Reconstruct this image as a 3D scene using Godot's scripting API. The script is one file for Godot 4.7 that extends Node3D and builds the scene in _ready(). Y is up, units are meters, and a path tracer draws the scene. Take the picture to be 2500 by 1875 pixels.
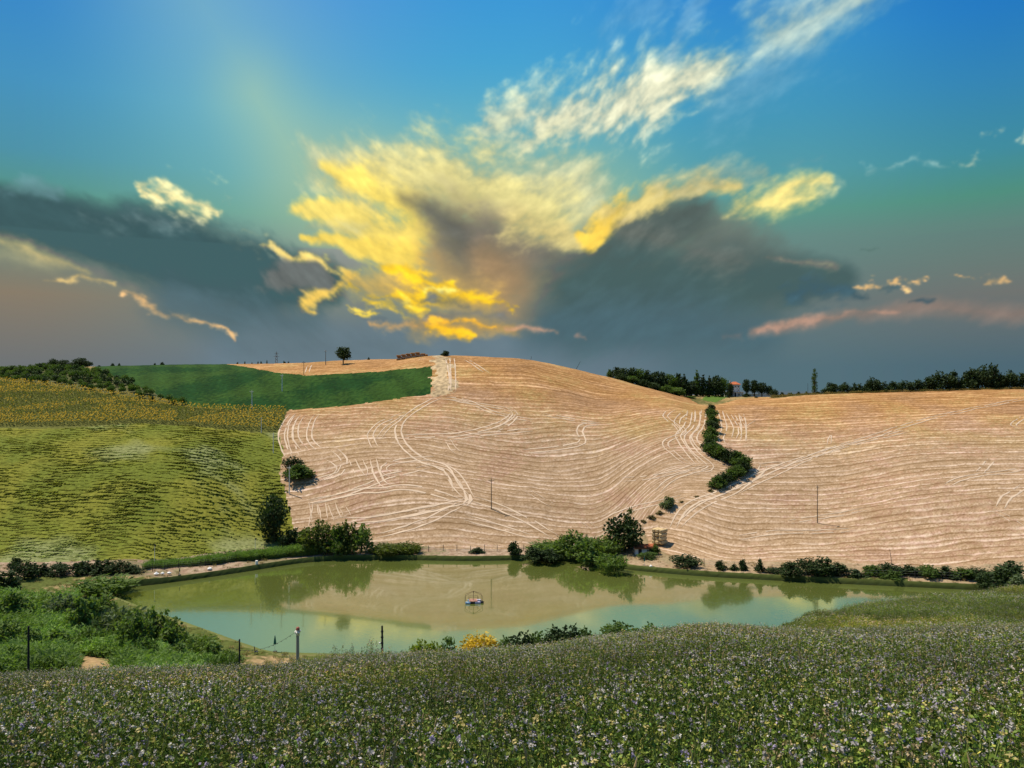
extends Node3D
# A farmed valley in summer: an alfalfa slope in front, a green pond below it, stubble hills, meadow and sunflowers behind, under an evening cloudscape.
# World: metres, y up, the pond's surface at y = 0, the viewer stands at x = z = 0 on the slope and looks along -z.

const EYE_HEIGHT := 40.0
var rng := RandomNumberGenerator.new()

func _ready() -> void:
	rng.seed = 4711
	var cam := Camera3D.new()
	cam.name = "camera"
	cam.fov = 52.0
	cam.near = 0.1
	cam.far = 9000.0
	cam.position = Vector3(0, EYE_HEIGHT, 0)
	cam.rotation_degrees = Vector3(0.5217, 0, 0)
	add_child(cam)
	cam.make_current()
	var env := Environment.new()
	env.background_mode = Environment.BG_SKY
	env.tonemap_mode = Environment.TONE_MAPPER_LINEAR
	env.tonemap_exposure = 1.3
	env.background_energy_multiplier = 0.78
	env.sdfgi_enabled = true
	env.ssao_enabled = true
	env.ssil_enabled = true
	var sky_material := PanoramaSkyMaterial.new()
	sky_material.panorama = ImageTexture.create_from_image(paint_sky())
	var sky := Sky.new()
	sky.sky_material = sky_material
	env.sky = sky
	var we := WorldEnvironment.new()
	we.name = "environment"
	we.environment = env
	add_child(we)
	var sun := DirectionalLight3D.new()
	sun.name = "sun"
	sun.light_energy = 1.6
	sun.light_color = Color(1.0, 0.95, 0.87)
	sun.light_angular_distance = 0.5
	sun.shadow_enabled = true
	add_child(sun)
	sun.look_at_from_position(Vector3(-105, 230, -50), Vector3.ZERO)
	prepare_land()
	build_land()
	build_pond()
	edge_pond()
	draw_tracks()
	grow_plants()
	grow_reeds()
	sow_sunflowers()
	lay_hay()
	sow_alfalfa()
	raise_poles()
	stack_bales()
	build_houses()
	furnish_shore()


# ---------------------------------------------------------------- sky
const SKY_W := 4096
const PATCH_X := 1593
const PATCH_Y := 650
const PATCH_W := 910
const PATCH_H := 400
const SKY_AZ: Array[float] = [-33.04, -18.68, 0.0, 18.68, 33.04]
const SKY_EL: Array[float] = [26.42, 22.73, 18.82, 14.72, 12.18, 10.46, 6.09, 1.64]
var SKY_AIR := [
	[Color8(52, 128, 203), Color8(60, 138, 198), Color8(70, 146, 190), Color8(78, 146, 168), Color8(88, 148, 136), Color8(100, 134, 128), Color8(136, 124, 106), Color8(110, 114, 116)],
	[Color8(88, 155, 214), Color8(92, 162, 208), Color8(100, 172, 196), Color8(104, 170, 176), Color8(112, 166, 152), Color8(118, 150, 142), Color8(120, 130, 122), Color8(104, 120, 130)],
	[Color8(62, 152, 212), Color8(72, 162, 208), Color8(88, 172, 200), Color8(110, 180, 182), Color8(128, 172, 155), Color8(150, 155, 135), Color8(110, 125, 130), Color8(104, 122, 136)],
	[Color8(48, 132, 205), Color8(58, 146, 200), Color8(68, 150, 185), Color8(85, 155, 165), Color8(92, 150, 138), Color8(102, 138, 132), Color8(105, 120, 120), Color8(85, 112, 122)],
	[Color8(30, 112, 192), Color8(38, 122, 192), Color8(52, 132, 180), Color8(65, 140, 158), Color8(80, 142, 126), Color8(96, 132, 124), Color8(112, 115, 112), Color8(78, 104, 116)],
]
var sky_r := PackedFloat32Array()
var sky_g := PackedFloat32Array()
var sky_b := PackedFloat32Array()
var warp_x := PackedFloat32Array()
var warp_y := PackedFloat32Array()
var fine_n := PackedFloat32Array()
var tiny_n := PackedFloat32Array()

# clear air at azimuth a and elevation e, in degrees
func air(a: float, e: float) -> Color:
	var ea := clampf(a, -33.04, 33.04)
	var i := 0
	while i < 3 and ea > SKY_AZ[i + 1]:
		i += 1
	var p := (ea - SKY_AZ[i]) / (SKY_AZ[i + 1] - SKY_AZ[i])
	p = p * p * (3.0 - 2.0 * p)
	var ee := clampf(e, 1.64, 26.42)
	var j := 0
	while j < 6 and ee < SKY_EL[j + 1]:
		j += 1
	var q := (SKY_EL[j] - ee) / (SKY_EL[j] - SKY_EL[j + 1])
	var c: Color = (SKY_AIR[i][j] as Color).lerp(SKY_AIR[i][j + 1], q).lerp((SKY_AIR[i + 1][j] as Color).lerp(SKY_AIR[i + 1][j + 1], q), p)
	if absf(a) > 33.04:     # the two sides meet behind the viewer
		var k := (absf(a) - 33.04) / (180.0 - 33.04)
		var other: Color = (SKY_AIR[0 if a > 0 else 4][j] as Color).lerp(SKY_AIR[0 if a > 0 else 4][j + 1], q)
		c = c.lerp(other, 0.5 * smoothstep(0.0, 1.0, k))
	if e > 26.42:
		c = c.lerp(Color8(38, 110, 190), smoothstep(26.42, 90.0, e))
	return c

func paint_sky() -> Image:
	var drift := FastNoiseLite.new()
	drift.seed = 11
	drift.frequency = 0.035
	drift.fractal_octaves = 5
	var low := Image.create_empty(512, 256, false, Image.FORMAT_RGB8)
	for y in 256:
		for x in 512:
			var a := (x + 0.5) / 512.0 * 360.0 - 180.0
			var e := 90.0 - (y + 0.5) / 256.0 * 180.0
			var c := air(a, maxf(e, 0.0))
			var away := clampf(maxf((absf(a) - 38.0) / 14.0, (e - 31.0) / 12.0), 0.0, 1.0)
			if away > 0.0 and e > -1.0:
				var d := Vector3(sin(deg_to_rad(a)) * cos(deg_to_rad(e)), sin(deg_to_rad(e)), -cos(deg_to_rad(a)) * cos(deg_to_rad(e)))
				var n := drift.get_noise_3d(d.x * 55.0, d.y * 110.0, d.z * 55.0)
				var n2 := drift.get_noise_3d(d.x * 40.0 + 70.0, d.y * 90.0, d.z * 40.0)
				c = c.lerp(Color8(205, 208, 190), away * 0.75 * smoothstep(0.08, 0.4, n))
				c = c.lerp(Color8(82, 102, 112), away * 0.92 * smoothstep(-0.2, 0.1, n2) * smoothstep(30.0, 19.0, e))
			low.set_pixel(x, y, c)
	low.resize(SKY_W, SKY_W / 2, Image.INTERPOLATE_CUBIC)
	var count := PATCH_W * PATCH_H
	var wn := FastNoiseLite.new()
	wn.seed = 5
	wn.frequency = 0.10
	wn.fractal_octaves = 6
	wn.fractal_gain = 0.55
	var fn := FastNoiseLite.new()
	fn.seed = 23
	fn.frequency = 0.16
	fn.fractal_octaves = 6
	fn.fractal_gain = 0.6
	var tn := FastNoiseLite.new()
	tn.seed = 41
	tn.frequency = 0.5
	tn.fractal_octaves = 5
	tn.fractal_gain = 0.6
	sky_r.resize(count); sky_g.resize(count); sky_b.resize(count); warp_x.resize(count); warp_y.resize(count); fine_n.resize(count); tiny_n.resize(count)
	for y in PATCH_H:
		var e := 90.0 - (PATCH_Y + y + 0.5) / 2048.0 * 180.0
		for x in PATCH_W:
			var a := (PATCH_X + x + 0.5) / 4096.0 * 360.0 - 180.0
			var k := y * PATCH_W + x
			var c := air(a, maxf(e, 0.0))
			sky_r[k] = c.r
			sky_g[k] = c.g
			sky_b[k] = c.b
			var tilt := clampf((a + 4.0) / 14.0, -1.0, 1.0) * 0.42
			var along := a * cos(tilt) + e * sin(tilt)
			var across := e * cos(tilt) - a * sin(tilt)
			fine_n[k] = fn.get_noise_2d(along * 0.75, across * 1.8)
			tiny_n[k] = tn.get_noise_2d(along * 0.6, across * 1.4)
			warp_x[k] = wn.get_noise_2d(a, e * 1.6) * 2.4 + tn.get_noise_2d(a + 90.0, e) * 0.5
			warp_y[k] = wn.get_noise_2d(a + 200.0, e * 1.6) * 1.3 + tn.get_noise_2d(a, e + 90.0) * 0.5
	paint_clouds()
	var bytes := PackedByteArray()
	bytes.resize(count * 3)
	for k in count:
		bytes[k * 3] = int(clampf(sky_r[k], 0, 1) * 255.0 + 0.5)
		bytes[k * 3 + 1] = int(clampf(sky_g[k], 0, 1) * 255.0 + 0.5)
		bytes[k * 3 + 2] = int(clampf(sky_b[k], 0, 1) * 255.0 + 0.5)
	var patch := Image.create_from_data(PATCH_W, PATCH_H, false, Image.FORMAT_RGB8, bytes)
	low.blit_rect(patch, Rect2i(0, 0, PATCH_W, PATCH_H), Vector2i(PATCH_X, PATCH_Y))
	for arr in [sky_r, sky_g, sky_b, warp_x, warp_y, fine_n, tiny_n]:
		arr.clear()
	var whole := Image.create_empty(SKY_W, SKY_W / 2, false, Image.FORMAT_RGB8)     # azimuth 0 lies on the panorama's edge
	whole.blit_rect(low, Rect2i(SKY_W / 2, 0, SKY_W / 2, SKY_W / 2), Vector2i(0, 0))
	whole.blit_rect(low, Rect2i(0, 0, SKY_W / 2, SKY_W / 2), Vector2i(SKY_W / 2, 0))
	return whole

# one body of cloud: a chain of (azimuth, elevation, half-thickness) in degrees, its edge eaten away by noise
func stroke(col: Color, alpha: float, soft: float, amp: float, fine: float, pts: Array) -> void:
	var n := pts.size() / 3
	var lo := Vector2(1e9, 1e9)
	var hi := Vector2(-1e9, -1e9)
	for i in n:
		var r: float = pts[i * 3 + 2] * (1.0 + amp) + 0.9
		lo = lo.min(Vector2(pts[i * 3] - r, pts[i * 3 + 1] - r))
		hi = hi.max(Vector2(pts[i * 3] + r, pts[i * 3 + 1] + r))
	var x0 := clampi(int((lo.x / 360.0 + 0.5) * 4096.0) - PATCH_X, 0, PATCH_W)
	var x1 := clampi(int((hi.x / 360.0 + 0.5) * 4096.0) - PATCH_X + 1, 0, PATCH_W)
	var y0 := clampi(int((90.0 - hi.y) / 180.0 * 2048.0) - PATCH_Y, 0, PATCH_H)
	var y1 := clampi(int((90.0 - lo.y) / 180.0 * 2048.0) - PATCH_Y + 1, 0, PATCH_H)
	var cr := col.r
	var cg := col.g
	var cb := col.b
	var wa := 1.1 * amp
	for y in range(y0, y1):
		var e := 90.0 - (PATCH_Y + y + 0.5) / 2048.0 * 180.0
		for x in range(x0, x1):
			var k := y * PATCH_W + x
			var p := Vector2((PATCH_X + x + 0.5) / 4096.0 * 360.0 - 180.0 + warp_x[k] * wa, e + warp_y[k] * wa)
			var best := -9.0
			for i in n - 1:
				var pa := Vector2(pts[i * 3], pts[i * 3 + 1])
				var ab := Vector2(pts[i * 3 + 3], pts[i * 3 + 4]) - pa
				var t := clampf((p - pa).dot(ab) / ab.length_squared(), 0.0, 1.0)
				var r: float = lerpf(pts[i * 3 + 2], pts[i * 3 + 5], t)
				best = maxf(best, 1.0 - (p - pa - ab * t).length() / r)
			best += amp * (fine_n[k] * 1.3 + tiny_n[k] * 0.6 * fine)
			if best > 0.0:
				var q := minf(best / soft, 1.0)
				q = alpha * q * q * (3.0 - 2.0 * q) * clampf(1.1 + 0.9 * amp * tiny_n[k], 0.0, 1.0)
				var v := 1.0 + 0.3 * amp * (fine_n[k] + 1.2 * tiny_n[k])
				sky_r[k] += (cr * v - sky_r[k]) * q
				sky_g[k] += (cg * v - sky_g[k]) * q
				sky_b[k] += (cb * v - sky_b[k]) * q

func paint_clouds() -> void:
	stroke(Color8(146, 192, 188), 0.60, 1.60, 0.00, 1.00, [-8.87, 13.72, 8.90, -15.42, 17.41, 9.44, -19.75, 22.24, 9.70, -22.60, 25.99, 10.26])
	stroke(Color8(178, 206, 168), 0.60, 1.50, 0.00, 1.00, [-10.32, 13.94, 6.53, -15.14, 15.58, 6.27, -18.15, 19.72, 4.87])
	stroke(Color8(172, 188, 145), 0.65, 1.30, 0.00, 1.00, [-11.76, 13.05, 8.81, 0.00, 11.61, 11.96, 5.94, 12.69, 9.04])
	stroke(Color8(104, 124, 136), 0.85, 1.00, 0.10, 1.00, [-19.75, 2.66, 3.38, -1.49, 3.13, 4.51, 9.16, 3.09, 3.62])
	stroke(Color8(150, 182, 196), 0.40, 1.20, 0.50, 1.00, [15.42, 19.98, 3.90, 20.01, 22.92, 3.31])
	stroke(Color8(190, 206, 180), 0.60, 1.40, 0.55, 1.20, [-1.04, 18.55, 2.66, 2.38, 16.37, 3.48, 5.35, 14.66, 4.28])
	stroke(Color8(200, 210, 186), 0.90, 1.20, 0.65, 1.00, [-2.09, 18.81, 1.89, 4.46, 19.56, 4.12, 10.32, 20.87, 4.35, 14.30, 21.59, 3.17])
	stroke(Color8(224, 220, 186), 0.80, 1.30, 0.80, 1.60, [1.19, 17.74, 1.72, 5.94, 19.52, 2.99, 10.32, 20.10, 2.56, 13.18, 21.18, 2.14])
	stroke(Color8(205, 213, 190), 0.80, 1.40, 0.50, 1.00, [18.15, 23.63, 2.34, 22.60, 24.07, 2.71, 25.09, 25.12, 2.75])
	stroke(Color8(160, 190, 205), 0.40, 1.20, 0.60, 1.20, [11.18, 23.08, 0.98, 12.89, 24.65, 1.02, 14.30, 26.18, 1.08])
	stroke(Color8(150, 185, 205), 0.30, 1.20, 0.60, 1.00, [7.41, 24.79, 2.11, 10.32, 25.58, 2.06])
	stroke(Color8(205, 205, 160), 0.90, 1.00, 0.45, 1.00, [-13.74, 15.67, 2.23, -8.87, 15.10, 4.22, -3.57, 14.69, 5.85, 3.87, 13.85, 5.88])
	stroke(Color8(224, 212, 140), 0.90, 0.90, 0.50, 1.00, [-12.61, 14.93, 1.88, -8.87, 14.55, 3.27, -3.87, 14.13, 4.31, 2.38, 12.17, 3.57])
	stroke(Color8(255, 228, 112), 0.95, 0.90, 0.45, 1.00, [-13.46, 15.42, 0.90, -10.90, 14.47, 1.91, -8.00, 12.91, 2.54, -7.12, 10.96, 2.18])
	stroke(Color8(255, 225, 112), 0.90, 0.80, 0.45, 1.20, [-15.28, 12.86, 0.77, -12.33, 12.33, 1.53, -8.58, 10.64, 2.44])
	stroke(Color8(255, 222, 100), 0.95, 0.70, 0.40, 1.20, [-14.58, 10.97, 0.44, -11.47, 10.26, 1.01, -7.41, 9.23, 1.99])
	stroke(Color8(178, 178, 138), 0.70, 1.71, 0.54, 1.20, [-14.30, 11.60, 0.59, -10.90, 11.24, 1.01])
	stroke(Color8(178, 178, 138), 0.60, 1.90, 0.41, 1.00, [-12.61, 13.83, 0.76, -10.32, 12.69, 1.00])
	stroke(Color8(150, 158, 128), 0.55, 1.00, 0.30, 1.00, [-15.42, 8.98, 1.06, -11.47, 7.98, 1.97, -9.45, 7.46, 1.59])
	stroke(Color8(212, 165, 98), 0.85, 1.20, 0.20, 1.00, [-5.65, 9.84, 2.00, -2.98, 8.13, 3.64, -0.60, 6.38, 2.45])
	stroke(Color8(142, 128, 102), 0.85, 1.10, 0.25, 1.00, [-4.46, 11.58, 3.57, -0.89, 9.31, 4.84, 3.87, 7.83, 4.45])
	stroke(Color8(112, 110, 98), 0.80, 1.30, 0.35, 1.00, [-7.85, 13.62, 1.08, -5.35, 12.70, 2.95, -3.87, 11.02, 3.79, -2.68, 9.30, 3.62])
	stroke(Color8(98, 100, 94), 0.80, 1.20, 0.40, 1.00, [-6.24, 12.96, 1.57, -4.46, 11.58, 2.38, -3.28, 10.16, 2.00])
	stroke(Color8(118, 113, 105), 0.80, 1.00, 0.30, 1.00, [-2.09, 11.61, 2.39, 1.49, 9.88, 2.81, 5.05, 8.69, 2.81])
	stroke(Color8(156, 130, 98), 0.75, 1.20, 0.20, 1.00, [-1.19, 9.31, 2.82, 0.60, 7.56, 3.25, 1.49, 5.79, 2.45])
	stroke(Color8(118, 116, 106), 0.80, 1.10, 0.30, 1.00, [11.47, 11.95, 3.09, 14.86, 10.68, 3.81, 18.15, 8.85, 2.62])
	stroke(Color8(86, 100, 96), 0.97, 0.80, 0.25, 1.00, [6.82, 9.24, 3.59, 10.03, 11.44, 3.51, 12.89, 12.44, 2.29])
	stroke(Color8(72, 97, 97), 0.97, 0.80, 0.20, 1.00, [5.05, 6.65, 5.26, 11.47, 7.70, 5.51, 17.34, 7.50, 3.98, 22.60, 7.52, 1.44])
	stroke(Color8(76, 104, 114), 0.90, 1.00, 0.15, 1.00, [2.38, 4.61, 3.27, 11.76, 4.51, 4.36, 17.34, 3.84, 2.68])
	stroke(Color8(190, 148, 98), 0.42, 1.60, 0.30, 1.00, [-2.38, 9.59, 2.41, -0.60, 7.26, 2.64, 0.89, 5.50, 1.84])
	stroke(Color8(226, 208, 136), 0.90, 0.90, 0.45, 1.20, [0.00, 11.61, 1.99, 3.28, 10.88, 1.80, 5.35, 10.42, 1.11])
	stroke(Color8(252, 212, 88), 1.00, 0.80, 0.40, 1.30, [5.20, 11.28, 0.60, 6.09, 10.26, 0.96, 6.77, 11.96, 1.10, 8.00, 13.19, 1.23])
	stroke(Color8(228, 206, 128), 0.95, 0.90, 0.50, 1.30, [7.12, 12.94, 1.02, 10.32, 13.94, 1.35, 13.74, 14.32, 1.18, 15.97, 13.91, 0.89])
	stroke(Color8(180, 180, 150), 0.50, 1.00, 0.60, 1.30, [11.47, 14.17, 1.52, 14.86, 14.79, 1.24, 17.61, 14.33, 1.22])
	stroke(Color8(243, 222, 135), 1.00, 1.33, 0.54, 1.40, [15.69, 12.84, 0.97, 17.88, 13.10, 1.48, 20.01, 13.74, 1.56, 21.32, 13.70, 0.71])
	stroke(Color8(190, 195, 160), 0.40, 1.90, 0.81, 1.60, [20.80, 13.27, 0.72, 22.09, 13.68, 0.36])
	stroke(Color8(62, 92, 96), 0.98, 0.55, 0.20, 1.00, [-35.48, 10.79, 2.06, -30.45, 10.42, 2.51, -23.86, 9.32, 3.53, -18.15, 7.74, 3.95, -13.46, 7.64, 2.41])
	stroke(Color8(84, 108, 116), 0.90, 1.00, 0.15, 1.00, [-23.10, 5.87, 2.88, -18.68, 4.93, 3.02, -14.86, 4.46, 2.33])
	stroke(Color8(100, 119, 128), 0.80, 1.10, 0.10, 1.00, [-18.15, 3.40, 2.28, -7.41, 3.54, 2.03])
	stroke(Color8(112, 150, 158), 0.50, 1.10, 0.60, 1.20, [-33.04, 12.30, 0.74, -30.67, 12.25, 0.88])
	stroke(Color8(228, 200, 130), 1.00, 1.71, 0.41, 1.00, [-34.28, 9.28, 0.96, -31.76, 8.85, 0.91, -29.78, 8.22, 0.71, -28.42, 7.64, 0.39])
	stroke(Color8(170, 165, 125), 0.60, 1.90, 0.41, 1.00, [-33.87, 8.23, 0.88, -30.45, 7.79, 1.03])
	stroke(Color8(228, 195, 125), 0.95, 1.33, 0.68, 1.80, [-30.23, 6.84, 0.21, -28.88, 7.40, 0.43, -27.72, 6.96, 0.39, -26.78, 6.54, 0.22])
	stroke(Color8(222, 178, 122), 0.95, 1.33, 0.81, 2.00, [-26.18, 5.94, 0.18, -24.60, 5.59, 0.46, -22.85, 4.93, 0.42, -21.32, 4.16, 0.24, -19.35, 3.57, 0.19])
	stroke(Color8(238, 212, 128), 1.00, 1.14, 0.68, 2.00, [-17.20, 10.06, 0.29, -16.24, 9.78, 0.49, -15.97, 9.46, 0.49])
	stroke(Color8(242, 212, 120), 1.00, 1.14, 0.68, 2.00, [-16.11, 9.45, 0.59, -14.30, 9.45, 0.83, -12.89, 8.79, 0.84, -11.76, 7.83, 0.90])
	stroke(Color8(240, 205, 100), 1.00, 1.14, 0.68, 2.00, [-11.76, 7.54, 1.13, -10.90, 7.85, 0.61, -10.32, 8.30, 0.20])
	stroke(Color8(240, 200, 95), 1.00, 1.14, 0.54, 2.00, [-11.47, 7.35, 0.91, -13.46, 6.72, 0.73, -14.86, 6.40, 0.78, -15.42, 5.87, 0.60, -14.86, 5.46, 0.25])
	stroke(Color8(244, 205, 110), 1.00, 1.14, 0.81, 3.00, [-16.38, 7.39, 0.30, -15.97, 6.85, 0.40, -15.28, 6.67, 0.35])
	stroke(Color8(104, 110, 108), 1.00, 0.60, 0.35, 1.60, [-16.24, 7.82, 1.68, -14.02, 8.13, 1.08, -13.18, 7.65, 0.94])
	stroke(Color8(236, 218, 155), 1.00, 1.71, 1.08, 1.80, [-25.09, 13.23, 0.26, -23.36, 12.84, 1.20, -21.57, 12.28, 1.23, -20.41, 11.98, 0.37])
	stroke(Color8(190, 200, 165), 0.60, 1.90, 0.81, 2.00, [-20.41, 13.44, 0.23, -19.75, 13.09, 0.23])
	stroke(Color8(190, 195, 150), 0.60, 1.90, 0.81, 2.00, [-18.42, 11.03, 0.24, -17.34, 10.88, 0.34])
	stroke(Color8(150, 160, 140), 0.50, 1.90, 1.08, 1.60, [-23.36, 11.08, 0.45, -19.75, 10.54, 0.57, -17.07, 9.74, 0.49])
	stroke(Color8(120, 140, 140), 0.45, 1.90, 0.94, 1.40, [-29.11, 11.19, 0.75, -25.58, 11.15, 0.89, -22.09, 10.78, 0.72])
	stroke(Color8(220, 178, 90), 0.80, 1.10, 0.40, 1.20, [-10.90, 7.42, 1.78, -6.24, 7.08, 3.02, -2.09, 6.23, 2.24])
	stroke(Color8(225, 165, 70), 0.60, 1.10, 0.40, 1.20, [-7.41, 4.87, 1.12, -3.87, 4.60, 1.36, 0.30, 4.61, 0.76])
	stroke(Color8(255, 208, 50), 1.00, 1.14, 0.68, 2.00, [-8.87, 8.62, 0.31, -6.53, 8.38, 0.92, -4.76, 7.68, 0.81, -3.87, 7.83, 0.42])
	stroke(Color8(255, 205, 45), 1.00, 1.14, 0.68, 2.00, [-11.33, 6.95, 0.46, -9.45, 6.82, 0.46, -7.41, 6.48, 1.16, -5.65, 6.79, 1.16, -3.28, 6.90, 0.93, -1.49, 6.53, 0.82, 0.89, 6.03, 0.26])
	stroke(Color8(255, 212, 60), 1.00, 1.14, 0.68, 2.00, [-10.32, 6.43, 0.51, -8.29, 6.08, 1.15, -6.24, 5.76, 0.52])
	stroke(Color8(255, 240, 130), 1.00, 1.33, 0.68, 2.40, [-8.43, 6.20, 0.41, -7.56, 6.33, 0.47])
	stroke(Color8(255, 238, 120), 1.00, 1.33, 0.68, 2.40, [-6.09, 7.22, 0.26, -4.17, 7.48, 0.31])
	stroke(Color8(255, 220, 90), 1.00, 1.14, 0.68, 2.40, [-12.04, 5.90, 0.20, -10.03, 5.94, 0.26])
	stroke(Color8(255, 220, 80), 1.00, 1.14, 0.68, 2.40, [-11.90, 5.53, 0.26, -10.32, 5.64, 0.31, -9.74, 5.48, 0.15])
	stroke(Color8(104, 110, 112), 0.95, 1.33, 0.68, 1.80, [-6.53, 6.58, 0.26, -5.05, 6.65, 0.76, -3.28, 6.23, 0.53])
	stroke(Color8(112, 116, 118), 0.90, 1.52, 0.68, 1.60, [-7.12, 5.22, 0.37, -3.57, 5.63, 0.88, 0.30, 5.44, 0.94])
	stroke(Color8(100, 112, 120), 0.80, 1.52, 0.54, 1.60, [-11.76, 5.38, 0.26, -9.74, 5.19, 0.31])
	stroke(Color8(235, 175, 100), 0.90, 1.52, 0.54, 1.60, [-10.61, 4.94, 0.21, -8.58, 4.91, 0.42, -6.53, 4.82, 0.47])
	stroke(Color8(255, 196, 45), 1.00, 1.14, 0.61, 2.00, [-6.82, 4.81, 0.31, -5.35, 4.44, 0.63, -4.17, 4.07, 0.53, -2.98, 3.86, 0.21])
	stroke(Color8(255, 190, 60), 1.00, 1.14, 0.68, 2.20, [-5.94, 5.00, 0.42, -3.57, 4.96, 0.37, -0.89, 4.61, 0.21])
	stroke(Color8(210, 158, 128), 0.85, 1.52, 0.54, 2.00, [-0.30, 4.55, 0.26, 1.79, 4.67, 0.42, 3.72, 4.54, 0.32])
	stroke(Color8(190, 145, 125), 0.70, 1.52, 0.54, 2.00, [5.05, 4.06, 0.32, 5.41, 3.94, 0.21])
	stroke(Color8(150, 126, 114), 0.70, 1.10, 0.30, 1.00, [17.07, 4.13, 0.57, 22.60, 4.94, 0.74, 27.72, 5.26, 1.01, 32.62, 4.76, 1.00])
	stroke(Color8(190, 145, 122), 0.70, 1.71, 0.68, 1.60, [17.34, 4.26, 0.30, 20.27, 4.60, 0.38, 23.86, 5.17, 0.32, 26.06, 4.94, 0.27])
	stroke(Color8(170, 130, 115), 0.60, 1.90, 0.54, 1.40, [15.00, 4.11, 0.50, 15.97, 4.09, 0.45])
	stroke(Color8(165, 150, 118), 0.70, 1.90, 0.54, 1.60, [17.88, 8.73, 0.34, 20.27, 8.60, 0.47, 22.09, 8.09, 0.37])
	stroke(Color8(226, 182, 122), 1.00, 1.33, 1.08, 3.00, [22.60, 6.82, 0.19, 23.86, 7.03, 0.32, 25.58, 6.96, 0.36])
	stroke(Color8(226, 182, 122), 1.00, 1.33, 1.22, 3.40, [26.06, 7.17, 0.18, 27.25, 6.99, 0.35, 28.07, 6.47, 0.22])
	stroke(Color8(226, 190, 130), 1.00, 1.33, 1.22, 3.40, [23.98, 8.25, 0.23, 24.72, 8.20, 0.18])
	stroke(Color8(215, 175, 125), 0.90, 1.33, 1.22, 3.40, [24.11, 7.71, 0.18, 24.40, 7.66, 0.14])
	stroke(Color8(226, 182, 122), 1.00, 1.33, 1.08, 3.00, [30.01, 6.86, 0.13, 31.33, 6.77, 0.29, 32.83, 6.95, 0.36, 34.28, 6.99, 0.32])
	stroke(Color8(120, 118, 108), 0.50, 1.20, 0.50, 1.40, [8.58, 11.49, 1.57, 12.61, 10.22, 1.94, 16.52, 8.65, 1.52])
	stroke(Color8(62, 90, 101), 0.97, 1.33, 0.68, 2.00, [20.01, 6.50, 1.07, 22.60, 6.44, 0.94, 23.61, 5.99, 0.55, 24.48, 6.30, 0.37])
	stroke(Color8(70, 94, 102), 0.90, 1.52, 0.81, 2.00, [25.46, 6.70, 0.27, 26.18, 6.84, 0.22])
	stroke(Color8(66, 88, 98), 0.95, 1.33, 0.68, 2.00, [27.13, 5.37, 0.22, 27.95, 5.43, 0.35, 28.76, 5.39, 0.22])
	stroke(Color8(176, 200, 190), 0.60, 1.90, 0.94, 2.00, [25.09, 14.50, 0.26, 26.78, 14.66, 0.38, 28.65, 14.76, 0.25])
	stroke(Color8(210, 215, 185), 0.95, 1.52, 1.08, 2.40, [29.22, 14.76, 0.29, 30.01, 14.65, 0.45, 30.63, 15.04, 0.32])
	stroke(Color8(210, 215, 185), 0.90, 1.52, 1.08, 2.40, [31.87, 14.92, 0.24, 32.41, 15.07, 0.43, 32.70, 15.26, 0.23])
	stroke(Color8(150, 172, 170), 0.50, 2.09, 0.81, 1.60, [19.22, 14.86, 0.72, 21.57, 14.98, 0.45])
	stroke(Color8(74, 106, 96), 0.60, 1.71, 0.41, 2.00, [23.68, 9.34, 0.11, 24.23, 9.35, 0.14, 24.97, 9.40, 0.11])

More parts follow.
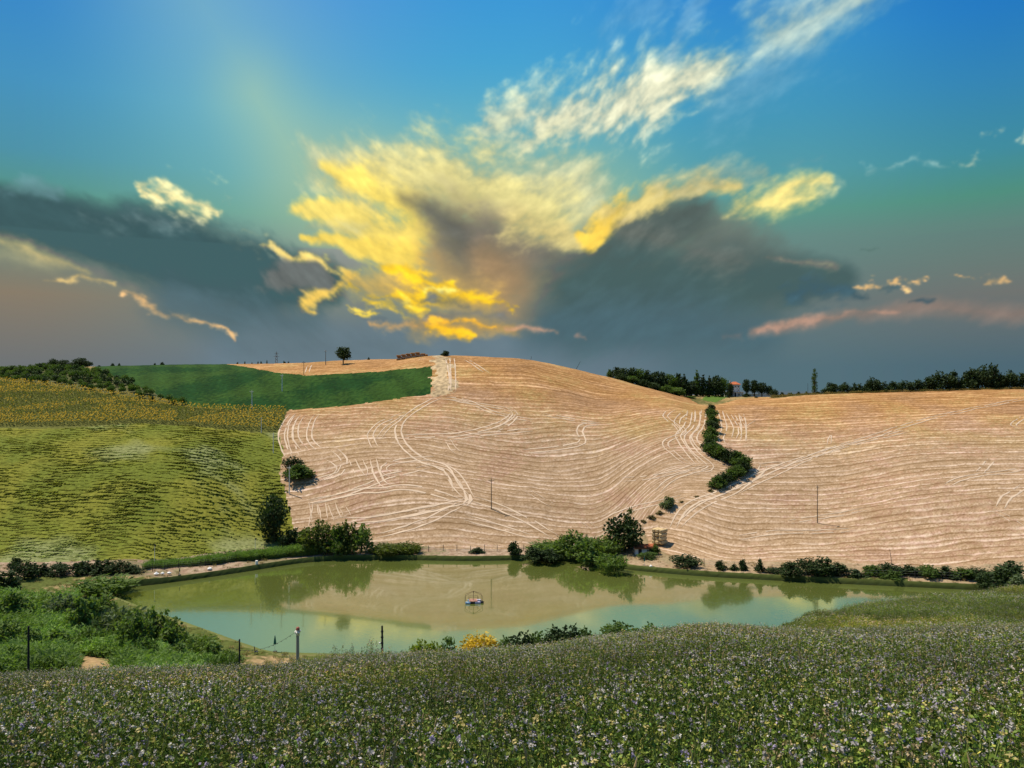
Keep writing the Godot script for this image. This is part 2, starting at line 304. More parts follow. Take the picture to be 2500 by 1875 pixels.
# ---------------------------------------------------------------- the lie of the land
# Height profiles: distance ahead and height in metres, along rays that leave the viewer's foot at the sideways slope given as key.
var profiles := {
	-0.8585: [2, 38.35, 3.6, 37.78, 8, 36.29, 16, 33.53, 28, 29.25, 38, 25.67, 45, 22.99, 75, 12.50, 90, 8.00, 110, 4.50, 130, 3.00, 150, 2.40, 165, 2.20, 172, 2.50, 190, 7.50, 210, 16.56, 230, 24.19, 247.6, 29.13, 270, 34.41, 302, 41.83, 326, 45.89, 358, 49.40, 398, 49.73, 478, 51.30, 598, 57.09, 678, 56.95, 758, 52.63],
	-0.6504: [2, 38.34, 3.6, 37.78, 8, 36.31, 16, 33.60, 28, 29.38, 38, 25.87, 45, 23.23, 75, 12.50, 90, 8.00, 110, 4.00, 130, 2.20, 150, 1.40, 165, 1.20, 172, 1.50, 190, 6.50, 210, 15.58, 230, 23.23, 247.6, 28.19, 270, 33.48, 302, 40.92, 326, 45.43, 358, 49.40, 398, 49.73, 478, 51.30, 598, 57.09, 678, 56.95, 758, 52.63],
	-0.4943: [2, 38.33, 3.6, 37.78, 8, 36.34, 16, 33.67, 28, 29.52, 38, 26.06, 45, 23.46, 75, 11.50, 90, 7.50, 100, 5.00, 115, 2.50, 135, 1.20, 150, 0.90, 165, 1.20, 170, 1.40, 188, 6.00, 207.6, 14.54, 228.4, 22.73, 247.6, 28.66, 270, 34.41, 290, 39.54, 314, 45.46, 338, 49.91, 354, 51.47, 374, 51.58, 422, 48.79, 598, 52.81, 758, 48.42],
	-0.4162: [2, 38.33, 3.6, 37.78, 8, 36.35, 16, 33.71, 28, 29.59, 38, 26.16, 45, 23.58, 75, 11.30, 100, 4.20, 115, 2.00, 125, 1.20, 135, 0.90, 171, 0.90, 178, 1.10, 190, 4.50, 206, 12.53, 226, 20.77, 244.4, 26.74, 255.6, 29.48, 278, 34.90, 302, 41.37, 326, 47.24, 346, 50.78, 358, 52.08, 370, 52.48, 398, 50.61, 598, 44.27, 758, 35.79],
	-0.2862: [2, 38.32, 3.6, 37.78, 8, 36.37, 16, 33.78, 28, 29.73, 38, 26.35, 45, 23.81, 75, 11.00, 100, 3.20, 112, 1.20, 118, 0.80, 184, 0.90, 190.8, 1.04, 198, 3.37, 210, 8.74, 226, 16.92, 242, 23.87, 262, 32.05, 268.4, 33.94, 290, 40.92, 310, 46.84, 318, 48.63, 335.6, 51.28, 350, 52.38, 366, 52.50, 398, 48.84, 598, 40.00, 758, 31.58],
	-0.1821: [2, 38.30, 3.6, 37.78, 8, 36.42, 16, 33.92, 28, 30.00, 38, 26.74, 45, 24.28, 75, 12.00, 100, 3.40, 112, 1.20, 118, 0.80, 187, 0.90, 191.6, 1.08, 198, 3.57, 209.2, 9.70, 230, 20.35, 252.4, 30.58, 270, 37.67, 290, 44.14, 304.4, 48.23, 308.4, 49.12, 322, 51.61, 334, 53.00, 340.4, 53.69, 358, 52.98, 398, 47.08, 598, 35.73, 758, 31.58],
	-0.0858: [2, 38.29, 3.6, 37.78, 8, 36.45, 16, 33.98, 28, 30.13, 38, 26.92, 45, 24.49, 72, 13.00, 100, 3.50, 112, 1.00, 118, 0.80, 188, 0.90, 190.8, 1.04, 198, 3.96, 207.6, 10.33, 230, 21.50, 255.6, 33.99, 282, 45.09, 300.4, 50.99, 318, 54.36, 327.6, 54.66, 342, 53.50, 374, 45.34, 598, 35.73, 758, 31.58],
	0.0000: [2, 38.29, 3.6, 37.78, 8, 36.47, 16, 34.04, 28, 30.24, 38, 27.07, 45, 24.68, 70, 14.00, 100, 3.80, 112, 1.00, 118, 0.80, 188, 0.90, 190.8, 1.04, 198.8, 4.20, 209.2, 10.48, 232.4, 21.83, 256.4, 32.96, 280.4, 42.78, 300.4, 49.62, 314, 52.74, 324.4, 53.41, 342, 51.70, 374, 43.56, 598, 35.73, 758, 31.58],
	0.1301: [2, 38.26, 3.6, 37.78, 8, 36.54, 16, 34.25, 28, 30.65, 38, 27.66, 45, 25.38, 70, 15.50, 100, 4.50, 112, 1.50, 120, 0.80, 186, 0.90, 190.8, 1.04, 202, 5.02, 214, 10.82, 238, 21.44, 262, 30.18, 286, 37.69, 306, 42.74, 319.6, 44.99, 334, 44.96, 374, 39.11, 598, 33.17, 758, 31.58],
	0.1925: [2, 38.24, 3.6, 37.78, 8, 36.58, 16, 34.37, 28, 30.89, 38, 27.99, 45, 25.78, 70, 16.00, 100, 5.00, 113, 1.70, 121, 0.80, 176, 0.90, 186, 1.20, 198, 4.36, 210, 9.72, 230, 17.96, 254, 26.83, 278, 34.90, 292.4, 38.16, 302, 39.36, 314, 39.54, 358, 37.31, 598, 33.17, 758, 31.58],
	0.2471: [2, 38.23, 3.6, 37.78, 8, 36.62, 16, 34.46, 28, 31.08, 38, 28.26, 45, 26.11, 70, 16.50, 100, 5.20, 114, 1.90, 122, 0.80, 172, 0.90, 180, 1.20, 190, 3.00, 202, 7.98, 218, 13.84, 238, 20.96, 262, 28.77, 278, 33.05, 287.6, 34.65, 302, 34.51, 318, 35.91, 338, 37.75, 350, 38.21, 398, 37.35, 598, 33.17, 758, 31.58],
	0.3902: [2, 38.25, 3.6, 37.78, 8, 36.57, 16, 34.34, 28, 30.83, 38, 27.91, 45, 25.69, 55, 22.70, 62, 20.30, 75, 18.20, 85, 15.90, 100, 9.00, 120, 2.00, 130, 0.80, 164, 0.90, 172, 1.20, 185, 2.80, 202, 7.48, 222, 13.94, 246, 22.02, 270, 29.76, 290, 35.40, 306, 38.45, 318, 38.64, 358, 35.52, 598, 33.17, 758, 31.58],
	0.5203: [2, 38.24, 3.6, 37.78, 8, 36.59, 16, 34.39, 28, 30.94, 38, 28.07, 45, 25.87, 55, 22.90, 62, 20.70, 78, 17.90, 93, 15.20, 107, 9.00, 126, 2.00, 138, 0.80, 161, 0.90, 168, 1.20, 180, 3.20, 198, 8.32, 218, 14.81, 239.6, 21.74, 264.4, 29.26, 283.6, 34.46, 302, 38.72, 314, 39.82, 326, 39.64, 366, 35.54, 598, 33.17, 758, 31.58],
	0.6504: [2, 38.23, 3.6, 37.78, 8, 36.61, 16, 34.44, 28, 31.04, 38, 28.20, 45, 26.04, 55, 23.10, 62, 20.90, 80, 17.50, 100, 14.80, 115, 9.50, 132, 3.00, 145, 0.90, 160, 1.00, 172, 2.50, 190, 6.50, 210, 13.14, 234, 20.90, 258, 28.27, 278, 33.98, 298, 38.62, 310, 40.55, 326, 40.91, 374, 36.44, 598, 33.17, 758, 31.58],
	0.8585: [2, 38.23, 3.6, 37.78, 8, 36.63, 16, 34.50, 28, 31.15, 38, 28.36, 45, 26.22, 55, 23.60, 62, 21.60, 80, 18.50, 100, 16.00, 120, 10.00, 140, 3.00, 150, 1.20, 160, 1.20, 172, 3.00, 190, 7.50, 210, 14.12, 234, 21.85, 258, 29.21, 278, 34.90, 298, 40.00, 310, 41.82, 326, 42.26, 374, 38.22, 598, 33.17, 758, 31.58],
}
var SUNFLOWER_EDGE := PackedVector2Array([Vector2(-169.6, 247.5), Vector2(-161.0, 247.7), Vector2(-151.9, 247.0), Vector2(-138.7, 246.9), Vector2(-127.0, 249.5), Vector2(-119.3, 251.9), Vector2(-105.0, 253.0), Vector2(-88.9, 249.7), Vector2(-79.7, 248.4), Vector2(-74.1, 248.3), Vector2(-74.5, 253.6), Vector2(-76.0, 267.1), Vector2(-89.1, 270.3), Vector2(-107.3, 274.1), Vector2(-120.5, 279.3), Vector2(-133.5, 281.8), Vector2(-155.6, 292.0), Vector2(-181.1, 306.0), Vector2(-207.7, 319.3), Vector2(-224.1, 326.8)])
var CLOVER_EDGE := PackedVector2Array([Vector2(-174.3, 328.8), Vector2(-161.3, 316.7), Vector2(-141.6, 298.8), Vector2(-121.8, 282.3), Vector2(-111.2, 275.6), Vector2(-96.7, 271.4), Vector2(-77.4, 267.1), Vector2(-63.4, 265.4), Vector2(-47.7, 265.3), Vector2(-36.9, 266.2), Vector2(-27.6, 266.7), Vector2(-30.2, 294.8), Vector2(-35.7, 294.6), Vector2(-53.9, 299.7), Vector2(-68.5, 302.0), Vector2(-79.8, 304.3), Vector2(-93.1, 312.8), Vector2(-104.0, 324.0), Vector2(-115.8, 338.9), Vector2(-127.5, 351.9), Vector2(-170.3, 470.0), Vector2(-214.5, 470.0), Vector2(-227.9, 430.0)])
var MEADOW_EDGE := PackedVector2Array([Vector2(-169.6, 247.5), Vector2(-161.0, 247.7), Vector2(-151.9, 247.0), Vector2(-138.7, 246.9), Vector2(-127.0, 249.5), Vector2(-119.3, 251.9), Vector2(-105.0, 253.0), Vector2(-88.9, 249.7), Vector2(-79.7, 248.4), Vector2(-74.1, 248.3), Vector2(-74.1, 248.3), Vector2(-71.7, 243.0), Vector2(-68.9, 237.3), Vector2(-67.7, 230.5), Vector2(-65.8, 222.4), Vector2(-63.2, 217.8), Vector2(-60.9, 212.6), Vector2(-57.8, 205.9), Vector2(-55.7, 200.1), Vector2(-53.8, 196.5), Vector2(-61.4, 191.6), Vector2(-66.5, 187.1), Vector2(-75.3, 181.8), Vector2(-83.2, 176.0), Vector2(-98.6, 175.7), Vector2(-107.4, 174.9), Vector2(-119.7, 174.9)])
var STUBBLE_EDGE := PackedVector2Array([Vector2(-52.2, 195.0), Vector2(-44.1, 194.7), Vector2(-31.7, 195.6), Vector2(-16.5, 192.6), Vector2(-5.2, 192.2), Vector2(3.8, 192.6), Vector2(10.7, 194.1), Vector2(22.4, 196.8), Vector2(30.9, 199.3), Vector2(32.8, 202.2), Vector2(41.1, 209.6), Vector2(49.0, 211.8), Vector2(55.4, 217.3), Vector2(66.5, 229.2), Vector2(66.0, 239.6), Vector2(61.6, 247.1), Vector2(65.7, 261.3), Vector2(70.9, 280.0), Vector2(71.6, 305.9), Vector2(72.1, 338.0), Vector2(52.7, 440.0), Vector2(-37.8, 440.0), Vector2(-125.9, 440.0), Vector2(-170.3, 470.0), Vector2(-127.5, 351.9), Vector2(-115.8, 338.9), Vector2(-104.0, 324.0), Vector2(-93.1, 312.8), Vector2(-79.8, 304.3), Vector2(-68.5, 302.0), Vector2(-53.9, 299.7), Vector2(-35.7, 294.6), Vector2(-30.2, 294.8), Vector2(-27.6, 266.7), Vector2(-36.9, 266.2), Vector2(-47.7, 265.3), Vector2(-63.4, 265.4), Vector2(-77.4, 267.1), Vector2(-96.7, 271.4), Vector2(-74.1, 248.3), Vector2(-71.7, 243.0), Vector2(-68.9, 237.3), Vector2(-67.7, 230.5), Vector2(-65.8, 222.4), Vector2(-63.2, 217.8), Vector2(-60.9, 212.6), Vector2(-57.8, 205.9), Vector2(-55.7, 200.1), Vector2(-53.8, 196.5)])
var WHEAT_STUBBLE_EDGE := PackedVector2Array([Vector2(33.0, 201.4), Vector2(33.6, 193.2), Vector2(36.7, 187.3), Vector2(44.1, 181.6), Vector2(51.8, 178.7), Vector2(59.7, 177.3), Vector2(71.8, 176.2), Vector2(81.2, 174.4), Vector2(90.6, 172.7), Vector2(102.0, 171.5), Vector2(111.8, 172.2), Vector2(118.2, 173.0), Vector2(221.2, 319.6), Vector2(206.8, 318.0), Vector2(166.3, 319.6), Vector2(121.9, 312.4), Vector2(104.3, 308.4), Vector2(103.4, 331.2), Vector2(88.8, 316.2), Vector2(78.2, 303.6), Vector2(70.9, 280.0), Vector2(65.7, 261.3), Vector2(61.6, 247.1), Vector2(66.0, 239.6), Vector2(66.5, 229.2), Vector2(55.4, 217.3), Vector2(49.0, 211.8), Vector2(41.1, 209.6)])
var GROVE_EDGE := PackedVector2Array([Vector2(-107.3, 274.1), Vector2(-120.5, 279.3), Vector2(-133.5, 281.8), Vector2(-155.6, 292.0), Vector2(-181.1, 306.0), Vector2(-207.7, 319.3), Vector2(-224.1, 326.8), Vector2(-242.7, 354.0), Vector2(-230.2, 354.0), Vector2(-208.0, 351.6), Vector2(-174.3, 328.8), Vector2(-161.3, 316.7), Vector2(-141.6, 298.8), Vector2(-121.8, 282.3)])
var LAWN_EDGE := PackedVector2Array([Vector2(76.8, 319.4), Vector2(84.0, 343.6), Vector2(92.8, 346.5), Vector2(95.9, 341.3), Vector2(86.9, 324.4), Vector2(80.7, 313.2)])
var ROAD_EDGE := PackedVector2Array([Vector2(-20.1, 267.1), Vector2(-22.9, 289.0), Vector2(-26.2, 311.1), Vector2(-28.3, 335.6), Vector2(-33.5, 335.6), Vector2(-31.2, 312.5), Vector2(-29.2, 289.5), Vector2(-27.5, 267.3)])
var DITCH_LINE := PackedVector2Array([Vector2(71.7, 283.6), Vector2(64.5, 258.9), Vector2(61.0, 246.1), Vector2(64.9, 238.2), Vector2(67.4, 229.8), Vector2(58.5, 219.3), Vector2(54.4, 215.8), Vector2(49.0, 211.6), Vector2(41.1, 209.6), Vector2(32.7, 201.9)])
var POND_EDGE := PackedVector2Array([Vector2(-79.5, 155.1), Vector2(-78.5, 160.9), Vector2(-72.7, 164.7), Vector2(-66.1, 169.7), Vector2(-59.2, 175.5), Vector2(-52.0, 182.1), Vector2(-47.1, 185.2), Vector2(-38.9, 187.4), Vector2(-24.3, 187.4), Vector2(-9.7, 186.5), Vector2(2.9, 187.4), Vector2(12.6, 186.1), Vector2(20.8, 182.1), Vector2(25.1, 178.8), Vector2(28.4, 176.3), Vector2(40.1, 171.6), Vector2(52.4, 168.2), Vector2(64.4, 165.4), Vector2(80.0, 162.2), Vector2(92.8, 159.5), Vector2(97.9, 158.6), Vector2(102.0, 139.0), Vector2(60.0, 121.0), Vector2(20.0, 117.0), Vector2(0.0, 116.5), Vector2(-20.0, 117.0), Vector2(-34.3, 118.1), Vector2(-37.7, 119.2), Vector2(-40.9, 121.4), Vector2(-48.3, 127.4), Vector2(-57.3, 134.8), Vector2(-63.7, 139.4), Vector2(-71.4, 146.3), Vector2(-76.7, 150.8)])
const NU := 161
const NZ := 420
const Z_FIRST := 2.0
const Z_LAST := 900.0
var table := PackedFloat32Array()
var lumps := FastNoiseLite.new()

func curve(xs: PackedFloat32Array, ys: PackedFloat32Array, at: PackedFloat32Array) -> PackedFloat32Array:
	var n := xs.size()
	var d := PackedFloat32Array()
	for i in n - 1:
		d.append((ys[i + 1] - ys[i]) / (xs[i + 1] - xs[i]))
	var m := PackedFloat32Array()
	m.append(d[0])
	for i in range(1, n - 1):
		if d[i - 1] * d[i] <= 0.0:
			m.append(0.0)
		else:
			var h0 := xs[i] - xs[i - 1]
			var h1 := xs[i + 1] - xs[i]
			var w1 := 2.0 * h1 + h0
			var w2 := h1 + 2.0 * h0
			m.append((w1 + w2) / (w1 / d[i - 1] + w2 / d[i]))
	m.append(d[n - 2])
	var out := PackedFloat32Array()
	var k := 0
	for x in at:
		while k < n - 2 and x > xs[k + 1]:
			k += 1
		var h := xs[k + 1] - xs[k]
		var t := clampf((x - xs[k]) / h, 0.0, 1.0)
		var t2 := t * t
		var t3 := t2 * t
		out.append((2 * t3 - 3 * t2 + 1) * ys[k] + (t3 - 2 * t2 + t) * h * m[k] + (-2 * t3 + 3 * t2) * ys[k + 1] + (t3 - t2) * h * m[k + 1])
	return out

func prepare_land() -> void:
	lumps.seed = 9
	lumps.frequency = 0.02
	lumps.fractal_octaves = 4
	var zs := PackedFloat32Array()
	for i in NZ:
		zs.append(Z_FIRST * pow(Z_LAST / Z_FIRST, i / float(NZ - 1)))
	var us := PackedFloat32Array()
	for i in NU:
		us.append(-0.9 + 1.8 * i / float(NU - 1))
	var ku := PackedFloat32Array()
	var cols := []
	for key in profiles:
		ku.append(key)
		var a := PackedFloat32Array()
		var b := PackedFloat32Array()
		var p: Array = profiles[key]
		for i in p.size() / 2:
			a.append(p[i * 2])
			b.append(p[i * 2 + 1])
		cols.append(curve(a, b, zs))
	for j in NZ:
		var row := PackedFloat32Array()
		for c in cols:
			row.append(c[j])
		table.append_array(curve(ku, row, us))

# ground height at x metres to the right and z metres ahead
func height(x: float, z: float) -> float:
	var zc := clampf(z, Z_FIRST, Z_LAST - 1.0)
	var a := log(zc / Z_FIRST) / log(Z_LAST / Z_FIRST) * (NZ - 1)
	var i := mini(int(a), NZ - 2)
	var p := a - i
	var b := clampf((x / zc + 0.9) / 1.8 * (NU - 1), 0.0, NU - 1.001)
	var j := int(b)
	var q := b - j
	var k := i * NU + j
	return lerpf(lerpf(table[k], table[k + 1], q), lerpf(table[k + NU], table[k + NU + 1], q), p)

func ground(x: float, z: float) -> Vector3:
	return Vector3(x, height(x, z), -z)

# ---------------------------------------------------------------- naming
var taken := {}
func numbered(called: String) -> String:
	var n: int = taken.get(called, 0)
	taken[called] = n + 1
	return called if n == 0 else "%s_%03d" % [called, n]

func tag(o: Node, label: String, category := "", group := "", kind := "") -> Node:
	o.set_meta("label", label)
	if category != "": o.set_meta("category", category)
	if group != "": o.set_meta("group", group)
	if kind != "": o.set_meta("kind", kind)
	return o

func thing(called: String, label: String, category: String, at: Vector3, turn := 0.0, group := "") -> Node3D:
	var o := Node3D.new()
	o.name = numbered(called)
	add_child(o)
	o.position = at
	o.rotation.y = turn
	tag(o, label, category, group)
	return o

func piece(called: String, mesh: Mesh, mat: Material, parent: Node = null) -> MeshInstance3D:
	var o := MeshInstance3D.new()
	o.mesh = mesh
	if mat: o.material_override = mat
	if parent:
		o.name = called
		parent.add_child(o, true)
	else:
		o.name = numbered(called)
		add_child(o)
	return o

func structure(called: String, mesh: Mesh, mat: Material, label: String) -> MeshInstance3D:
	var o := piece(called, mesh, mat)
	o.set_meta("kind", "structure")
	o.set_meta("label", label)
	return o

func crowd(called: String, label: String, mesh: Mesh, mat: Material, where: Array, tints: Array) -> void:
	var mm := MultiMesh.new()
	mm.transform_format = MultiMesh.TRANSFORM_3D
	mm.use_colors = tints.size() > 0
	mm.mesh = mesh
	mm.instance_count = where.size()
	for i in where.size():
		mm.set_instance_transform(i, where[i])
		if tints.size() > 0:
			mm.set_instance_color(i, tints[i])
	var o := MultiMeshInstance3D.new()
	o.multimesh = mm
	o.material_override = mat
	o.name = numbered(called)
	add_child(o)
	tag(o, label, "", "", "stuff")

# ---------------------------------------------------------------- mesh building
class Shape:
	var v := PackedVector3Array()
	var n := PackedVector3Array()
	var c := PackedColorArray()
	var uv := PackedVector2Array()
	var ix := PackedInt32Array()
	func tri(a: Vector3, b: Vector3, d: Vector3, col := Color.WHITE) -> void:
		var k := v.size()
		v.append(a); v.append(b); v.append(d)
		c.append(col); c.append(col); c.append(col)
		ix.append(k); ix.append(k + 1); ix.append(k + 2)
	func quad(a: Vector3, b: Vector3, d: Vector3, e: Vector3, col := Color.WHITE) -> void:
		var k := v.size()
		v.append(a); v.append(b); v.append(d); v.append(e)
		c.append(col); c.append(col); c.append(col); c.append(col)
		ix.append(k); ix.append(k + 1); ix.append(k + 2); ix.append(k); ix.append(k + 2); ix.append(k + 3)
	func leaf(p: Vector3, along: Vector3, across: Vector3, col: Color) -> void:
		quad(p, p + along * 0.45 + across, p + along, p + along * 0.45 - across, col)
	# box given by its centre, half sizes and basis, with edges cut by a bevel
	func box(mid: Vector3, size: Vector3, basis := Basis.IDENTITY, col := Color.WHITE, bevel := 0.0) -> void:
		var h := size * 0.5
		for ax in 3:
			for s in [-1.0, 1.0]:
				var n0 := Vector3.ZERO
				n0[ax] = s
				var a1 := (ax + 1) % 3
				var a2 := (ax + 2) % 3
				var p := []
				for t in [[-1, -1], [1, -1], [1, 1], [-1, 1]]:
					var q := Vector3.ZERO
					q[ax] = s * h[ax]
					q[a1] = t[0] * (h[a1] - bevel)
					q[a2] = t[1] * (h[a2] - bevel)
					p.append(mid + basis * q)
				if s > 0: quad(p[3], p[2], p[1], p[0], col)
				else: quad(p[0], p[1], p[2], p[3], col)
		if bevel > 0.0:
			for ax in 3:
				var a1 := (ax + 1) % 3
				var a2 := (ax + 2) % 3
				for s in [-1.0, 1.0]:
					for t in [-1.0, 1.0]:
						var p := []
						for w in [[0, -1], [0, 1], [1, 1], [1, -1]]:
							var q := Vector3.ZERO
							q[ax] = w[1] * (h[ax] - bevel)
							q[a1] = s * (h[a1] - (bevel if w[0] else 0.0))
							q[a2] = t * (h[a2] - (0.0 if w[0] else bevel))
							p.append(mid + basis * q)
						if s * t > 0: quad(p[3], p[2], p[1], p[0], col)
						else: quad(p[0], p[1], p[2], p[3], col)
			for sx in [-1.0, 1.0]:
				for sy in [-1.0, 1.0]:
					for sz in [-1.0, 1.0]:
						var e := Vector3(sx * h.x, sy * h.y, sz * h.z)
						var a := mid + basis * (e - Vector3(0, sy, sz) * bevel)
						var b := mid + basis * (e - Vector3(sx, 0, sz) * bevel)
						var d := mid + basis * (e - Vector3(sx, sy, 0) * bevel)
						if sx * sy * sz > 0: tri(a, d, b, col)
						else: tri(a, b, d, col)
	func tube(path: Array, radii: Array, sides := 6, col := Color.WHITE, cap := true) -> void:
		var rings := []
		for i in path.size():
			var dir: Vector3 = (path[mini(i + 1, path.size() - 1)] - path[maxi(i - 1, 0)]).normalized()
			var side := dir.cross(Vector3(0.31, 0.17, 0.93) if absf(dir.y) > 0.5 else Vector3.UP).normalized()
			var up := side.cross(dir).normalized()
			var ring := []
			for k in sides:
				var t := TAU * k / sides
				ring.append(path[i] + (side * cos(t) + up * sin(t)) * radii[i])
			rings.append(ring)
		for i in path.size() - 1:
			for k in sides:
				var k2 := (k + 1) % sides
				quad(rings[i][k], rings[i + 1][k], rings[i + 1][k2], rings[i][k2], col)
		if cap:
			for k in range(1, sides - 1):
				tri(rings[-1][0], rings[-1][k + 1], rings[-1][k], col)
				tri(rings[0][0], rings[0][k], rings[0][k + 1], col)
	func mesh() -> ArrayMesh:
		var arrays := []
		arrays.resize(Mesh.ARRAY_MAX)
		arrays[Mesh.ARRAY_VERTEX] = v
		if n.size() == v.size(): arrays[Mesh.ARRAY_NORMAL] = n
		if c.size() == v.size(): arrays[Mesh.ARRAY_COLOR] = c
		if uv.size() == v.size(): arrays[Mesh.ARRAY_TEX_UV] = uv
		arrays[Mesh.ARRAY_INDEX] = ix
		var m := ArrayMesh.new()
		m.add_surface_from_arrays(Mesh.PRIMITIVE_TRIANGLES, arrays)
		return m

func paint(col: Color, rough := 0.9, back := 0.0, spec := 0.3) -> StandardMaterial3D:
	var m := StandardMaterial3D.new()
	m.albedo_color = col.linear_to_srgb()
	m.roughness = rough
	m.metallic_specular = spec
	m.vertex_color_use_as_albedo = true
	m.cull_mode = BaseMaterial3D.CULL_DISABLED
	if back > 0.0:
		m.backlight_enabled = true
		m.backlight = Color(back * 0.9, back, back * 0.35).linear_to_srgb()
	return m

func grain(seed_: int, freq: float, dark: Color, pale: Color, octaves := 4) -> NoiseTexture2D:
	var nz := FastNoiseLite.new()
	nz.seed = seed_
	nz.frequency = freq
	nz.fractal_octaves = octaves
	var t := NoiseTexture2D.new()
	t.width = 512
	t.height = 512
	t.seamless = true
	t.noise = nz
	var g := Gradient.new()
	g.set_color(0, dark.linear_to_srgb())
	g.set_color(1, pale.linear_to_srgb())
	t.color_ramp = g
	return t

# ---------------------------------------------------------------- fields
const STEP_U := 0.00185
const U_MAX := 0.76

func row_depths() -> PackedFloat32Array:
	var zs := PackedFloat32Array()
	var z := 50.0
	while z < 880.0:
		zs.append(z)
		if z < 110.0: z += 2.0
		elif z < 150.0: z += 0.8
		elif z < 194.0: z += 0.5
		elif z < 280.0: z += 0.72
		elif z < 360.0: z += 0.85
		else: z += 2.0 + (z - 360.0) * 0.08
	return zs

const WATER := 0
const BANK := 1
const VERGE := 2
const CLOVER := 3
const SUNFLOWER := 4
const MEADOW := 5
const STUBBLE := 6
const WHEAT := 7
const ROAD := 8
const LAWN := 9
const GROVE := 10
const ALFALFA := 11

func inside(p: Vector2, poly: PackedVector2Array, box: Rect2) -> bool:
	return box.has_point(p) and Geometry2D.is_point_in_polygon(p, poly)

func box_of(poly: PackedVector2Array) -> Rect2:
	var r := Rect2(poly[0], Vector2.ZERO)
	for p in poly:
		r = r.expand(p)
	return r

var boxes := {}
func field_at(x: float, z: float) -> int:
	if boxes.is_empty():
		for k in [[CLOVER, CLOVER_EDGE], [SUNFLOWER, SUNFLOWER_EDGE], [MEADOW, MEADOW_EDGE], [STUBBLE, STUBBLE_EDGE], [WHEAT, WHEAT_STUBBLE_EDGE], [ROAD, ROAD_EDGE], [LAWN, LAWN_EDGE], [GROVE, GROVE_EDGE], [WATER, POND_EDGE]]:
			boxes[k[0]] = [k[1], box_of(k[1])]
	var p := Vector2(x, z)
	var u := x / z
	if z < 190.0 and inside(p, boxes[WATER][0], boxes[WATER][1]): return WATER
	if z < 112.0:
		return ALFALFA if z < alfalfa_end(u) else VERGE
	if z < 165.0 and u < 0.5: return VERGE
	if inside(p + Vector2(4.0, 5.0) * lumps.get_noise_2d(x * 5.0, z * 5.0), boxes[ROAD][0], boxes[ROAD][1]): return ROAD
	p += Vector2(0.4, 0.6) * lumps.get_noise_2d(x * 9.0, z * 9.0)
	for k in [CLOVER, SUNFLOWER, MEADOW, LAWN, GROVE, WHEAT, STUBBLE]:
		if inside(p, boxes[k][0], boxes[k][1]): return k
	if z < 210.0 and u < 0.5: return BANK
	if z < 180.0: return BANK
	return VERGE

func alfalfa_end(u: float) -> float:
	return lerpf(49.0, 108.0, smoothstep(0.16, 0.62, u))

var FIELD_NAMES := ["pond_bed", "pond_bank", "rough_grass", "clover_field", "sunflower_ground", "hay_meadow", "stubble_field", "wheat_stubble_field", "field_road", "lawn", "grove_ground", "alfalfa_ground"]
var FIELD_LABELS := ["muddy bed under the green pond", "dry earth bank and path along the far shore of the pond", "rough grass on verges and slopes between the fields", "dark green field of low clover on the upper left hillside", "ground under the sunflower strip", "olive green meadow cut into wavy rows of hay on the left", "golden stubble field on the central hill with wavy rows of straw", "pale stubble field on the right hillside beyond the hedge", "pale worn vehicle road from the hilltop past the clover corner", "small green lawn below the house at the wood's edge", "ground under the grove on the left slope", "soil under the flowering alfalfa on the right shoulder"]

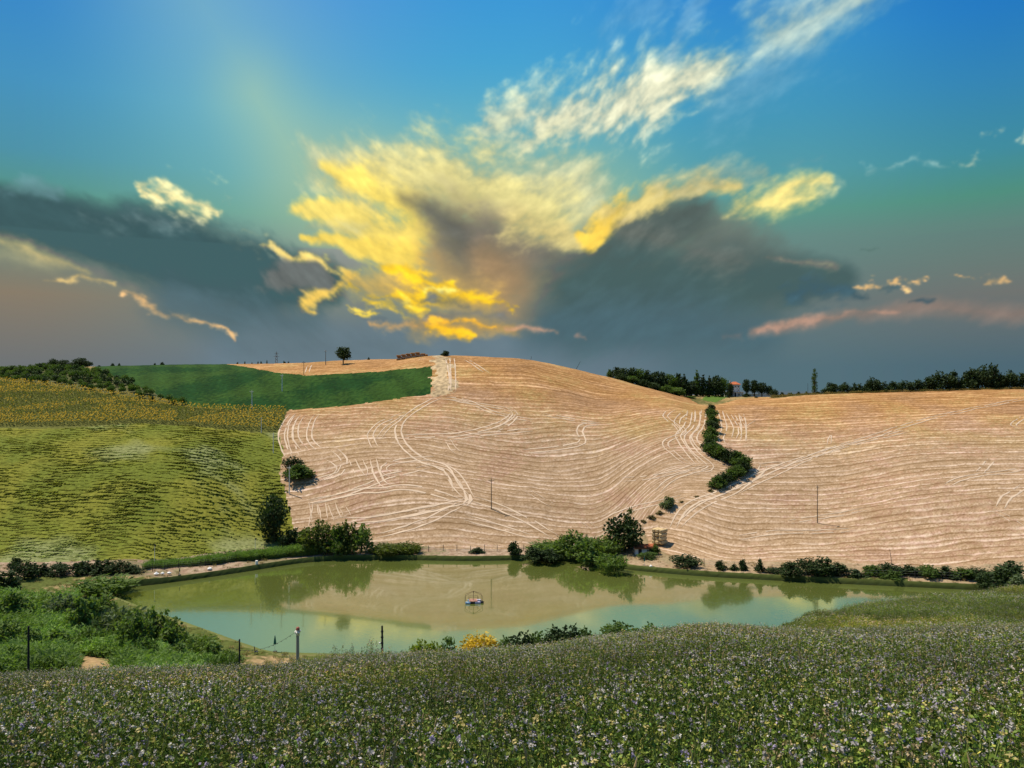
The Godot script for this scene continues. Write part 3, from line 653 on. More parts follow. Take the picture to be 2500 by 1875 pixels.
func build_land() -> void:
	var zs := row_depths()
	var nc := int(2.0 * U_MAX / STEP_U) + 1
	var nr := zs.size()
	var h := PackedFloat32Array()
	h.resize(nc * nr)
	var kind := PackedByteArray()
	kind.resize(nc * nr)
	var rough := FastNoiseLite.new()
	rough.seed = 3
	rough.frequency = 0.12
	rough.fractal_octaves = 3
	for r in nr:
		var z := zs[r]
		for k in nc:
			var x := (-U_MAX + k * STEP_U) * z
			var y := height(x, z)
			var f := field_at(x, z)
			if f == WATER: y = -1.3
			elif f == MEADOW: y += 0.35 * lumps.get_noise_2d(x * 1.5, z * 1.5)
			elif f == BANK or f == VERGE: y += 0.3 * rough.get_noise_2d(x, z)
			elif f == CLOVER or f == SUNFLOWER: y += 0.2 * rough.get_noise_2d(x, z)
			else: y += 0.5 * lumps.get_noise_2d(x, z * 1.4) + 0.12 * rough.get_noise_2d(x * 1.3, z * 1.3)
			h[r * nc + k] = y
			kind[r * nc + k] = f
	# normals
	var nrm := PackedVector3Array()
	nrm.resize(nc * nr)
	for r in nr:
		var r0 := maxi(r - 1, 0)
		var r1 := mini(r + 1, nr - 1)
		var dz := zs[r1] - zs[r0]
		for k in nc:
			var k0 := maxi(k - 1, 0)
			var k1 := mini(k + 1, nc - 1)
			var sx := (h[r * nc + k1] - h[r * nc + k0]) / ((k1 - k0) * STEP_U * zs[r])
			var u := -U_MAX + k * STEP_U
			var sz := (h[r1 * nc + k] - h[r0 * nc + k]) / dz - sx * u
			nrm[r * nc + k] = Vector3(-sx, 1.0, sz).normalized()
	var cells := []
	for i in 12: cells.append(PackedInt32Array())
	for r in nr - 1:
		for k in nc - 1:
			cells[kind[r * nc + k]].append(r * nc + k)
	var tone := FastNoiseLite.new()
	tone.seed = 77
	tone.frequency = 0.03
	tone.fractal_octaves = 5
	var speck := FastNoiseLite.new()
	speck.seed = 78
	speck.frequency = 0.45
	speck.fractal_octaves = 3
	for f in 12:
		if cells[f].is_empty(): continue
		var s := Shape.new()
		var remap := PackedInt32Array()
		remap.resize(nc * nr)
		remap.fill(-1)
		for c: int in cells[f]:
			var q: Array[int] = [c, c + 1, c + nc + 1, c + nc]
			for g: int in q:
				if remap[g] < 0:
					remap[g] = s.v.size()
					var z := zs[g / nc]
					var u := -U_MAX + (g % nc) * STEP_U
					var x := u * z
					s.v.append(Vector3(x, h[g], -z))
					s.n.append(nrm[g])
					var t := tone.get_noise_2d(x, z)
					var d := speck.get_noise_2d(x, z)
					s.c.append(field_color(f, x, z, h[g], t, d))
					if f == STUBBLE or f == WHEAT:
						s.uv.append(row_coordinate(f, u, z, x, t))
					elif f == ROAD: s.uv.append(Vector2(x * 0.6, z * 0.02))
					else: s.uv.append(Vector2(x, z) * 0.07)
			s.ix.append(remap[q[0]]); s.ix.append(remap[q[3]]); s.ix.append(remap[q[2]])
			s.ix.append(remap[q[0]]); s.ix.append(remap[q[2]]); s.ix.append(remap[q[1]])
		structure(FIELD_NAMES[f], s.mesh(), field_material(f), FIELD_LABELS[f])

# across the rows of straw: 0 at the bottom of the field, 1 at its top
func row_coordinate(f: int, u: float, z: float, x: float, t: float) -> Vector2:
	var w := lumps.get_noise_2d(x * 0.55, z * 0.4)
	if f == STUBBLE:
		var low := 191.0 + 31.0 * smoothstep(0.10, 0.22, u)
		var top := 322.0
		var v := (z - low) / (top - low)
		v += 0.030 * sin(u * 17.0 + v * 5.0) * smoothstep(0.0, 0.3, v) + 0.035 * w + 0.10 * u * (1.0 - v)
		return Vector2(u * 1.7, v * (1.3 - 0.3 * v))
	var lo := 173.0 + 18.0 * smoothstep(0.3, 0.17, u)
	var hi := 318.0
	var q := (z - lo) / (hi - lo)
	q -= 0.42 * q * (1.0 - q) * (1.0 - exp(-maxf(u - 0.19, 0.0) / 0.16))
	q += 0.010 * w + 0.008 * sin(u * 14.0 + q * 9.0)
	return Vector2(u * 1.7 + 0.37, q * (1.4 - 0.4 * q))

func field_color(f: int, x: float, z: float, y: float, t: float, d: float) -> Color:
	var g := 1.0 + 0.25 * d
	match f:
		WATER: return Color(0.10, 0.13, 0.04)
		BANK:
			var u := x / z
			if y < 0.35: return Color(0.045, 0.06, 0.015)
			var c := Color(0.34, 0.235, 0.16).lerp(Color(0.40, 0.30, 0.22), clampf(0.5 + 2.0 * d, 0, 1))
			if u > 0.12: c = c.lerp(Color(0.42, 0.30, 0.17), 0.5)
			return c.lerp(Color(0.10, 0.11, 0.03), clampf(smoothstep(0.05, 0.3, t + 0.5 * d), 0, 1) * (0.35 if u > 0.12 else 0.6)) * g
		VERGE:
			if z < 112.0 and x / z > -0.57 and x / z < -0.485: return Color(0.40, 0.27, 0.14).lerp(Color(0.26, 0.22, 0.09), smoothstep(-0.1, 0.3, t + 0.4 * d)) * g
			if z < 170.0:
				return Color(0.10, 0.12, 0.03).lerp(Color(0.36, 0.25, 0.13), smoothstep(0.25, 0.5, t + 0.3 * d)) * g
			return Color(0.14, 0.13, 0.045).lerp(Color(0.36, 0.25, 0.11), smoothstep(-0.2, 0.2, t + 0.4 * d)) * g
		CLOVER: return Color(0.014, 0.055, 0.012).lerp(Color(0.036, 0.085, 0.015), clampf(0.45 + 2.0 * t + 0.9 * d, 0, 1)) * (0.9 + 0.35 * d + 0.12 * sin(x * 0.55 + z * 0.25))
		SUNFLOWER: return Color(0.13, 0.135, 0.035) * g
		MEADOW:
			var c := Color(0.150, 0.178, 0.028).lerp(Color(0.215, 0.215, 0.034), clampf(0.5 + 2.0 * t, 0, 1))
			var band := smoothstep(0.1, 0.32, lumps.get_noise_2d(x * 0.8 + z * 0.5, z * 0.8))
			return c.lerp(Color(0.26, 0.28, 0.13), band * 0.75) * g
		STUBBLE, WHEAT:
			var c := Color(1.20, 1.115, 1.17).lerp(Color(0.98, 0.76, 0.48), smoothstep(207.0, 300.0, z + 36.0 * t))
			if f == WHEAT and x > 78.0 + (z - 175.0) * 0.3 and x < 125.0 and z < 226.0: c *= lerpf(1.0, 0.86, smoothstep(-0.1, 0.1, t + 0.1))
			return c * (1.0 + 0.2 * d + 0.35 * t)
		ROAD: return Color(0.50, 0.375, 0.225) * (1.0 + 0.7 * d + 0.4 * t)
		LAWN: return Color(0.10, 0.17, 0.03) * g
		GROVE: return Color(0.12, 0.12, 0.05) * g
	return Color(0.06, 0.075, 0.02).lerp(Color(0.14, 0.14, 0.03), clampf(0.5 + 1.5 * t, 0, 1)) * g

func straw_texture(seed_: int, rows: int) -> ImageTexture:
	var w := 512
	var hgt := 1792
	var a := FastNoiseLite.new()
	a.seed = seed_
	a.frequency = 1.0
	a.fractal_octaves = 4
	var lvl := RandomNumberGenerator.new()
	lvl.seed = seed_
	var mid := PackedFloat32Array()
	var wid := PackedFloat32Array()
	var amp := PackedFloat32Array()
	for i in rows + 1:
		mid.append(0.5 + lvl.randf_range(-0.22, 0.22))
		wid.append(lvl.randf_range(0.11, 0.24))
		amp.append(lvl.randf_range(0.25, 0.9))
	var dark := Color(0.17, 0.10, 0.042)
	var tan_ := Color(0.41, 0.285, 0.175)
	var pale := Color(0.64, 0.50, 0.385)
	var bytes := PackedByteArray()
	bytes.resize(w * hgt * 3)
	var k := 0
	for y in hgt:
		var q := y / float(hgt) * rows
		for x in w:
			# the pattern closes on itself along the row
			var ang := TAU * x / w
			var cx := cos(ang) * 1.5
			var sx := sin(ang) * 1.5
			var along := a.get_noise_3d(cx, sx, q * 0.5)
			var fine := a.get_noise_3d(cx * 22.0, sx * 22.0, q * 2.6)
			var qq := q + along * 0.28
			var i := clampi(int(qq), 0, rows)
			var d := (qq - i - mid[i]) / wid[i]
			var p := exp(-d * d) * amp[i] * clampf(0.75 + 1.9 * along + 1.1 * fine, 0.05, 1.3)
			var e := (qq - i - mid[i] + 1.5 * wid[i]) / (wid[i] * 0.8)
			var s := exp(-e * e) * clampf(0.6 + 2.0 * fine - 1.4 * along, 0.0, 1.0)  # shade under each straw row, painted in as a dark line along one side
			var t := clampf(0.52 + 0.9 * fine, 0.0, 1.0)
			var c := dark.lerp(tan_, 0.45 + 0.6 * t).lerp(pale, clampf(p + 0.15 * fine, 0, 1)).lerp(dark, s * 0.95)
			var band := clampf(0.5 + 2.2 * a.get_noise_3d(cx * 5.0, sx * 5.0, q * 0.9 + 50.0), 0.0, 1.0)
			var blot := clampf(2.4 * a.get_noise_3d(cx * 12.0, sx * 12.0, q * 1.7 + 90.0), 0.0, 1.0)
			c = c.lerp(dark, 0.22 * band * band + 0.28 * blot)
			c = c.linear_to_srgb()
			bytes[k] = int(c.r * 255.0)
			bytes[k + 1] = int(c.g * 255.0)
			bytes[k + 2] = int(c.b * 255.0)
			k += 3
	return ImageTexture.create_from_image(Image.create_from_data(w, hgt, false, Image.FORMAT_RGB8, bytes))

func field_material(f: int) -> StandardMaterial3D:
	var m := paint(Color.WHITE, 1.0, 0.0, 0.2)
	m.cull_mode = BaseMaterial3D.CULL_BACK
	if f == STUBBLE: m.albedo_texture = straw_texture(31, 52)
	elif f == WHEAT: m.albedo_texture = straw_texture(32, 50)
	elif f != WATER:
		m.albedo_texture = grain(100 + f, 0.03, Color(0.55, 0.55, 0.5), Color(1.25, 1.25, 1.2).clamp(), 5)
		m.uv1_scale = Vector3(1, 1, 1)
	return m

func build_pond() -> void:
	var s := Shape.new()
	s.v = PackedVector3Array([Vector3(-95, 0, -190), Vector3(112, 0, -190), Vector3(112, 0, -112), Vector3(-95, 0, -112)])
	s.n = PackedVector3Array([Vector3.UP, Vector3.UP, Vector3.UP, Vector3.UP])
	s.uv = PackedVector2Array([Vector2(0, 0), Vector2(23, 0), Vector2(23, 8), Vector2(0, 8)])
	s.ix = PackedInt32Array([0, 1, 2, 0, 2, 3])
	var m := StandardMaterial3D.new()
	m.albedo_color = Color(0.098, 0.120, 0.026).linear_to_srgb()
	m.roughness = 0.17
	m.roughness_texture = grain(15, 0.012, Color(0.03, 0.03, 0.03), Color(0.6, 0.6, 0.6), 3)
	m.metallic_specular = 0.707
	m.clearcoat_enabled = true
	m.clearcoat = 1.0
	m.clearcoat_roughness = 0.04
	var nz := FastNoiseLite.new()
	nz.seed = 8
	nz.frequency = 0.02
	nz.fractal_octaves = 4
	var t := NoiseTexture2D.new()
	t.width = 512
	t.height = 512
	t.seamless = true
	t.as_normal_map = true
	t.bump_strength = 2.0
	t.noise = nz
	m.normal_enabled = true
	m.normal_texture = t
	m.normal_scale = 0.10
	structure("pond_water", s.mesh(), m, "calm green pond mirroring the hills, below the alfalfa slope")

# a wheel track pressed into the straw: one or two pale ribbons that follow the ground
func track(pts: Array, gauge: float, width: float) -> void:
	var path: Array[Vector2] = []
	for i in pts.size() - 1:
		var p0: Vector2 = pts[maxi(i - 1, 0)]
		var p3: Vector2 = pts[mini(i + 2, pts.size() - 1)]
		var a: Vector2 = pts[i]
		var b: Vector2 = pts[i + 1]
		var steps := maxi(2, int(a.distance_to(b) / 1.6))
		for k in steps:
			path.append(a.cubic_interpolate(b, p0, p3, k / float(steps)))
	path.append(pts[-1])
	var s := Shape.new()
	for side in ([-0.5, 0.5] if gauge > 0.0 else [0.0]):
		var first := true
		var skip := false
		for i in path.size():
			var d := (path[mini(i + 1, path.size() - 1)] - path[maxi(i - 1, 0)]).normalized()
			var nrm := Vector2(-d.y, d.x)
			var p: Vector2 = path[i] + nrm * (gauge * side + rng.randf_range(-0.1, 0.1))
			var w := width * rng.randf_range(0.3, 0.58) * clampf(minf(i, path.size() - 1 - i) / 3.0, 0.15, 1.0)
			var tone := rng.randf_range(0.8, 1.02)
			for e in [-1.0, 1.0]:
				var q: Vector2 = p + nrm * w * e
				s.v.append(Vector3(q.x, land(q.x, q.y) + track_lift, -q.y))
				s.n.append(Vector3(0, 0.94, 0.34))
				s.c.append(Color(0.54, 0.42, 0.305) * tone)
			var k := s.v.size()
			skip = rng.randf() < 0.08
			if not first and not skip:
				s.ix.append(k - 4); s.ix.append(k - 3); s.ix.append(k - 1)
				s.ix.append(k - 4); s.ix.append(k - 1); s.ix.append(k - 2)
			first = false
	var o := piece(track_name, s.mesh(), straw_paint)
	o.set_meta("kind", "structure")

var straw_paint: StandardMaterial3D
var track_name := "wheel_track"
var track_lift := 0.06
var rough_land := FastNoiseLite.new()
# the stubble's own surface, with its small unevenness
func land(x: float, z: float) -> float:
	return height(x, z) + 0.5 * lumps.get_noise_2d(x, z * 1.4) + 0.12 * rough_land.get_noise_2d(x * 1.3, z * 1.3)

func draw_tracks() -> void:
	straw_paint = paint(Color.WHITE, 1.0, 0.0, 0.2)
	rough_land.seed = 3
	rough_land.frequency = 0.12
	rough_land.fractal_octaves = 3
	track([Vector2(-24.2, 264.9), Vector2(-28.1, 261.3), Vector2(-32.2, 255.9), Vector2(-35.1, 249.8), Vector2(-35.2, 243.6), Vector2(-33.2, 237.5), Vector2(-29.5, 231.7), Vector2(-25.2, 227.3), Vector2(-19.7, 224.5), Vector2(-17.2, 220.1), Vector2(-14.6, 213.7), Vector2(-11.5, 210.1)], 1.9, 0.55)
	track([Vector2(-22.4, 225.8), Vector2(-18.2, 223.8), Vector2(-14.9, 219.5), Vector2(-12.4, 213.8), Vector2(-10.8, 210.1)], 1.6, 0.50)
	track([Vector2(-24.3, 226.2), Vector2(-19.1, 221.9), Vector2(-16.6, 217.0), Vector2(-15.9, 212.5)], 0.0, 0.60)
	track([Vector2(-12.4, 213.2), Vector2(-11.5, 209.6), Vector2(-12.4, 207.6)], 1.2, 1.60)
	track([Vector2(-10.8, 210.1), Vector2(-5.3, 207.9), Vector2(-0.1, 205.4), Vector2(5.3, 202.3), Vector2(11.2, 197.4)], 1.8, 0.50)
	track([Vector2(-11.5, 209.4), Vector2(-18.8, 206.8), Vector2(-28.8, 205.1), Vector2(-36.8, 204.4)], 1.8, 0.55)
	track([Vector2(-14.2, 209.0), Vector2(-22.9, 213.3), Vector2(-30.3, 215.5), Vector2(-35.5, 214.9), Vector2(-40.8, 215.1), Vector2(-47.6, 213.8), Vector2(-54.9, 212.1)], 1.9, 0.55)
	track([Vector2(-54.7, 211.5), Vector2(-45.9, 214.2), Vector2(-39.5, 217.6), Vector2(-34.7, 221.0), Vector2(-29.1, 222.6), Vector2(-23.4, 224.6)], 1.8, 0.50)
	track([Vector2(-66.2, 233.5), Vector2(-71.6, 244.6), Vector2(-73.4, 254.9), Vector2(-73.2, 263.1)], 1.8, 0.50)
	track([Vector2(-63.9, 233.5), Vector2(-68.8, 244.6), Vector2(-71.0, 254.0), Vector2(-71.0, 261.6)], 1.6, 0.45)
	track([Vector2(-62.3, 237.0), Vector2(-67.4, 245.3), Vector2(-69.5, 253.8), Vector2(-69.3, 260.2)], 1.8, 0.45)
	track([Vector2(-57.5, 236.3), Vector2(-62.6, 243.9), Vector2(-64.5, 252.4), Vector2(-64.8, 257.6), Vector2(-64.4, 260.2)], 1.6, 0.45)
	track([Vector2(0.9, 256.9), Vector2(-2.2, 250.3), Vector2(-8.2, 244.9), Vector2(-18.0, 240.4), Vector2(-33.8, 240.8)], 1.8, 0.50)
	track([Vector2(0.9, 256.0), Vector2(-2.3, 259.1), Vector2(-13.1, 260.9), Vector2(-21.5, 263.9)], 1.6, 0.45)
	track([Vector2(-19.6, 238.2), Vector2(-17.4, 233.1), Vector2(-15.8, 231.2)], 1.7, 0.40)
	track([Vector2(-19.5, 237.8), Vector2(-10.1, 241.0), Vector2(6.4, 246.3)], 1.6, 0.45)
	track([Vector2(-32.8, 220.7), Vector2(-36.5, 223.6), Vector2(-35.6, 226.9), Vector2(-30.2, 228.4), Vector2(-22.7, 228.5)], 1.8, 0.50)
	track([Vector2(-46.8, 230.4), Vector2(-44.7, 225.7), Vector2(-42.0, 221.2)], 1.7, 0.50)
	track([Vector2(-43.7, 230.0), Vector2(-41.1, 224.1), Vector2(-40.9, 221.1)], 0.0, 0.50)
	track([Vector2(-40.7, 230.3), Vector2(-38.2, 222.6), Vector2(-35.6, 217.7), Vector2(-33.1, 215.7)], 1.7, 0.50)
	track([Vector2(-53.4, 236.3), Vector2(-49.0, 230.1), Vector2(-49.1, 223.9), Vector2(-53.1, 222.0), Vector2(-57.8, 219.1)], 1.7, 0.50)
	track([Vector2(-54.5, 230.9), Vector2(-50.6, 227.1), Vector2(-50.6, 224.1), Vector2(-54.2, 220.5)], 0.0, 0.60)
	track([Vector2(-53.5, 211.9), Vector2(-51.2, 205.0)], 1.8, 0.50)
	track([Vector2(-51.0, 211.1), Vector2(-48.6, 204.8)], 1.7, 0.50)
	track([Vector2(-48.3, 210.8), Vector2(-45.2, 204.5)], 1.8, 0.50)
	track([Vector2(-45.4, 209.9), Vector2(-42.7, 205.3)], 1.7, 0.50)
	track([Vector2(-52.2, 201.9), Vector2(-52.9, 208.2), Vector2(-53.5, 211.9)], 0.0, 0.50)
	track([Vector2(-34.2, 255.4), Vector2(-41.5, 251.0), Vector2(-43.8, 243.4), Vector2(-40.9, 235.7)], 1.7, 0.45)
	track([Vector2(-33.7, 254.5), Vector2(-38.8, 247.2), Vector2(-40.8, 240.0)], 1.7, 0.45)
	track([Vector2(-17.9, 307.3), Vector2(-13.4, 296.8), Vector2(-9.2, 288.8)], 1.7, 0.45)
	track([Vector2(-23.2, 263.9), Vector2(-15.3, 262.5), Vector2(-6.5, 255.6), Vector2(6.6, 252.2)], 1.7, 0.40)
	track([Vector2(-23.6, 309.4), Vector2(-21.3, 284.6), Vector2(-20.1, 269.0)], 1.7, 0.50)
	track([Vector2(-25.9, 306.5), Vector2(-22.4, 281.7), Vector2(-21.8, 267.9)], 0.0, 0.60)
	track([Vector2(-45.5, 204.5), Vector2(-35.4, 204.2), Vector2(-18.9, 207.1)], 1.7, 0.40)
	track([Vector2(-34.3, 198.2), Vector2(-21.8, 202.7), Vector2(-12.8, 208.1)], 1.7, 0.45)
	track([Vector2(-12.2, 203.5), Vector2(-5.1, 201.4), Vector2(5.1, 197.2)], 1.6, 0.40)
	track([Vector2(-34.7, 312.7), Vector2(-35.8, 306.2)], 1.5, 0.40)
	track([Vector2(-84.2, 328.1), Vector2(-80.3, 308.0)], 1.5, 0.50)
	track([Vector2(-1.0, 259.9), Vector2(1.1, 255.6), Vector2(-2.0, 247.8), Vector2(-6.3, 243.7)], 1.8, 0.50)
	track([Vector2(29.4, 258.2), Vector2(23.6, 255.4), Vector2(21.5, 249.9), Vector2(21.6, 242.6), Vector2(15.8, 238.4), Vector2(3.5, 233.7)], 1.8, 0.50)
	track([Vector2(9.4, 258.6), Vector2(18.8, 258.0), Vector2(29.4, 258.2)], 1.7, 0.45)
	track([Vector2(68.1, 279.3), Vector2(63.2, 262.6), Vector2(57.8, 249.8), Vector2(58.6, 240.2), Vector2(63.9, 230.8)], 1.6, 0.50)
	track([Vector2(65.4, 277.6), Vector2(61.1, 261.0), Vector2(55.5, 249.7), Vector2(55.6, 239.2), Vector2(58.0, 229.9), Vector2(52.0, 225.6)], 1.7, 0.50)
	track([Vector2(62.2, 275.3), Vector2(58.2, 261.6), Vector2(53.1, 251.5), Vector2(53.2, 241.0), Vector2(54.9, 231.2)], 1.6, 0.45)
	track([Vector2(60.3, 273.1), Vector2(55.1, 263.3), Vector2(55.4, 254.8), Vector2(47.7, 245.4), Vector2(49.5, 236.5), Vector2(52.3, 231.7)], 1.7, 0.45)
	track([Vector2(56.0, 274.1), Vector2(52.0, 267.3), Vector2(54.4, 259.9), Vector2(54.5, 252.7)], 1.6, 0.40)
	track([Vector2(58.0, 229.9), Vector2(45.6, 223.1), Vector2(39.9, 216.0)], 1.7, 0.45)
	track([Vector2(54.9, 231.2), Vector2(42.2, 224.8), Vector2(30.9, 223.0)], 1.7, 0.40)
	track([Vector2(4.3, 214.2), Vector2(8.4, 210.5), Vector2(11.1, 208.9)], 1.6, 0.35)
	track([Vector2(18.2, 204.8), Vector2(21.2, 201.4)], 1.6, 0.35)
	track([Vector2(46.3, 212.9), Vector2(39.6, 211.0), Vector2(30.6, 208.7), Vector2(25.0, 205.2)], 1.7, 0.45)
	track([Vector2(73.7, 279.3), Vector2(70.4, 261.3), Vector2(66.2, 249.6), Vector2(66.6, 243.6)], 1.6, 0.45)
	track([Vector2(75.6, 275.4), Vector2(74.1, 260.6), Vector2(70.3, 250.1)], 1.6, 0.40)
	track([Vector2(78.4, 274.4), Vector2(76.9, 262.3), Vector2(73.9, 250.7)], 1.6, 0.40)
	track([Vector2(74.2, 232.1), Vector2(69.0, 224.2), Vector2(58.1, 215.0), Vector2(45.7, 207.0), Vector2(40.8, 199.8)], 1.8, 0.55)
	track([Vector2(73.9, 231.2), Vector2(61.9, 216.0), Vector2(48.9, 206.1), Vector2(42.1, 199.8)], 1.8, 0.55)
	track([Vector2(61.3, 214.5), Vector2(76.3, 227.6), Vector2(98.3, 245.0), Vector2(119.7, 256.2), Vector2(143.2, 268.7), Vector2(168.6, 281.6), Vector2(189.4, 291.2)], 1.8, 0.40)
	track([Vector2(67.5, 223.2), Vector2(87.7, 238.2), Vector2(108.2, 249.3), Vector2(128.3, 256.7)], 1.7, 0.50)
	track([Vector2(73.2, 232.0), Vector2(79.3, 234.2), Vector2(81.2, 233.2)], 1.7, 0.60)
	track([Vector2(80.3, 276.1), Vector2(77.2, 262.4), Vector2(72.9, 248.5)], 1.6, 0.45)
	track([Vector2(77.7, 262.4), Vector2(83.3, 269.4)], 0.0, 0.50)
	track([Vector2(99.5, 249.1), Vector2(102.7, 255.4), Vector2(104.4, 257.6), Vector2(101.1, 250.1)], 0.0, 0.40)
	track([Vector2(132.2, 222.8), Vector2(141.2, 232.1)], 1.8, 0.50)
	track([Vector2(138.7, 213.5), Vector2(129.4, 206.6), Vector2(124.9, 201.6)], 1.9, 0.50)
	track([Vector2(121.9, 201.1), Vector2(123.6, 196.9), Vector2(123.8, 190.7)], 1.8, 0.45)
	track([Vector2(92.3, 205.1), Vector2(81.4, 203.1), Vector2(70.1, 199.5)], 1.6, 0.40)
	track([Vector2(118.7, 214.9), Vector2(125.9, 219.4), Vector2(146.2, 225.0)], 1.6, 0.45)
	track([Vector2(174.8, 268.8), Vector2(165.4, 259.9), Vector2(166.4, 255.9)], 1.6, 0.40)
	track([Vector2(55.0, 192.6), Vector2(65.2, 194.7), Vector2(84.6, 195.1)], 1.6, 0.35)

# ---------------------------------------------------------------- plants
var leaf_noise := FastNoiseLite.new()
var moulds := {}
var tints := {}

# leaves strewn through a few rounded masses; each mass is (x, y, z, radius across, radius up)
func leaf_cloud(seed_: int, masses: Array, count: int, size: float, hollow := 0.4, gap := -0.12) -> ArrayMesh:
	var r := RandomNumberGenerator.new()
	r.seed = seed_
	leaf_noise.seed = seed_
	leaf_noise.frequency = 5.0
	var total := 0.0
	for m in masses: total += pow(m[3], 1.3) * m[4]
	var s := Shape.new()
	var made := 0
	var tries := 0
	while made < count and tries < count * 6:
		tries += 1
		var pick := r.randf() * total
		var m: Array = masses[0]
		for q in masses:
			pick -= pow(q[3], 1.3) * q[4]
			if pick <= 0.0:
				m = q
				break
		var dir := Vector3(r.randfn(), r.randfn(), r.randfn()).normalized()
		var rad := pow(r.randf(), hollow) * r.randf_range(0.85, 1.12)
		var p := Vector3(m[0], m[1], m[2]) + dir * Vector3(m[3], m[4], m[3]) * rad
		if p.y < 0.0: continue
		var g := leaf_noise.get_noise_3dv(p)
		if g < gap and rad > 0.55: continue
		var along := (dir * 0.6 + Vector3(r.randfn(), r.randfn() + 0.25, r.randfn())).normalized()
		var across := along.cross(Vector3(r.randfn(), r.randfn(), r.randfn())).normalized()
		var k := size * r.randf_range(0.7, 1.4)
		var tone := clampf(0.95 + 0.9 * g + r.randf_range(-0.35, 0.4), 0.35, 1.7)
		s.leaf(p - along * k * 0.5, along * k, across * k * 0.34, Color(tone * r.randf_range(0.9, 1.1), tone, tone * r.randf_range(0.7, 1.0)))
		made += 1
	return s.mesh()

func blade_tuft(seed_: int, count: int, spread: float) -> ArrayMesh:
	var r := RandomNumberGenerator.new()
	r.seed = seed_
	var s := Shape.new()
	for i in count:
		var a := r.randf() * TAU
		var d := sqrt(r.randf()) * spread
		var p := Vector3(cos(a) * d, 0.0, sin(a) * d)
		var hh := r.randf_range(0.55, 1.0) * (1.0 - 0.35 * d / maxf(spread, 0.01))
		var lean := Vector3(cos(a), 0, sin(a)) * r.randf_range(0.05, 0.25) + Vector3(r.randfn(), 0, r.randfn()) * 0.06
		var side := Vector3(r.randfn(), 0, r.randfn()).normalized() * 0.016
		var tone := r.randf_range(0.6, 1.35)
		var c := Color(tone, tone, tone * 0.8)
		var m1 := p + Vector3(0, hh * 0.55, 0) + lean * 0.3
		var tip := p + Vector3(0, hh, 0) + lean
		s.quad(p - side, p + side, m1 + side, m1 - side, c)
		s.tri(m1 - side, m1 + side, tip, c)
		for k in 4:     # leaves that bend off the stalk
			var q := p.lerp(m1, 0.5).lerp(tip, k / 4.0)
			var la := Vector3(r.randfn(), r.randf_range(0.1, 0.9), r.randfn()).normalized() * r.randf_range(0.13, 0.24)
			s.leaf(q, la, la.cross(Vector3(r.randfn(), r.randfn(), r.randfn())).normalized() * 0.028, c * r.randf_range(0.8, 1.2))
	return s.mesh()

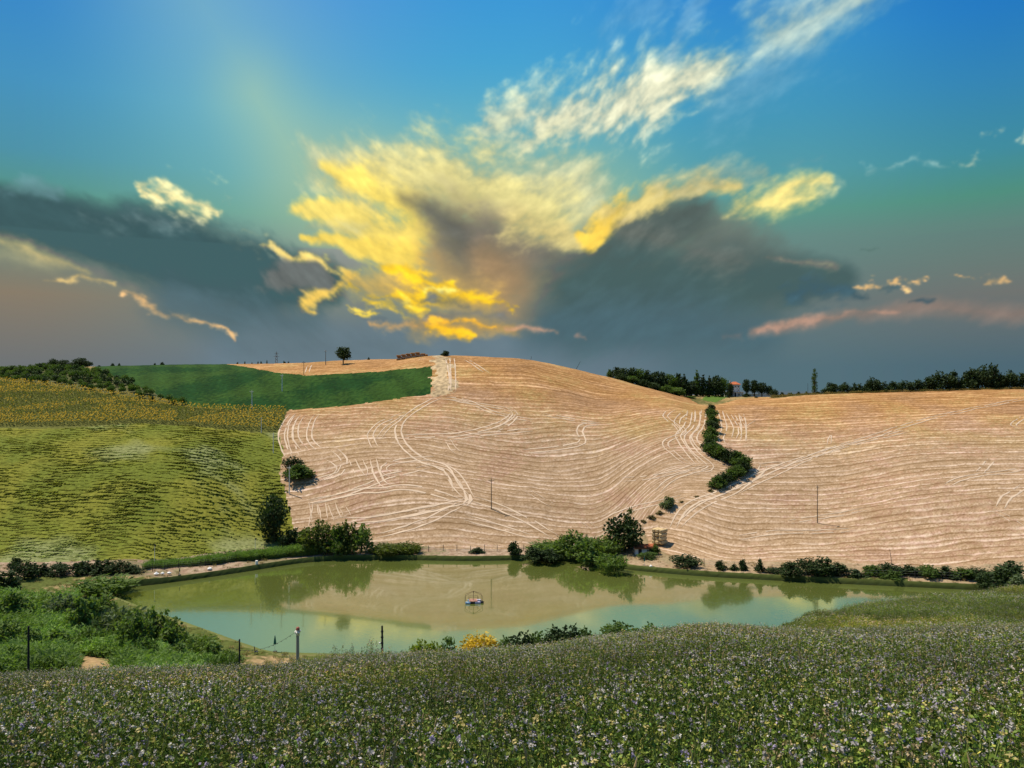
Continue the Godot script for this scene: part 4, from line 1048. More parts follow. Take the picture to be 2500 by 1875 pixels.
func mould(kind: String) -> ArrayMesh:
	if moulds.has(kind): return moulds[kind]
	var m: ArrayMesh
	match kind:
		"shrub_a": m = leaf_cloud(1, [[0, 0.42, 0, 0.34, 0.42], [-0.25, 0.3, 0.1, 0.24, 0.3], [0.26, 0.33, -0.05, 0.24, 0.34], [0.05, 0.72, 0.02, 0.22, 0.26], [-0.12, 0.58, -0.12, 0.22, 0.28], [0.1, 0.25, 0.24, 0.25, 0.25]], 1500, 0.085)
		"shrub_b": m = leaf_cloud(2, [[0, 0.4, 0, 0.3, 0.4], [-0.28, 0.36, 0.0, 0.2, 0.36], [0.3, 0.26, 0.05, 0.2, 0.26], [-0.1, 0.76, 0.0, 0.15, 0.24], [0.17, 0.66, -0.1, 0.17, 0.3], [0.0, 0.2, 0.27, 0.22, 0.2], [-0.2, 0.2, -0.22, 0.22, 0.2]], 1400, 0.085, 0.45, -0.05)
		"shrub_c": m = leaf_cloud(3, [[0, 0.45, 0, 0.4, 0.45], [-0.26, 0.5, 0.1, 0.24, 0.34], [0.24, 0.5, -0.1, 0.26, 0.38], [0.0, 0.7, 0.06, 0.28, 0.29], [0.1, 0.25, 0.3, 0.22, 0.25]], 1500, 0.075)
		"round": m = leaf_cloud(4, [[0, 0.62, 0, 0.42, 0.38], [-0.26, 0.5, 0.08, 0.26, 0.28], [0.26, 0.56, -0.06, 0.26, 0.3], [0.02, 0.36, 0.12, 0.36, 0.3], [0.05, 0.15, 0.0, 0.30, 0.2], [-0.1, 0.82, 0.0, 0.25, 0.19]], 1700, 0.075)
		"oak": m = leaf_cloud(5, [[0, 0.64, 0, 0.42, 0.34], [-0.27, 0.52, 0.05, 0.24, 0.24], [0.28, 0.5, -0.05, 0.24, 0.24], [0.1, 0.8, 0.1, 0.26, 0.2], [-0.12, 0.78, -0.08, 0.24, 0.2], [0.02, 0.42, 0.1, 0.36, 0.2]], 1500, 0.08)
		"pine": m = leaf_cloud(6, [[0, 0.84, 0, 0.2, 0.16], [0.04, 0.68, 0.03, 0.34, 0.14], [-0.08, 0.52, 0, 0.4, 0.16], [0.08, 0.36, -0.05, 0.38, 0.16], [0, 0.18, 0, 0.34, 0.16]], 1300, 0.085, 0.5, -0.08)
		"conifer": m = leaf_cloud(7, [[0, 0.93, 0, 0.07, 0.09], [0, 0.8, 0, 0.14, 0.1], [0.02, 0.66, 0, 0.22, 0.11], [-0.02, 0.5, 0, 0.3, 0.12], [0.02, 0.34, 0, 0.36, 0.13], [0, 0.17, 0, 0.42, 0.15]], 1300, 0.08, 0.5)
		"cypress": m = leaf_cloud(8, [[0, 0.5, 0, 0.4, 0.5], [0, 0.3, 0, 0.48, 0.3], [0, 0.8, 0, 0.24, 0.2]], 900, 0.10)
		"poplar": m = leaf_cloud(9, [[0.05, 0.9, 0, 0.3, 0.1], [0, 0.76, 0.1, 0.42, 0.13], [-0.1, 0.6, 0, 0.4, 0.13], [0.1, 0.45, 0, 0.46, 0.14], [0, 0.28, 0.05, 0.5, 0.15], [0.05, 0.14, 0, 0.42, 0.13]], 1100, 0.07, 0.5, -0.02)
		"sprig": m = leaf_cloud(10, [[0.1, 0.9, 0, 0.3, 0.1], [-0.2, 0.76, 0.1, 0.3, 0.1], [0.2, 0.66, -0.1, 0.36, 0.09], [-0.1, 0.5, 0, 0.36, 0.1], [0.0, 0.3, 0, 0.36, 0.16]], 620, 0.085, 0.6, 0.0)
		"ball": m = leaf_cloud(11, [[0, 0.5, 0, 0.47, 0.49], [0.1, 0.72, 0.1, 0.3, 0.26], [-0.12, 0.7, 0.15, 0.28, 0.26], [0.2, 0.45, 0.22, 0.26, 0.26]], 2200, 0.065, 0.25)
		"olive": m = leaf_cloud(12, [[0, 0.6, 0, 0.44, 0.38], [-0.2, 0.45, 0.1, 0.28, 0.3], [0.22, 0.5, -0.05, 0.26, 0.32]], 260, 0.16)
		"tuft": m = blade_tuft(13, 230, 0.5)
	moulds[kind] = m
	return m

func tint(called: String) -> StandardMaterial3D:
	if not tints.has(called):
		var c: Color = {"dark": Color(0.036, 0.062, 0.021), "mid": Color(0.085, 0.14, 0.034), "bright": Color(0.135, 0.205, 0.058), "olive": Color(0.115, 0.145, 0.040), "silver": Color(0.13, 0.175, 0.095), "dry": Color(0.20, 0.17, 0.08), "lime": Color(0.22, 0.28, 0.03), "yellow": Color(0.66, 0.45, 0.05), "reed": Color(0.19, 0.30, 0.09)}[called]
		tints[called] = paint(c, 0.75, 0.45 if called == "dark" else 0.85)
	return tints[called]

var bark: StandardMaterial3D
func trunk_mesh(tall: float, across: float) -> ArrayMesh:
	var s := Shape.new()
	var t := maxf(0.06, tall * 0.028)
	s.tube([Vector3(0, -0.4, 0), Vector3(0, tall * 0.3, 0), Vector3(tall * 0.02, tall * 0.78, 0)], [t * 1.3, t, t * 0.3], 7)
	for k in 4:
		var a := k * 1.7 + 0.4
		var b := Vector3(0, tall * (0.22 + 0.1 * k), 0)
		s.tube([b, b + Vector3(cos(a) * across * 0.18, tall * 0.12, sin(a) * across * 0.18), b + Vector3(cos(a) * across * 0.33, tall * 0.26, sin(a) * across * 0.33)], [t * 0.55, t * 0.35, t * 0.12], 5)
	return s.mesh()

func plant(called: String, label: String, category: String, group: String, kind: String, tone: String, x: float, z: float, tall: float, across: float) -> void:
	var o := thing(called, label, category, ground(x, z) - Vector3(0, 0.12, 0), rng.randf() * TAU, group)
	var leaves := piece("blades" if kind == "tuft" else "crown" if category == "tree" else "foliage", mould(kind), tint(tone), o)
	leaves.scale = Vector3(across, tall, across)
	if kind != "tuft":
		piece("trunk" if category == "tree" else "stem", trunk_mesh(tall, across), bark, o)

func grow_plants() -> void:
	bark = paint(Color(0.10, 0.075, 0.05), 0.95)
	plant("broad_tree", "tall dark round tree at the edge of the green meadow, left of the stubble", "tree", "trees and shrubs along the far shore of the pond", "round", "dark", -59.2, 195.9, 12.03, 9.38)
	plant("shrub", "low dark shrub at the foot of the tall dark tree", "shrub", "trees and shrubs along the far shore of the pond", "shrub_b", "dark", -53.6, 191.9, 5.79, 6.93)
	plant("shrub", "narrow dark green shrub between the low dark one and the row of big bushes", "shrub", "trees and shrubs along the far shore of the pond", "shrub_a", "mid", -50.2, 190.4, 6.54, 5.10)
	plant("shrub", "first big olive green bush of the row on the far shore, tallest", "shrub", "trees and shrubs along the far shore of the pond", "shrub_c", "olive", -46.8, 190.1, 8.31, 9.53)
	plant("shrub", "second big bush of the row, darker, in its middle", "shrub", "trees and shrubs along the far shore of the pond", "shrub_a", "mid", -41.7, 189.4, 7.69, 7.72)
	plant("shrub", "third big bush of the row, with a spiky top", "shrub", "trees and shrubs along the far shore of the pond", "shrub_b", "olive", -39.3, 189.0, 8.26, 6.83)
	plant("shrub", "last bush of the row, bright leaved and round, at its right end", "shrub", "trees and shrubs along the far shore of the pond", "shrub_c", "bright", -36.3, 190.1, 7.32, 7.31)
	plant("shrub", "pale reedy bush left of the wire fence, the larger of two", "shrub", "trees and shrubs along the far shore of the pond", "tuft", "olive", -29.8, 189.8, 3.16, 6.63)
	plant("shrub", "pale reedy bush at the left end of the wire fence, the smaller of two", "shrub", "trees and shrubs along the far shore of the pond", "tuft", "olive", -25.2, 190.1, 3.36, 5.32)
	plant("shrub", "small dark shrub alone between the wire fence and the big thicket", "shrub", "trees and shrubs along the far shore of the pond", "shrub_a", "dark", 0.4, 187.8, 3.71, 4.60)
	plant("shrub", "flat dark shrub growing under the wire fence", "shrub", "trees and shrubs along the far shore of the pond", "shrub_b", "dark", -8.5, 190.4, 1.39, 4.44)
	plant("shrub", "low dark bush at the left foot of the big thicket, on the water", "shrub", "trees and shrubs along the far shore of the pond", "shrub_b", "dark", 4.8, 183.3, 3.24, 6.41)
	plant("shrub", "low very dark bush in front of the thicket, on the water", "shrub", "trees and shrubs along the far shore of the pond", "shrub_a", "dark", 8.4, 182.9, 2.85, 7.03)
	plant("shrub", "pale feathery bush at the upper left of the thicket", "shrub", "trees and shrubs along the far shore of the pond", "tuft", "bright", 9.3, 189.4, 4.14, 8.83)
	plant("shrub", "pale green dome in the middle of the thicket", "shrub", "trees and shrubs along the far shore of the pond", "shrub_c", "bright", 14.4, 186.8, 6.61, 8.27)
	plant("shrub", "pale green dome hanging over the water in the thicket", "shrub", "trees and shrubs along the far shore of the pond", "shrub_a", "bright", 16.8, 179.9, 6.18, 8.81)
	plant("shrub", "pale reedy bush behind the thicket beside the dark tree", "shrub", "trees and shrubs along the far shore of the pond", "tuft", "bright", 22.5, 190.1, 5.34, 6.87)
	plant("broad_tree", "dark bushy tree at the right end of the thicket, beside the hut", "tree", "trees and shrubs along the far shore of the pond", "shrub_c", "dark", 27.1, 190.5, 9.71, 10.31)
	plant("slender_tree", "thin loose tree rising behind the dark bushy tree", "tree", "trees and shrubs along the far shore of the pond", "sprig", "olive", 28.6, 192.6, 10.22, 3.01)
	plant("shrub", "rounded clump of pale reeds standing in the water right of the thicket", "shrub", "trees and shrubs along the far shore of the pond", "tuft", "bright", 21.9, 174.1, 4.17, 5.88)
	plant("shrub", "green climber bush over the right side of the hut", "shrub", "trees and shrubs along the far shore of the pond", "shrub_a", "mid", 34.1, 187.5, 2.63, 2.84)
	plant("shrub", "bright leafy bush in front of the hut's wall", "shrub", "trees and shrubs along the far shore of the pond", "shrub_c", "mid", 31.6, 184.5, 1.63, 5.59)
	plant("shrub", "small dark shrub left of the hut behind its roof", "shrub", "trees and shrubs along the far shore of the pond", "shrub_b", "dark", 31.5, 191.9, 2.00, 1.57)
	plant("shrub", "long dark shrub on the dry bank right of the hut", "shrub", "trees and shrubs along the far shore of the pond", "shrub_c", "dark", 38.7, 175.4, 2.92, 7.56)
	plant("shrub", "first small dark shrub on the dry bank right of the long shrub", "shrub", "trees and shrubs along the far shore of the pond", "shrub_a", "dark", 45.5, 172.7, 2.34, 3.42)
	plant("shrub", "low scrubby shrub between two small dark shrubs on the dry bank", "shrub", "trees and shrubs along the far shore of the pond", "shrub_b", "dark", 48.5, 172.2, 1.43, 3.01)
	plant("shrub", "upright small dark shrub on the dry bank, second of three", "shrub", "trees and shrubs along the far shore of the pond", "shrub_a", "dark", 50.1, 171.3, 2.94, 2.40)
	plant("shrub", "spiky small dark shrub on the dry bank, third of three", "shrub", "trees and shrubs along the far shore of the pond", "shrub_b", "dark", 53.5, 170.5, 3.02, 2.78)
	plant("shrub", "low scrub joining the spiky shrub and the long hedge", "shrub", "trees and shrubs along the far shore of the pond", "shrub_c", "dark", 56.3, 170.0, 1.24, 4.56)
	plant("hedge_shrub", "first shrub from the left in the dense dark hedge piece on the right bank", "shrub", "dense hedge on the right bank", "shrub_a", "dark", 59.1, 167.5, 3.26, 6.12)
	plant("hedge_shrub", "second shrub from the left in the dense dark hedge piece on the right bank", "shrub", "dense hedge on the right bank", "shrub_c", "dark", 62.8, 167.5, 3.83, 6.59)
	plant("hedge_shrub", "third shrub from the left in the dense dark hedge piece on the right bank", "shrub", "dense hedge on the right bank", "shrub_b", "dark", 66.6, 167.4, 4.02, 7.05)
	plant("hedge_shrub", "fourth shrub from the left in the dense dark hedge piece on the right bank", "shrub", "dense hedge on the right bank", "shrub_a", "dark", 69.3, 167.3, 3.06, 5.17)
	plant("hedge_shrub", "first low shrub from the left in the thin hedge below the right stubble field", "shrub", "thin hedge below the right stubble field", "shrub_b", "dark", 72.4, 166.0, 1.71, 5.36)
	plant("hedge_shrub", "second low shrub from the left in the thin hedge below the right stubble field", "shrub", "thin hedge below the right stubble field", "shrub_a", "mid", 76.2, 166.9, 2.48, 5.63)
	plant("hedge_shrub", "third low shrub from the left in the thin hedge below the right stubble field", "shrub", "thin hedge below the right stubble field", "shrub_c", "dark", 80.0, 167.0, 2.87, 5.87)
	plant("hedge_shrub", "fourth low shrub from the left in the thin hedge below the right stubble field", "shrub", "thin hedge below the right stubble field", "shrub_b", "mid", 79.3, 164.5, 1.88, 5.55)
	plant("hedge_shrub", "fifth low shrub from the left in the thin hedge below the right stubble field", "shrub", "thin hedge below the right stubble field", "shrub_a", "dark", 84.1, 166.6, 2.48, 6.08)
	plant("hedge_shrub", "sixth low shrub from the left in the thin hedge below the right stubble field", "shrub", "thin hedge below the right stubble field", "shrub_c", "mid", 87.0, 165.0, 2.83, 6.26)
	plant("hedge_shrub", "seventh low shrub from the left in the thin hedge below the right stubble field", "shrub", "thin hedge below the right stubble field", "shrub_b", "dark", 90.7, 164.8, 2.55, 5.79)
	plant("hedge_shrub", "eighth low shrub from the left in the thin hedge below the right stubble field", "shrub", "thin hedge below the right stubble field", "shrub_a", "mid", 93.7, 163.8, 2.62, 5.98)
	plant("hedge_shrub", "ninth low shrub from the left in the thin hedge below the right stubble field", "shrub", "thin hedge below the right stubble field", "shrub_c", "dark", 96.8, 163.4, 2.43, 6.20)
	plant("shrub", "large dark bush at the pond's right corner, highest", "shrub", "trees and shrubs along the far shore of the pond", "shrub_c", "dark", 100.0, 159.0, 5.13, 9.26)
	plant("shrub", "dark bush low at the pond's right corner, at the water's edge", "shrub", "trees and shrubs along the far shore of the pond", "shrub_a", "dark", 93.5, 155.3, 3.72, 6.34)
	plant("shrub", "greyish green bush at the right edge above the alfalfa shoulder", "shrub", "trees and shrubs along the far shore of the pond", "shrub_b", "silver", 98.5, 154.0, 3.69, 5.74)
	plant("shrub", "olive bush in the middle of the right corner thicket", "shrub", "trees and shrubs along the far shore of the pond", "shrub_c", "mid", 97.9, 159.0, 3.31, 5.56)
	plant("hedge_shrub", "first bush from the top in the crooked hedge between the two stubble fields", "shrub", "crooked hedge between the stubble fields", "shrub_a", "dark", 69.7, 275.5, 3.47, 4.64)
	plant("hedge_shrub", "second bush from the top in the crooked hedge between the two stubble fields", "shrub", "crooked hedge between the stubble fields", "shrub_c", "mid", 68.1, 268.8, 3.69, 4.91)
	plant("hedge_shrub", "third bush from the top in the crooked hedge between the two stubble fields", "shrub", "crooked hedge between the stubble fields", "shrub_a", "mid", 66.7, 262.1, 3.90, 5.15)
	plant("hedge_shrub", "fourth bush from the top in the crooked hedge between the two stubble fields", "shrub", "crooked hedge between the stubble fields", "shrub_c", "dark", 65.1, 255.9, 4.10, 5.39)
	plant("hedge_shrub", "fifth bush from the top in the crooked hedge between the two stubble fields", "shrub", "crooked hedge between the stubble fields", "shrub_a", "mid", 63.2, 250.3, 4.30, 5.98)
	plant("hedge_shrub", "sixth bush from the top in the crooked hedge between the two stubble fields", "shrub", "crooked hedge between the stubble fields", "shrub_c", "mid", 61.8, 245.1, 4.21, 5.85)
	plant("hedge_shrub", "seventh bush from the top in the crooked hedge between the two stubble fields", "shrub", "crooked hedge between the stubble fields", "shrub_a", "dark", 60.4, 240.4, 4.40, 6.08)
	plant("hedge_shrub", "eighth bush from the top in the crooked hedge between the two stubble fields", "shrub", "crooked hedge between the stubble fields", "shrub_c", "mid", 60.7, 237.2, 4.34, 6.33)
	plant("hedge_shrub", "ninth bush from the top in the crooked hedge between the two stubble fields", "shrub", "crooked hedge between the stubble fields", "shrub_a", "mid", 62.3, 235.0, 4.30, 6.60)
	plant("hedge_shrub", "tenth bush from the top in the crooked hedge between the two stubble fields", "shrub", "crooked hedge between the stubble fields", "shrub_c", "dark", 64.3, 233.3, 4.27, 6.88)
	plant("hedge_shrub", "eleventh bush from the top in the crooked hedge between the two stubble fields", "shrub", "crooked hedge between the stubble fields", "shrub_a", "mid", 66.2, 231.4, 4.50, 7.15)
	plant("hedge_shrub", "twelfth bush from the top in the crooked hedge between the two stubble fields", "shrub", "crooked hedge between the stubble fields", "shrub_c", "mid", 67.2, 228.9, 4.45, 6.43)
	plant("hedge_shrub", "thirteenth bush from the top in the crooked hedge between the two stubble fields", "shrub", "crooked hedge between the stubble fields", "shrub_a", "dark", 66.0, 225.8, 4.39, 6.03)
	plant("hedge_shrub", "fourteenth bush from the top in the crooked hedge between the two stubble fields", "shrub", "crooked hedge between the stubble fields", "shrub_c", "mid", 63.6, 223.3, 3.83, 5.96)
	plant("hedge_shrub", "fifteenth bush from the top in the crooked hedge between the two stubble fields", "shrub", "crooked hedge between the stubble fields", "shrub_a", "mid", 61.1, 220.9, 3.79, 5.90)
	plant("hedge_shrub", "sixteenth bush from the top in the crooked hedge between the two stubble fields", "shrub", "crooked hedge between the stubble fields", "shrub_c", "dark", 58.7, 218.8, 3.76, 5.84)
	plant("hedge_shrub", "seventeenth bush from the top in the crooked hedge between the two stubble fields", "shrub", "crooked hedge between the stubble fields", "shrub_a", "mid", 56.4, 216.9, 3.72, 5.79)
	plant("shrub", "lone grey green bush below the crooked hedge in the stubble", "shrub", "", "shrub_a", "silver", 41.4, 208.4, 3.47, 5.10)
	plant("dry_scrub", "first tuft of dry scrub from the top along the ditch", "scrub", "dry scrub along the ditch", "shrub_b", "dry", 54.1, 214.8, 0.89, 2.01)
	plant("dry_scrub", "second tuft of dry scrub from the top along the ditch", "scrub", "dry scrub along the ditch", "shrub_b", "dry", 49.5, 211.7, 0.66, 1.98)
	plant("dry_scrub", "third tuft of dry scrub from the top along the ditch", "scrub", "dry scrub along the ditch", "shrub_b", "dry", 45.2, 209.8, 0.76, 1.96)
	plant("dry_scrub", "fourth tuft of dry scrub from the top along the ditch", "scrub", "dry scrub along the ditch", "shrub_b", "dry", 38.8, 206.4, 0.97, 2.79)
	plant("dry_scrub", "fifth tuft of dry scrub from the top along the ditch", "scrub", "dry scrub along the ditch", "shrub_b", "dry", 36.2, 204.8, 1.07, 2.77)
	plant("dry_scrub", "sixth tuft of dry scrub from the top along the ditch", "scrub", "dry scrub along the ditch", "shrub_b", "dry", 33.9, 203.8, 0.74, 2.12)
	plant("shrub", "dark dome of two joined bushes where meadow meets stubble, upper part", "shrub", "", "shrub_c", "dark", -62.8, 226.3, 4.47, 6.59)
	plant("shrub", "lighter green spreading bush below the dark dome where meadow meets stubble", "shrub", "", "shrub_a", "mid", -60.3, 223.1, 4.18, 10.66)
	plant("broad_tree", "lone round dark tree on the crest of the hill", "tree", "", "oak", "dark", -69.8, 325.5, 7.28, 8.13)
	plant("shrub", "small dark bush on the hilltop right of the bale wall", "shrub", "", "shrub_a", "dark", -26.6, 315.7, 2.46, 4.42)
	plant("shrub", "tiny dark bush on the crest between the lone tree and the bale wall", "shrub", "", "shrub_b", "dark", -61.6, 338.5, 1.23, 1.38)
	plant("skyline_bush", "first tiny bush from the left on the skyline beside the lattice mast", "shrub", "tiny bushes on the skyline", "shrub_a", "dark", -133.2, 382.0, 2.96, 1.59)
	plant("skyline_bush", "second tiny bush from the left on the skyline beside the lattice mast", "shrub", "tiny bushes on the skyline", "shrub_b", "dark", -129.6, 382.0, 3.24, 1.39)
	plant("skyline_bush", "third tiny bush from the left on the skyline beside the lattice mast", "shrub", "tiny bushes on the skyline", "shrub_a", "dark", -126.2, 382.0, 2.93, 1.39)
	plant("skyline_bush", "fourth tiny bush from the left on the skyline beside the lattice mast", "shrub", "tiny bushes on the skyline", "shrub_b", "dark", -123.2, 382.0, 3.40, 1.79)
	plant("skyline_bush", "fifth tiny bush from the left on the skyline beside the lattice mast", "shrub", "tiny bushes on the skyline", "shrub_a", "dark", -121.8, 382.0, 3.63, 1.79)
	plant("skyline_bush", "sixth tiny bush from the left on the skyline beside the lattice mast", "shrub", "tiny bushes on the skyline", "shrub_b", "dark", -118.9, 382.0, 4.11, 1.59)
	plant("skyline_bush", "seventh tiny bush from the left on the skyline beside the lattice mast", "shrub", "tiny bushes on the skyline", "shrub_a", "dark", -110.5, 382.0, 4.12, 2.39)
	plant("skyline_bush", "eighth tiny bush from the left on the skyline beside the lattice mast", "shrub", "tiny bushes on the skyline", "shrub_b", "dark", -108.5, 382.0, 3.78, 1.79)
	plant("skyline_bush", "first small bush from the left on the skyline above the clover field", "shrub", "small bushes above the clover field", "shrub_a", "dark", -198.2, 378.0, 1.67, 2.16)
	plant("skyline_bush", "second small bush from the left on the skyline above the clover field", "shrub", "small bushes above the clover field", "shrub_a", "dark", -191.8, 378.0, 2.41, 2.75)
	plant("skyline_bush", "third small bush from the left on the skyline above the clover field", "shrub", "small bushes above the clover field", "shrub_a", "dark", -188.6, 378.0, 2.32, 1.77)
	plant("skyline_bush", "fourth small bush from the left on the skyline above the clover field", "shrub", "small bushes above the clover field", "shrub_a", "dark", -171.5, 378.0, 1.82, 1.77)
	plant("skyline_bush", "fifth small bush from the left on the skyline above the clover field", "shrub", "small bushes above the clover field", "shrub_a", "dark", -168.0, 378.0, 2.33, 2.36)
	plant("broad_tree", "first tree from the left in the dark clump above the grove", "tree", "dark clump of trees on the left skyline", "round", "dark", -215.1, 362.0, 3.44, 5.65)
	plant("broad_tree", "second tree from the left in the dark clump above the grove", "tree", "dark clump of trees on the left skyline", "round", "dark", -210.9, 362.0, 5.15, 6.40)
	plant("broad_tree", "third tree from the left in the dark clump above the grove", "tree", "dark clump of trees on the left skyline", "round", "dark", -206.2, 362.0, 4.36, 6.78)
	plant("broad_tree", "fourth tree from the left in the dark clump above the grove", "tree", "dark clump of trees on the left skyline", "round", "dark", -202.3, 362.0, 2.85, 5.65)
	plant("broad_tree", "fifth tree from the left in the dark clump above the grove", "tree", "dark clump of trees on the left skyline", "round", "dark", -198.5, 362.0, 4.92, 7.53)
	plant("broad_tree", "sixth tree from the left in the dark clump above the grove", "tree", "dark clump of trees on the left skyline", "round", "dark", -195.3, 362.0, 3.26, 5.27)
	plant("shrub", "first shrub from the left on the left skyline, left of the tree clump", "shrub", "shrubs on the far left skyline", "shrub_c", "dark", -231.6, 359.6, 0.86, 4.61)
	plant("shrub", "second shrub from the left on the left skyline, left of the tree clump", "shrub", "shrubs on the far left skyline", "shrub_c", "dark", -226.4, 359.6, 0.98, 5.03)
	plant("shrub", "third shrub from the left on the left skyline, left of the tree clump", "shrub", "shrubs on the far left skyline", "shrub_c", "dark", -222.3, 359.6, 2.19, 5.87)
	plant("shrub", "fourth shrub from the left on the left skyline, left of the tree clump", "shrub", "shrubs on the far left skyline", "shrub_c", "dark", -218.5, 359.6, 1.50, 4.19)
	plant("pine_tree", "first tree from the left along the back of the dark wood left of the house", "tree", "dark wood left of the house", "pine", "mid", 41.2, 332.4, 4.06, 3.74)
	plant("pine_tree", "second tree from the left along the back of the dark wood left of the house", "tree", "dark wood left of the house", "pine", "dark", 44.1, 332.4, 5.64, 7.00)
	plant("broad_tree", "third tree from the left along the back of the dark wood left of the house", "tree", "dark wood left of the house", "round", "dark", 47.6, 332.4, 6.49, 7.94)
	plant("pine_tree", "fourth tree from the left along the back of the dark wood left of the house", "tree", "dark wood left of the house", "pine", "dark", 51.0, 332.4, 7.66, 8.41)
	plant("broad_tree", "fifth tree from the left along the back of the dark wood left of the house", "tree", "dark wood left of the house", "round", "mid", 54.0, 332.4, 8.35, 7.00)
	plant("pine_tree", "sixth tree from the left along the back of the dark wood left of the house", "tree", "dark wood left of the house", "pine", "dark", 57.1, 332.4, 8.69, 7.94)
	plant("broad_tree", "seventh tree from the left along the back of the dark wood left of the house", "tree", "dark wood left of the house", "round", "dark", 60.5, 332.4, 9.32, 7.94)
	plant("pine_tree", "eighth tree from the left along the back of the dark wood left of the house", "tree", "dark wood left of the house", "pine", "dark", 63.6, 332.4, 9.60, 7.00)
	plant("broad_tree", "ninth tree from the left along the back of the dark wood left of the house", "tree", "dark wood left of the house", "round", "mid", 67.7, 337.2, 9.58, 8.53)
	plant("pine_tree", "tenth tree from the left along the back of the dark wood left of the house", "tree", "dark wood left of the house", "pine", "dark", 71.1, 337.2, 9.78, 8.05)
	plant("conifer_tree", "eleventh tree from the left along the back of the dark wood left of the house", "tree", "dark wood left of the house", "conifer", "dark", 73.7, 337.2, 9.91, 7.11)
	plant("broad_tree", "twelfth tree from the left along the back of the dark wood left of the house", "tree", "dark wood left of the house", "round", "dark", 76.1, 337.2, 6.86, 8.05)
	plant("conifer_tree", "thirteenth tree from the left along the back of the dark wood left of the house", "tree", "dark wood left of the house", "conifer", "mid", 79.3, 337.2, 11.88, 6.63)
	plant("conifer_tree", "fourteenth tree from the left along the back of the dark wood left of the house", "tree", "dark wood left of the house", "conifer", "dark", 81.8, 337.2, 9.83, 7.58)
	plant("conifer_tree", "fifteenth tree from the left along the back of the dark wood left of the house", "tree", "dark wood left of the house", "conifer", "dark", 84.6, 337.2, 9.52, 6.16)
	plant("broad_tree", "sixteenth tree from the left along the back of the dark wood left of the house", "tree", "dark wood left of the house", "round", "dark", 87.4, 337.2, 9.56, 8.53)
	plant("broad_tree", "seventeenth tree from the left along the back of the dark wood left of the house", "tree", "dark wood left of the house", "round", "mid", 90.2, 337.2, 8.55, 7.11)
	plant("broad_tree", "first low tree from the left along the sunny front of the dark wood", "tree", "front row of the dark wood", "shrub_c", "dark", 44.9, 324.4, 3.32, 5.92)
	plant("broad_tree", "second low tree from the left along the sunny front of the dark wood", "tree", "front row of the dark wood", "round", "mid", 48.9, 324.4, 3.50, 6.84)
	plant("broad_tree", "third low tree from the left along the sunny front of the dark wood", "tree", "front row of the dark wood", "shrub_c", "dark", 54.0, 324.4, 3.72, 6.84)
	plant("broad_tree", "fourth low tree from the left along the sunny front of the dark wood", "tree", "front row of the dark wood", "round", "dark", 58.2, 324.4, 3.60, 7.29)
	plant("broad_tree", "fifth low tree from the left along the sunny front of the dark wood", "tree", "front row of the dark wood", "shrub_c", "mid", 63.3, 324.4, 3.76, 7.75)
	plant("broad_tree", "sixth low tree from the left along the sunny front of the dark wood", "tree", "front row of the dark wood", "round", "bright", 67.9, 324.4, 3.69, 7.75)
	plant("broad_tree", "seventh low tree from the left along the sunny front of the dark wood", "tree", "front row of the dark wood", "shrub_c", "mid", 69.2, 324.4, 2.29, 6.38)
	plant("broad_tree", "eighth low tree from the left along the sunny front of the dark wood", "tree", "front row of the dark wood", "round", "mid", 73.3, 324.4, 0.99, 6.84)
	plant("broad_tree", "dark round tree close on the left of the house", "tree", "trees around the house", "round", "dark", 94.0, 339.6, 6.44, 3.89)
	plant("broad_tree", "first tree from the house in the row on its right", "tree", "trees around the house", "oak", "dark", 102.7, 345.2, 7.96, 4.67)
	plant("broad_tree", "second tree from the house in the row on its right", "tree", "trees around the house", "oak", "dark", 106.3, 345.2, 7.78, 5.03)
	plant("broad_tree", "third tree from the house in the row on its right", "tree", "trees around the house", "oak", "dark", 109.6, 345.2, 6.86, 5.03)
	plant("broad_tree", "fourth tree from the house in the row on its right", "tree", "trees around the house", "oak", "dark", 112.8, 345.2, 5.59, 3.59)
	plant("cypress_tree", "small dark cypress on the lawn in front of the house", "tree", "trees around the house", "cypress", "dark", 91.2, 330.8, 2.76, 1.55)
	plant("shrub", "dark rounded bush in front of the right corner of the house", "shrub", "trees around the house", "shrub_a", "dark", 99.9, 335.6, 2.00, 3.91)
	plant("shrub", "small dark bush on the slope right of the lawn", "shrub", "trees around the house", "shrub_b", "dark", 101.1, 326.0, 0.75, 1.90)
	plant("broad_tree", "round dark shrub-like tree alone right of the house row", "tree", "trees around the house", "shrub_c", "dark", 109.9, 330.0, 3.66, 4.12)
	plant("shrub", "dark small bush at the bottom of the lawn", "shrub", "trees around the house", "shrub_b", "dark", 85.8, 319.6, -0.84, 1.68)
	plant("shrub", "dark small bush at the left bottom of the lawn", "shrub", "trees around the house", "shrub_a", "dark", 78.6, 322.8, 0.36, 2.26)
	plant("shrub", "first low bush from the left on the ridge between the house and the poplar", "shrub", "low bushes left of the poplar", "shrub_b", "dark", 109.7, 319.6, 2.10, 2.98)
	plant("shrub", "second low bush from the left on the ridge between the house and the poplar", "shrub", "low bushes left of the poplar", "shrub_b", "olive", 113.1, 319.6, 1.70, 3.35)
	plant("shrub", "third low bush from the left on the ridge between the house and the poplar", "shrub", "low bushes left of the poplar", "shrub_b", "dark", 116.4, 319.6, 1.81, 2.61)
	plant("shrub", "fourth low bush from the left on the ridge between the house and the poplar", "shrub", "low bushes left of the poplar", "shrub_b", "olive", 119.4, 319.6, 1.79, 2.23)
	plant("poplar_tree", "tall slender poplar on the right ridge", "tree", "", "poplar", "mid", 122.7, 319.6, 10.94, 2.83)
	plant("shrub", "small dark bush at the foot of the poplar", "shrub", "", "shrub_a", "dark", 123.4, 318.0, 1.57, 2.59)
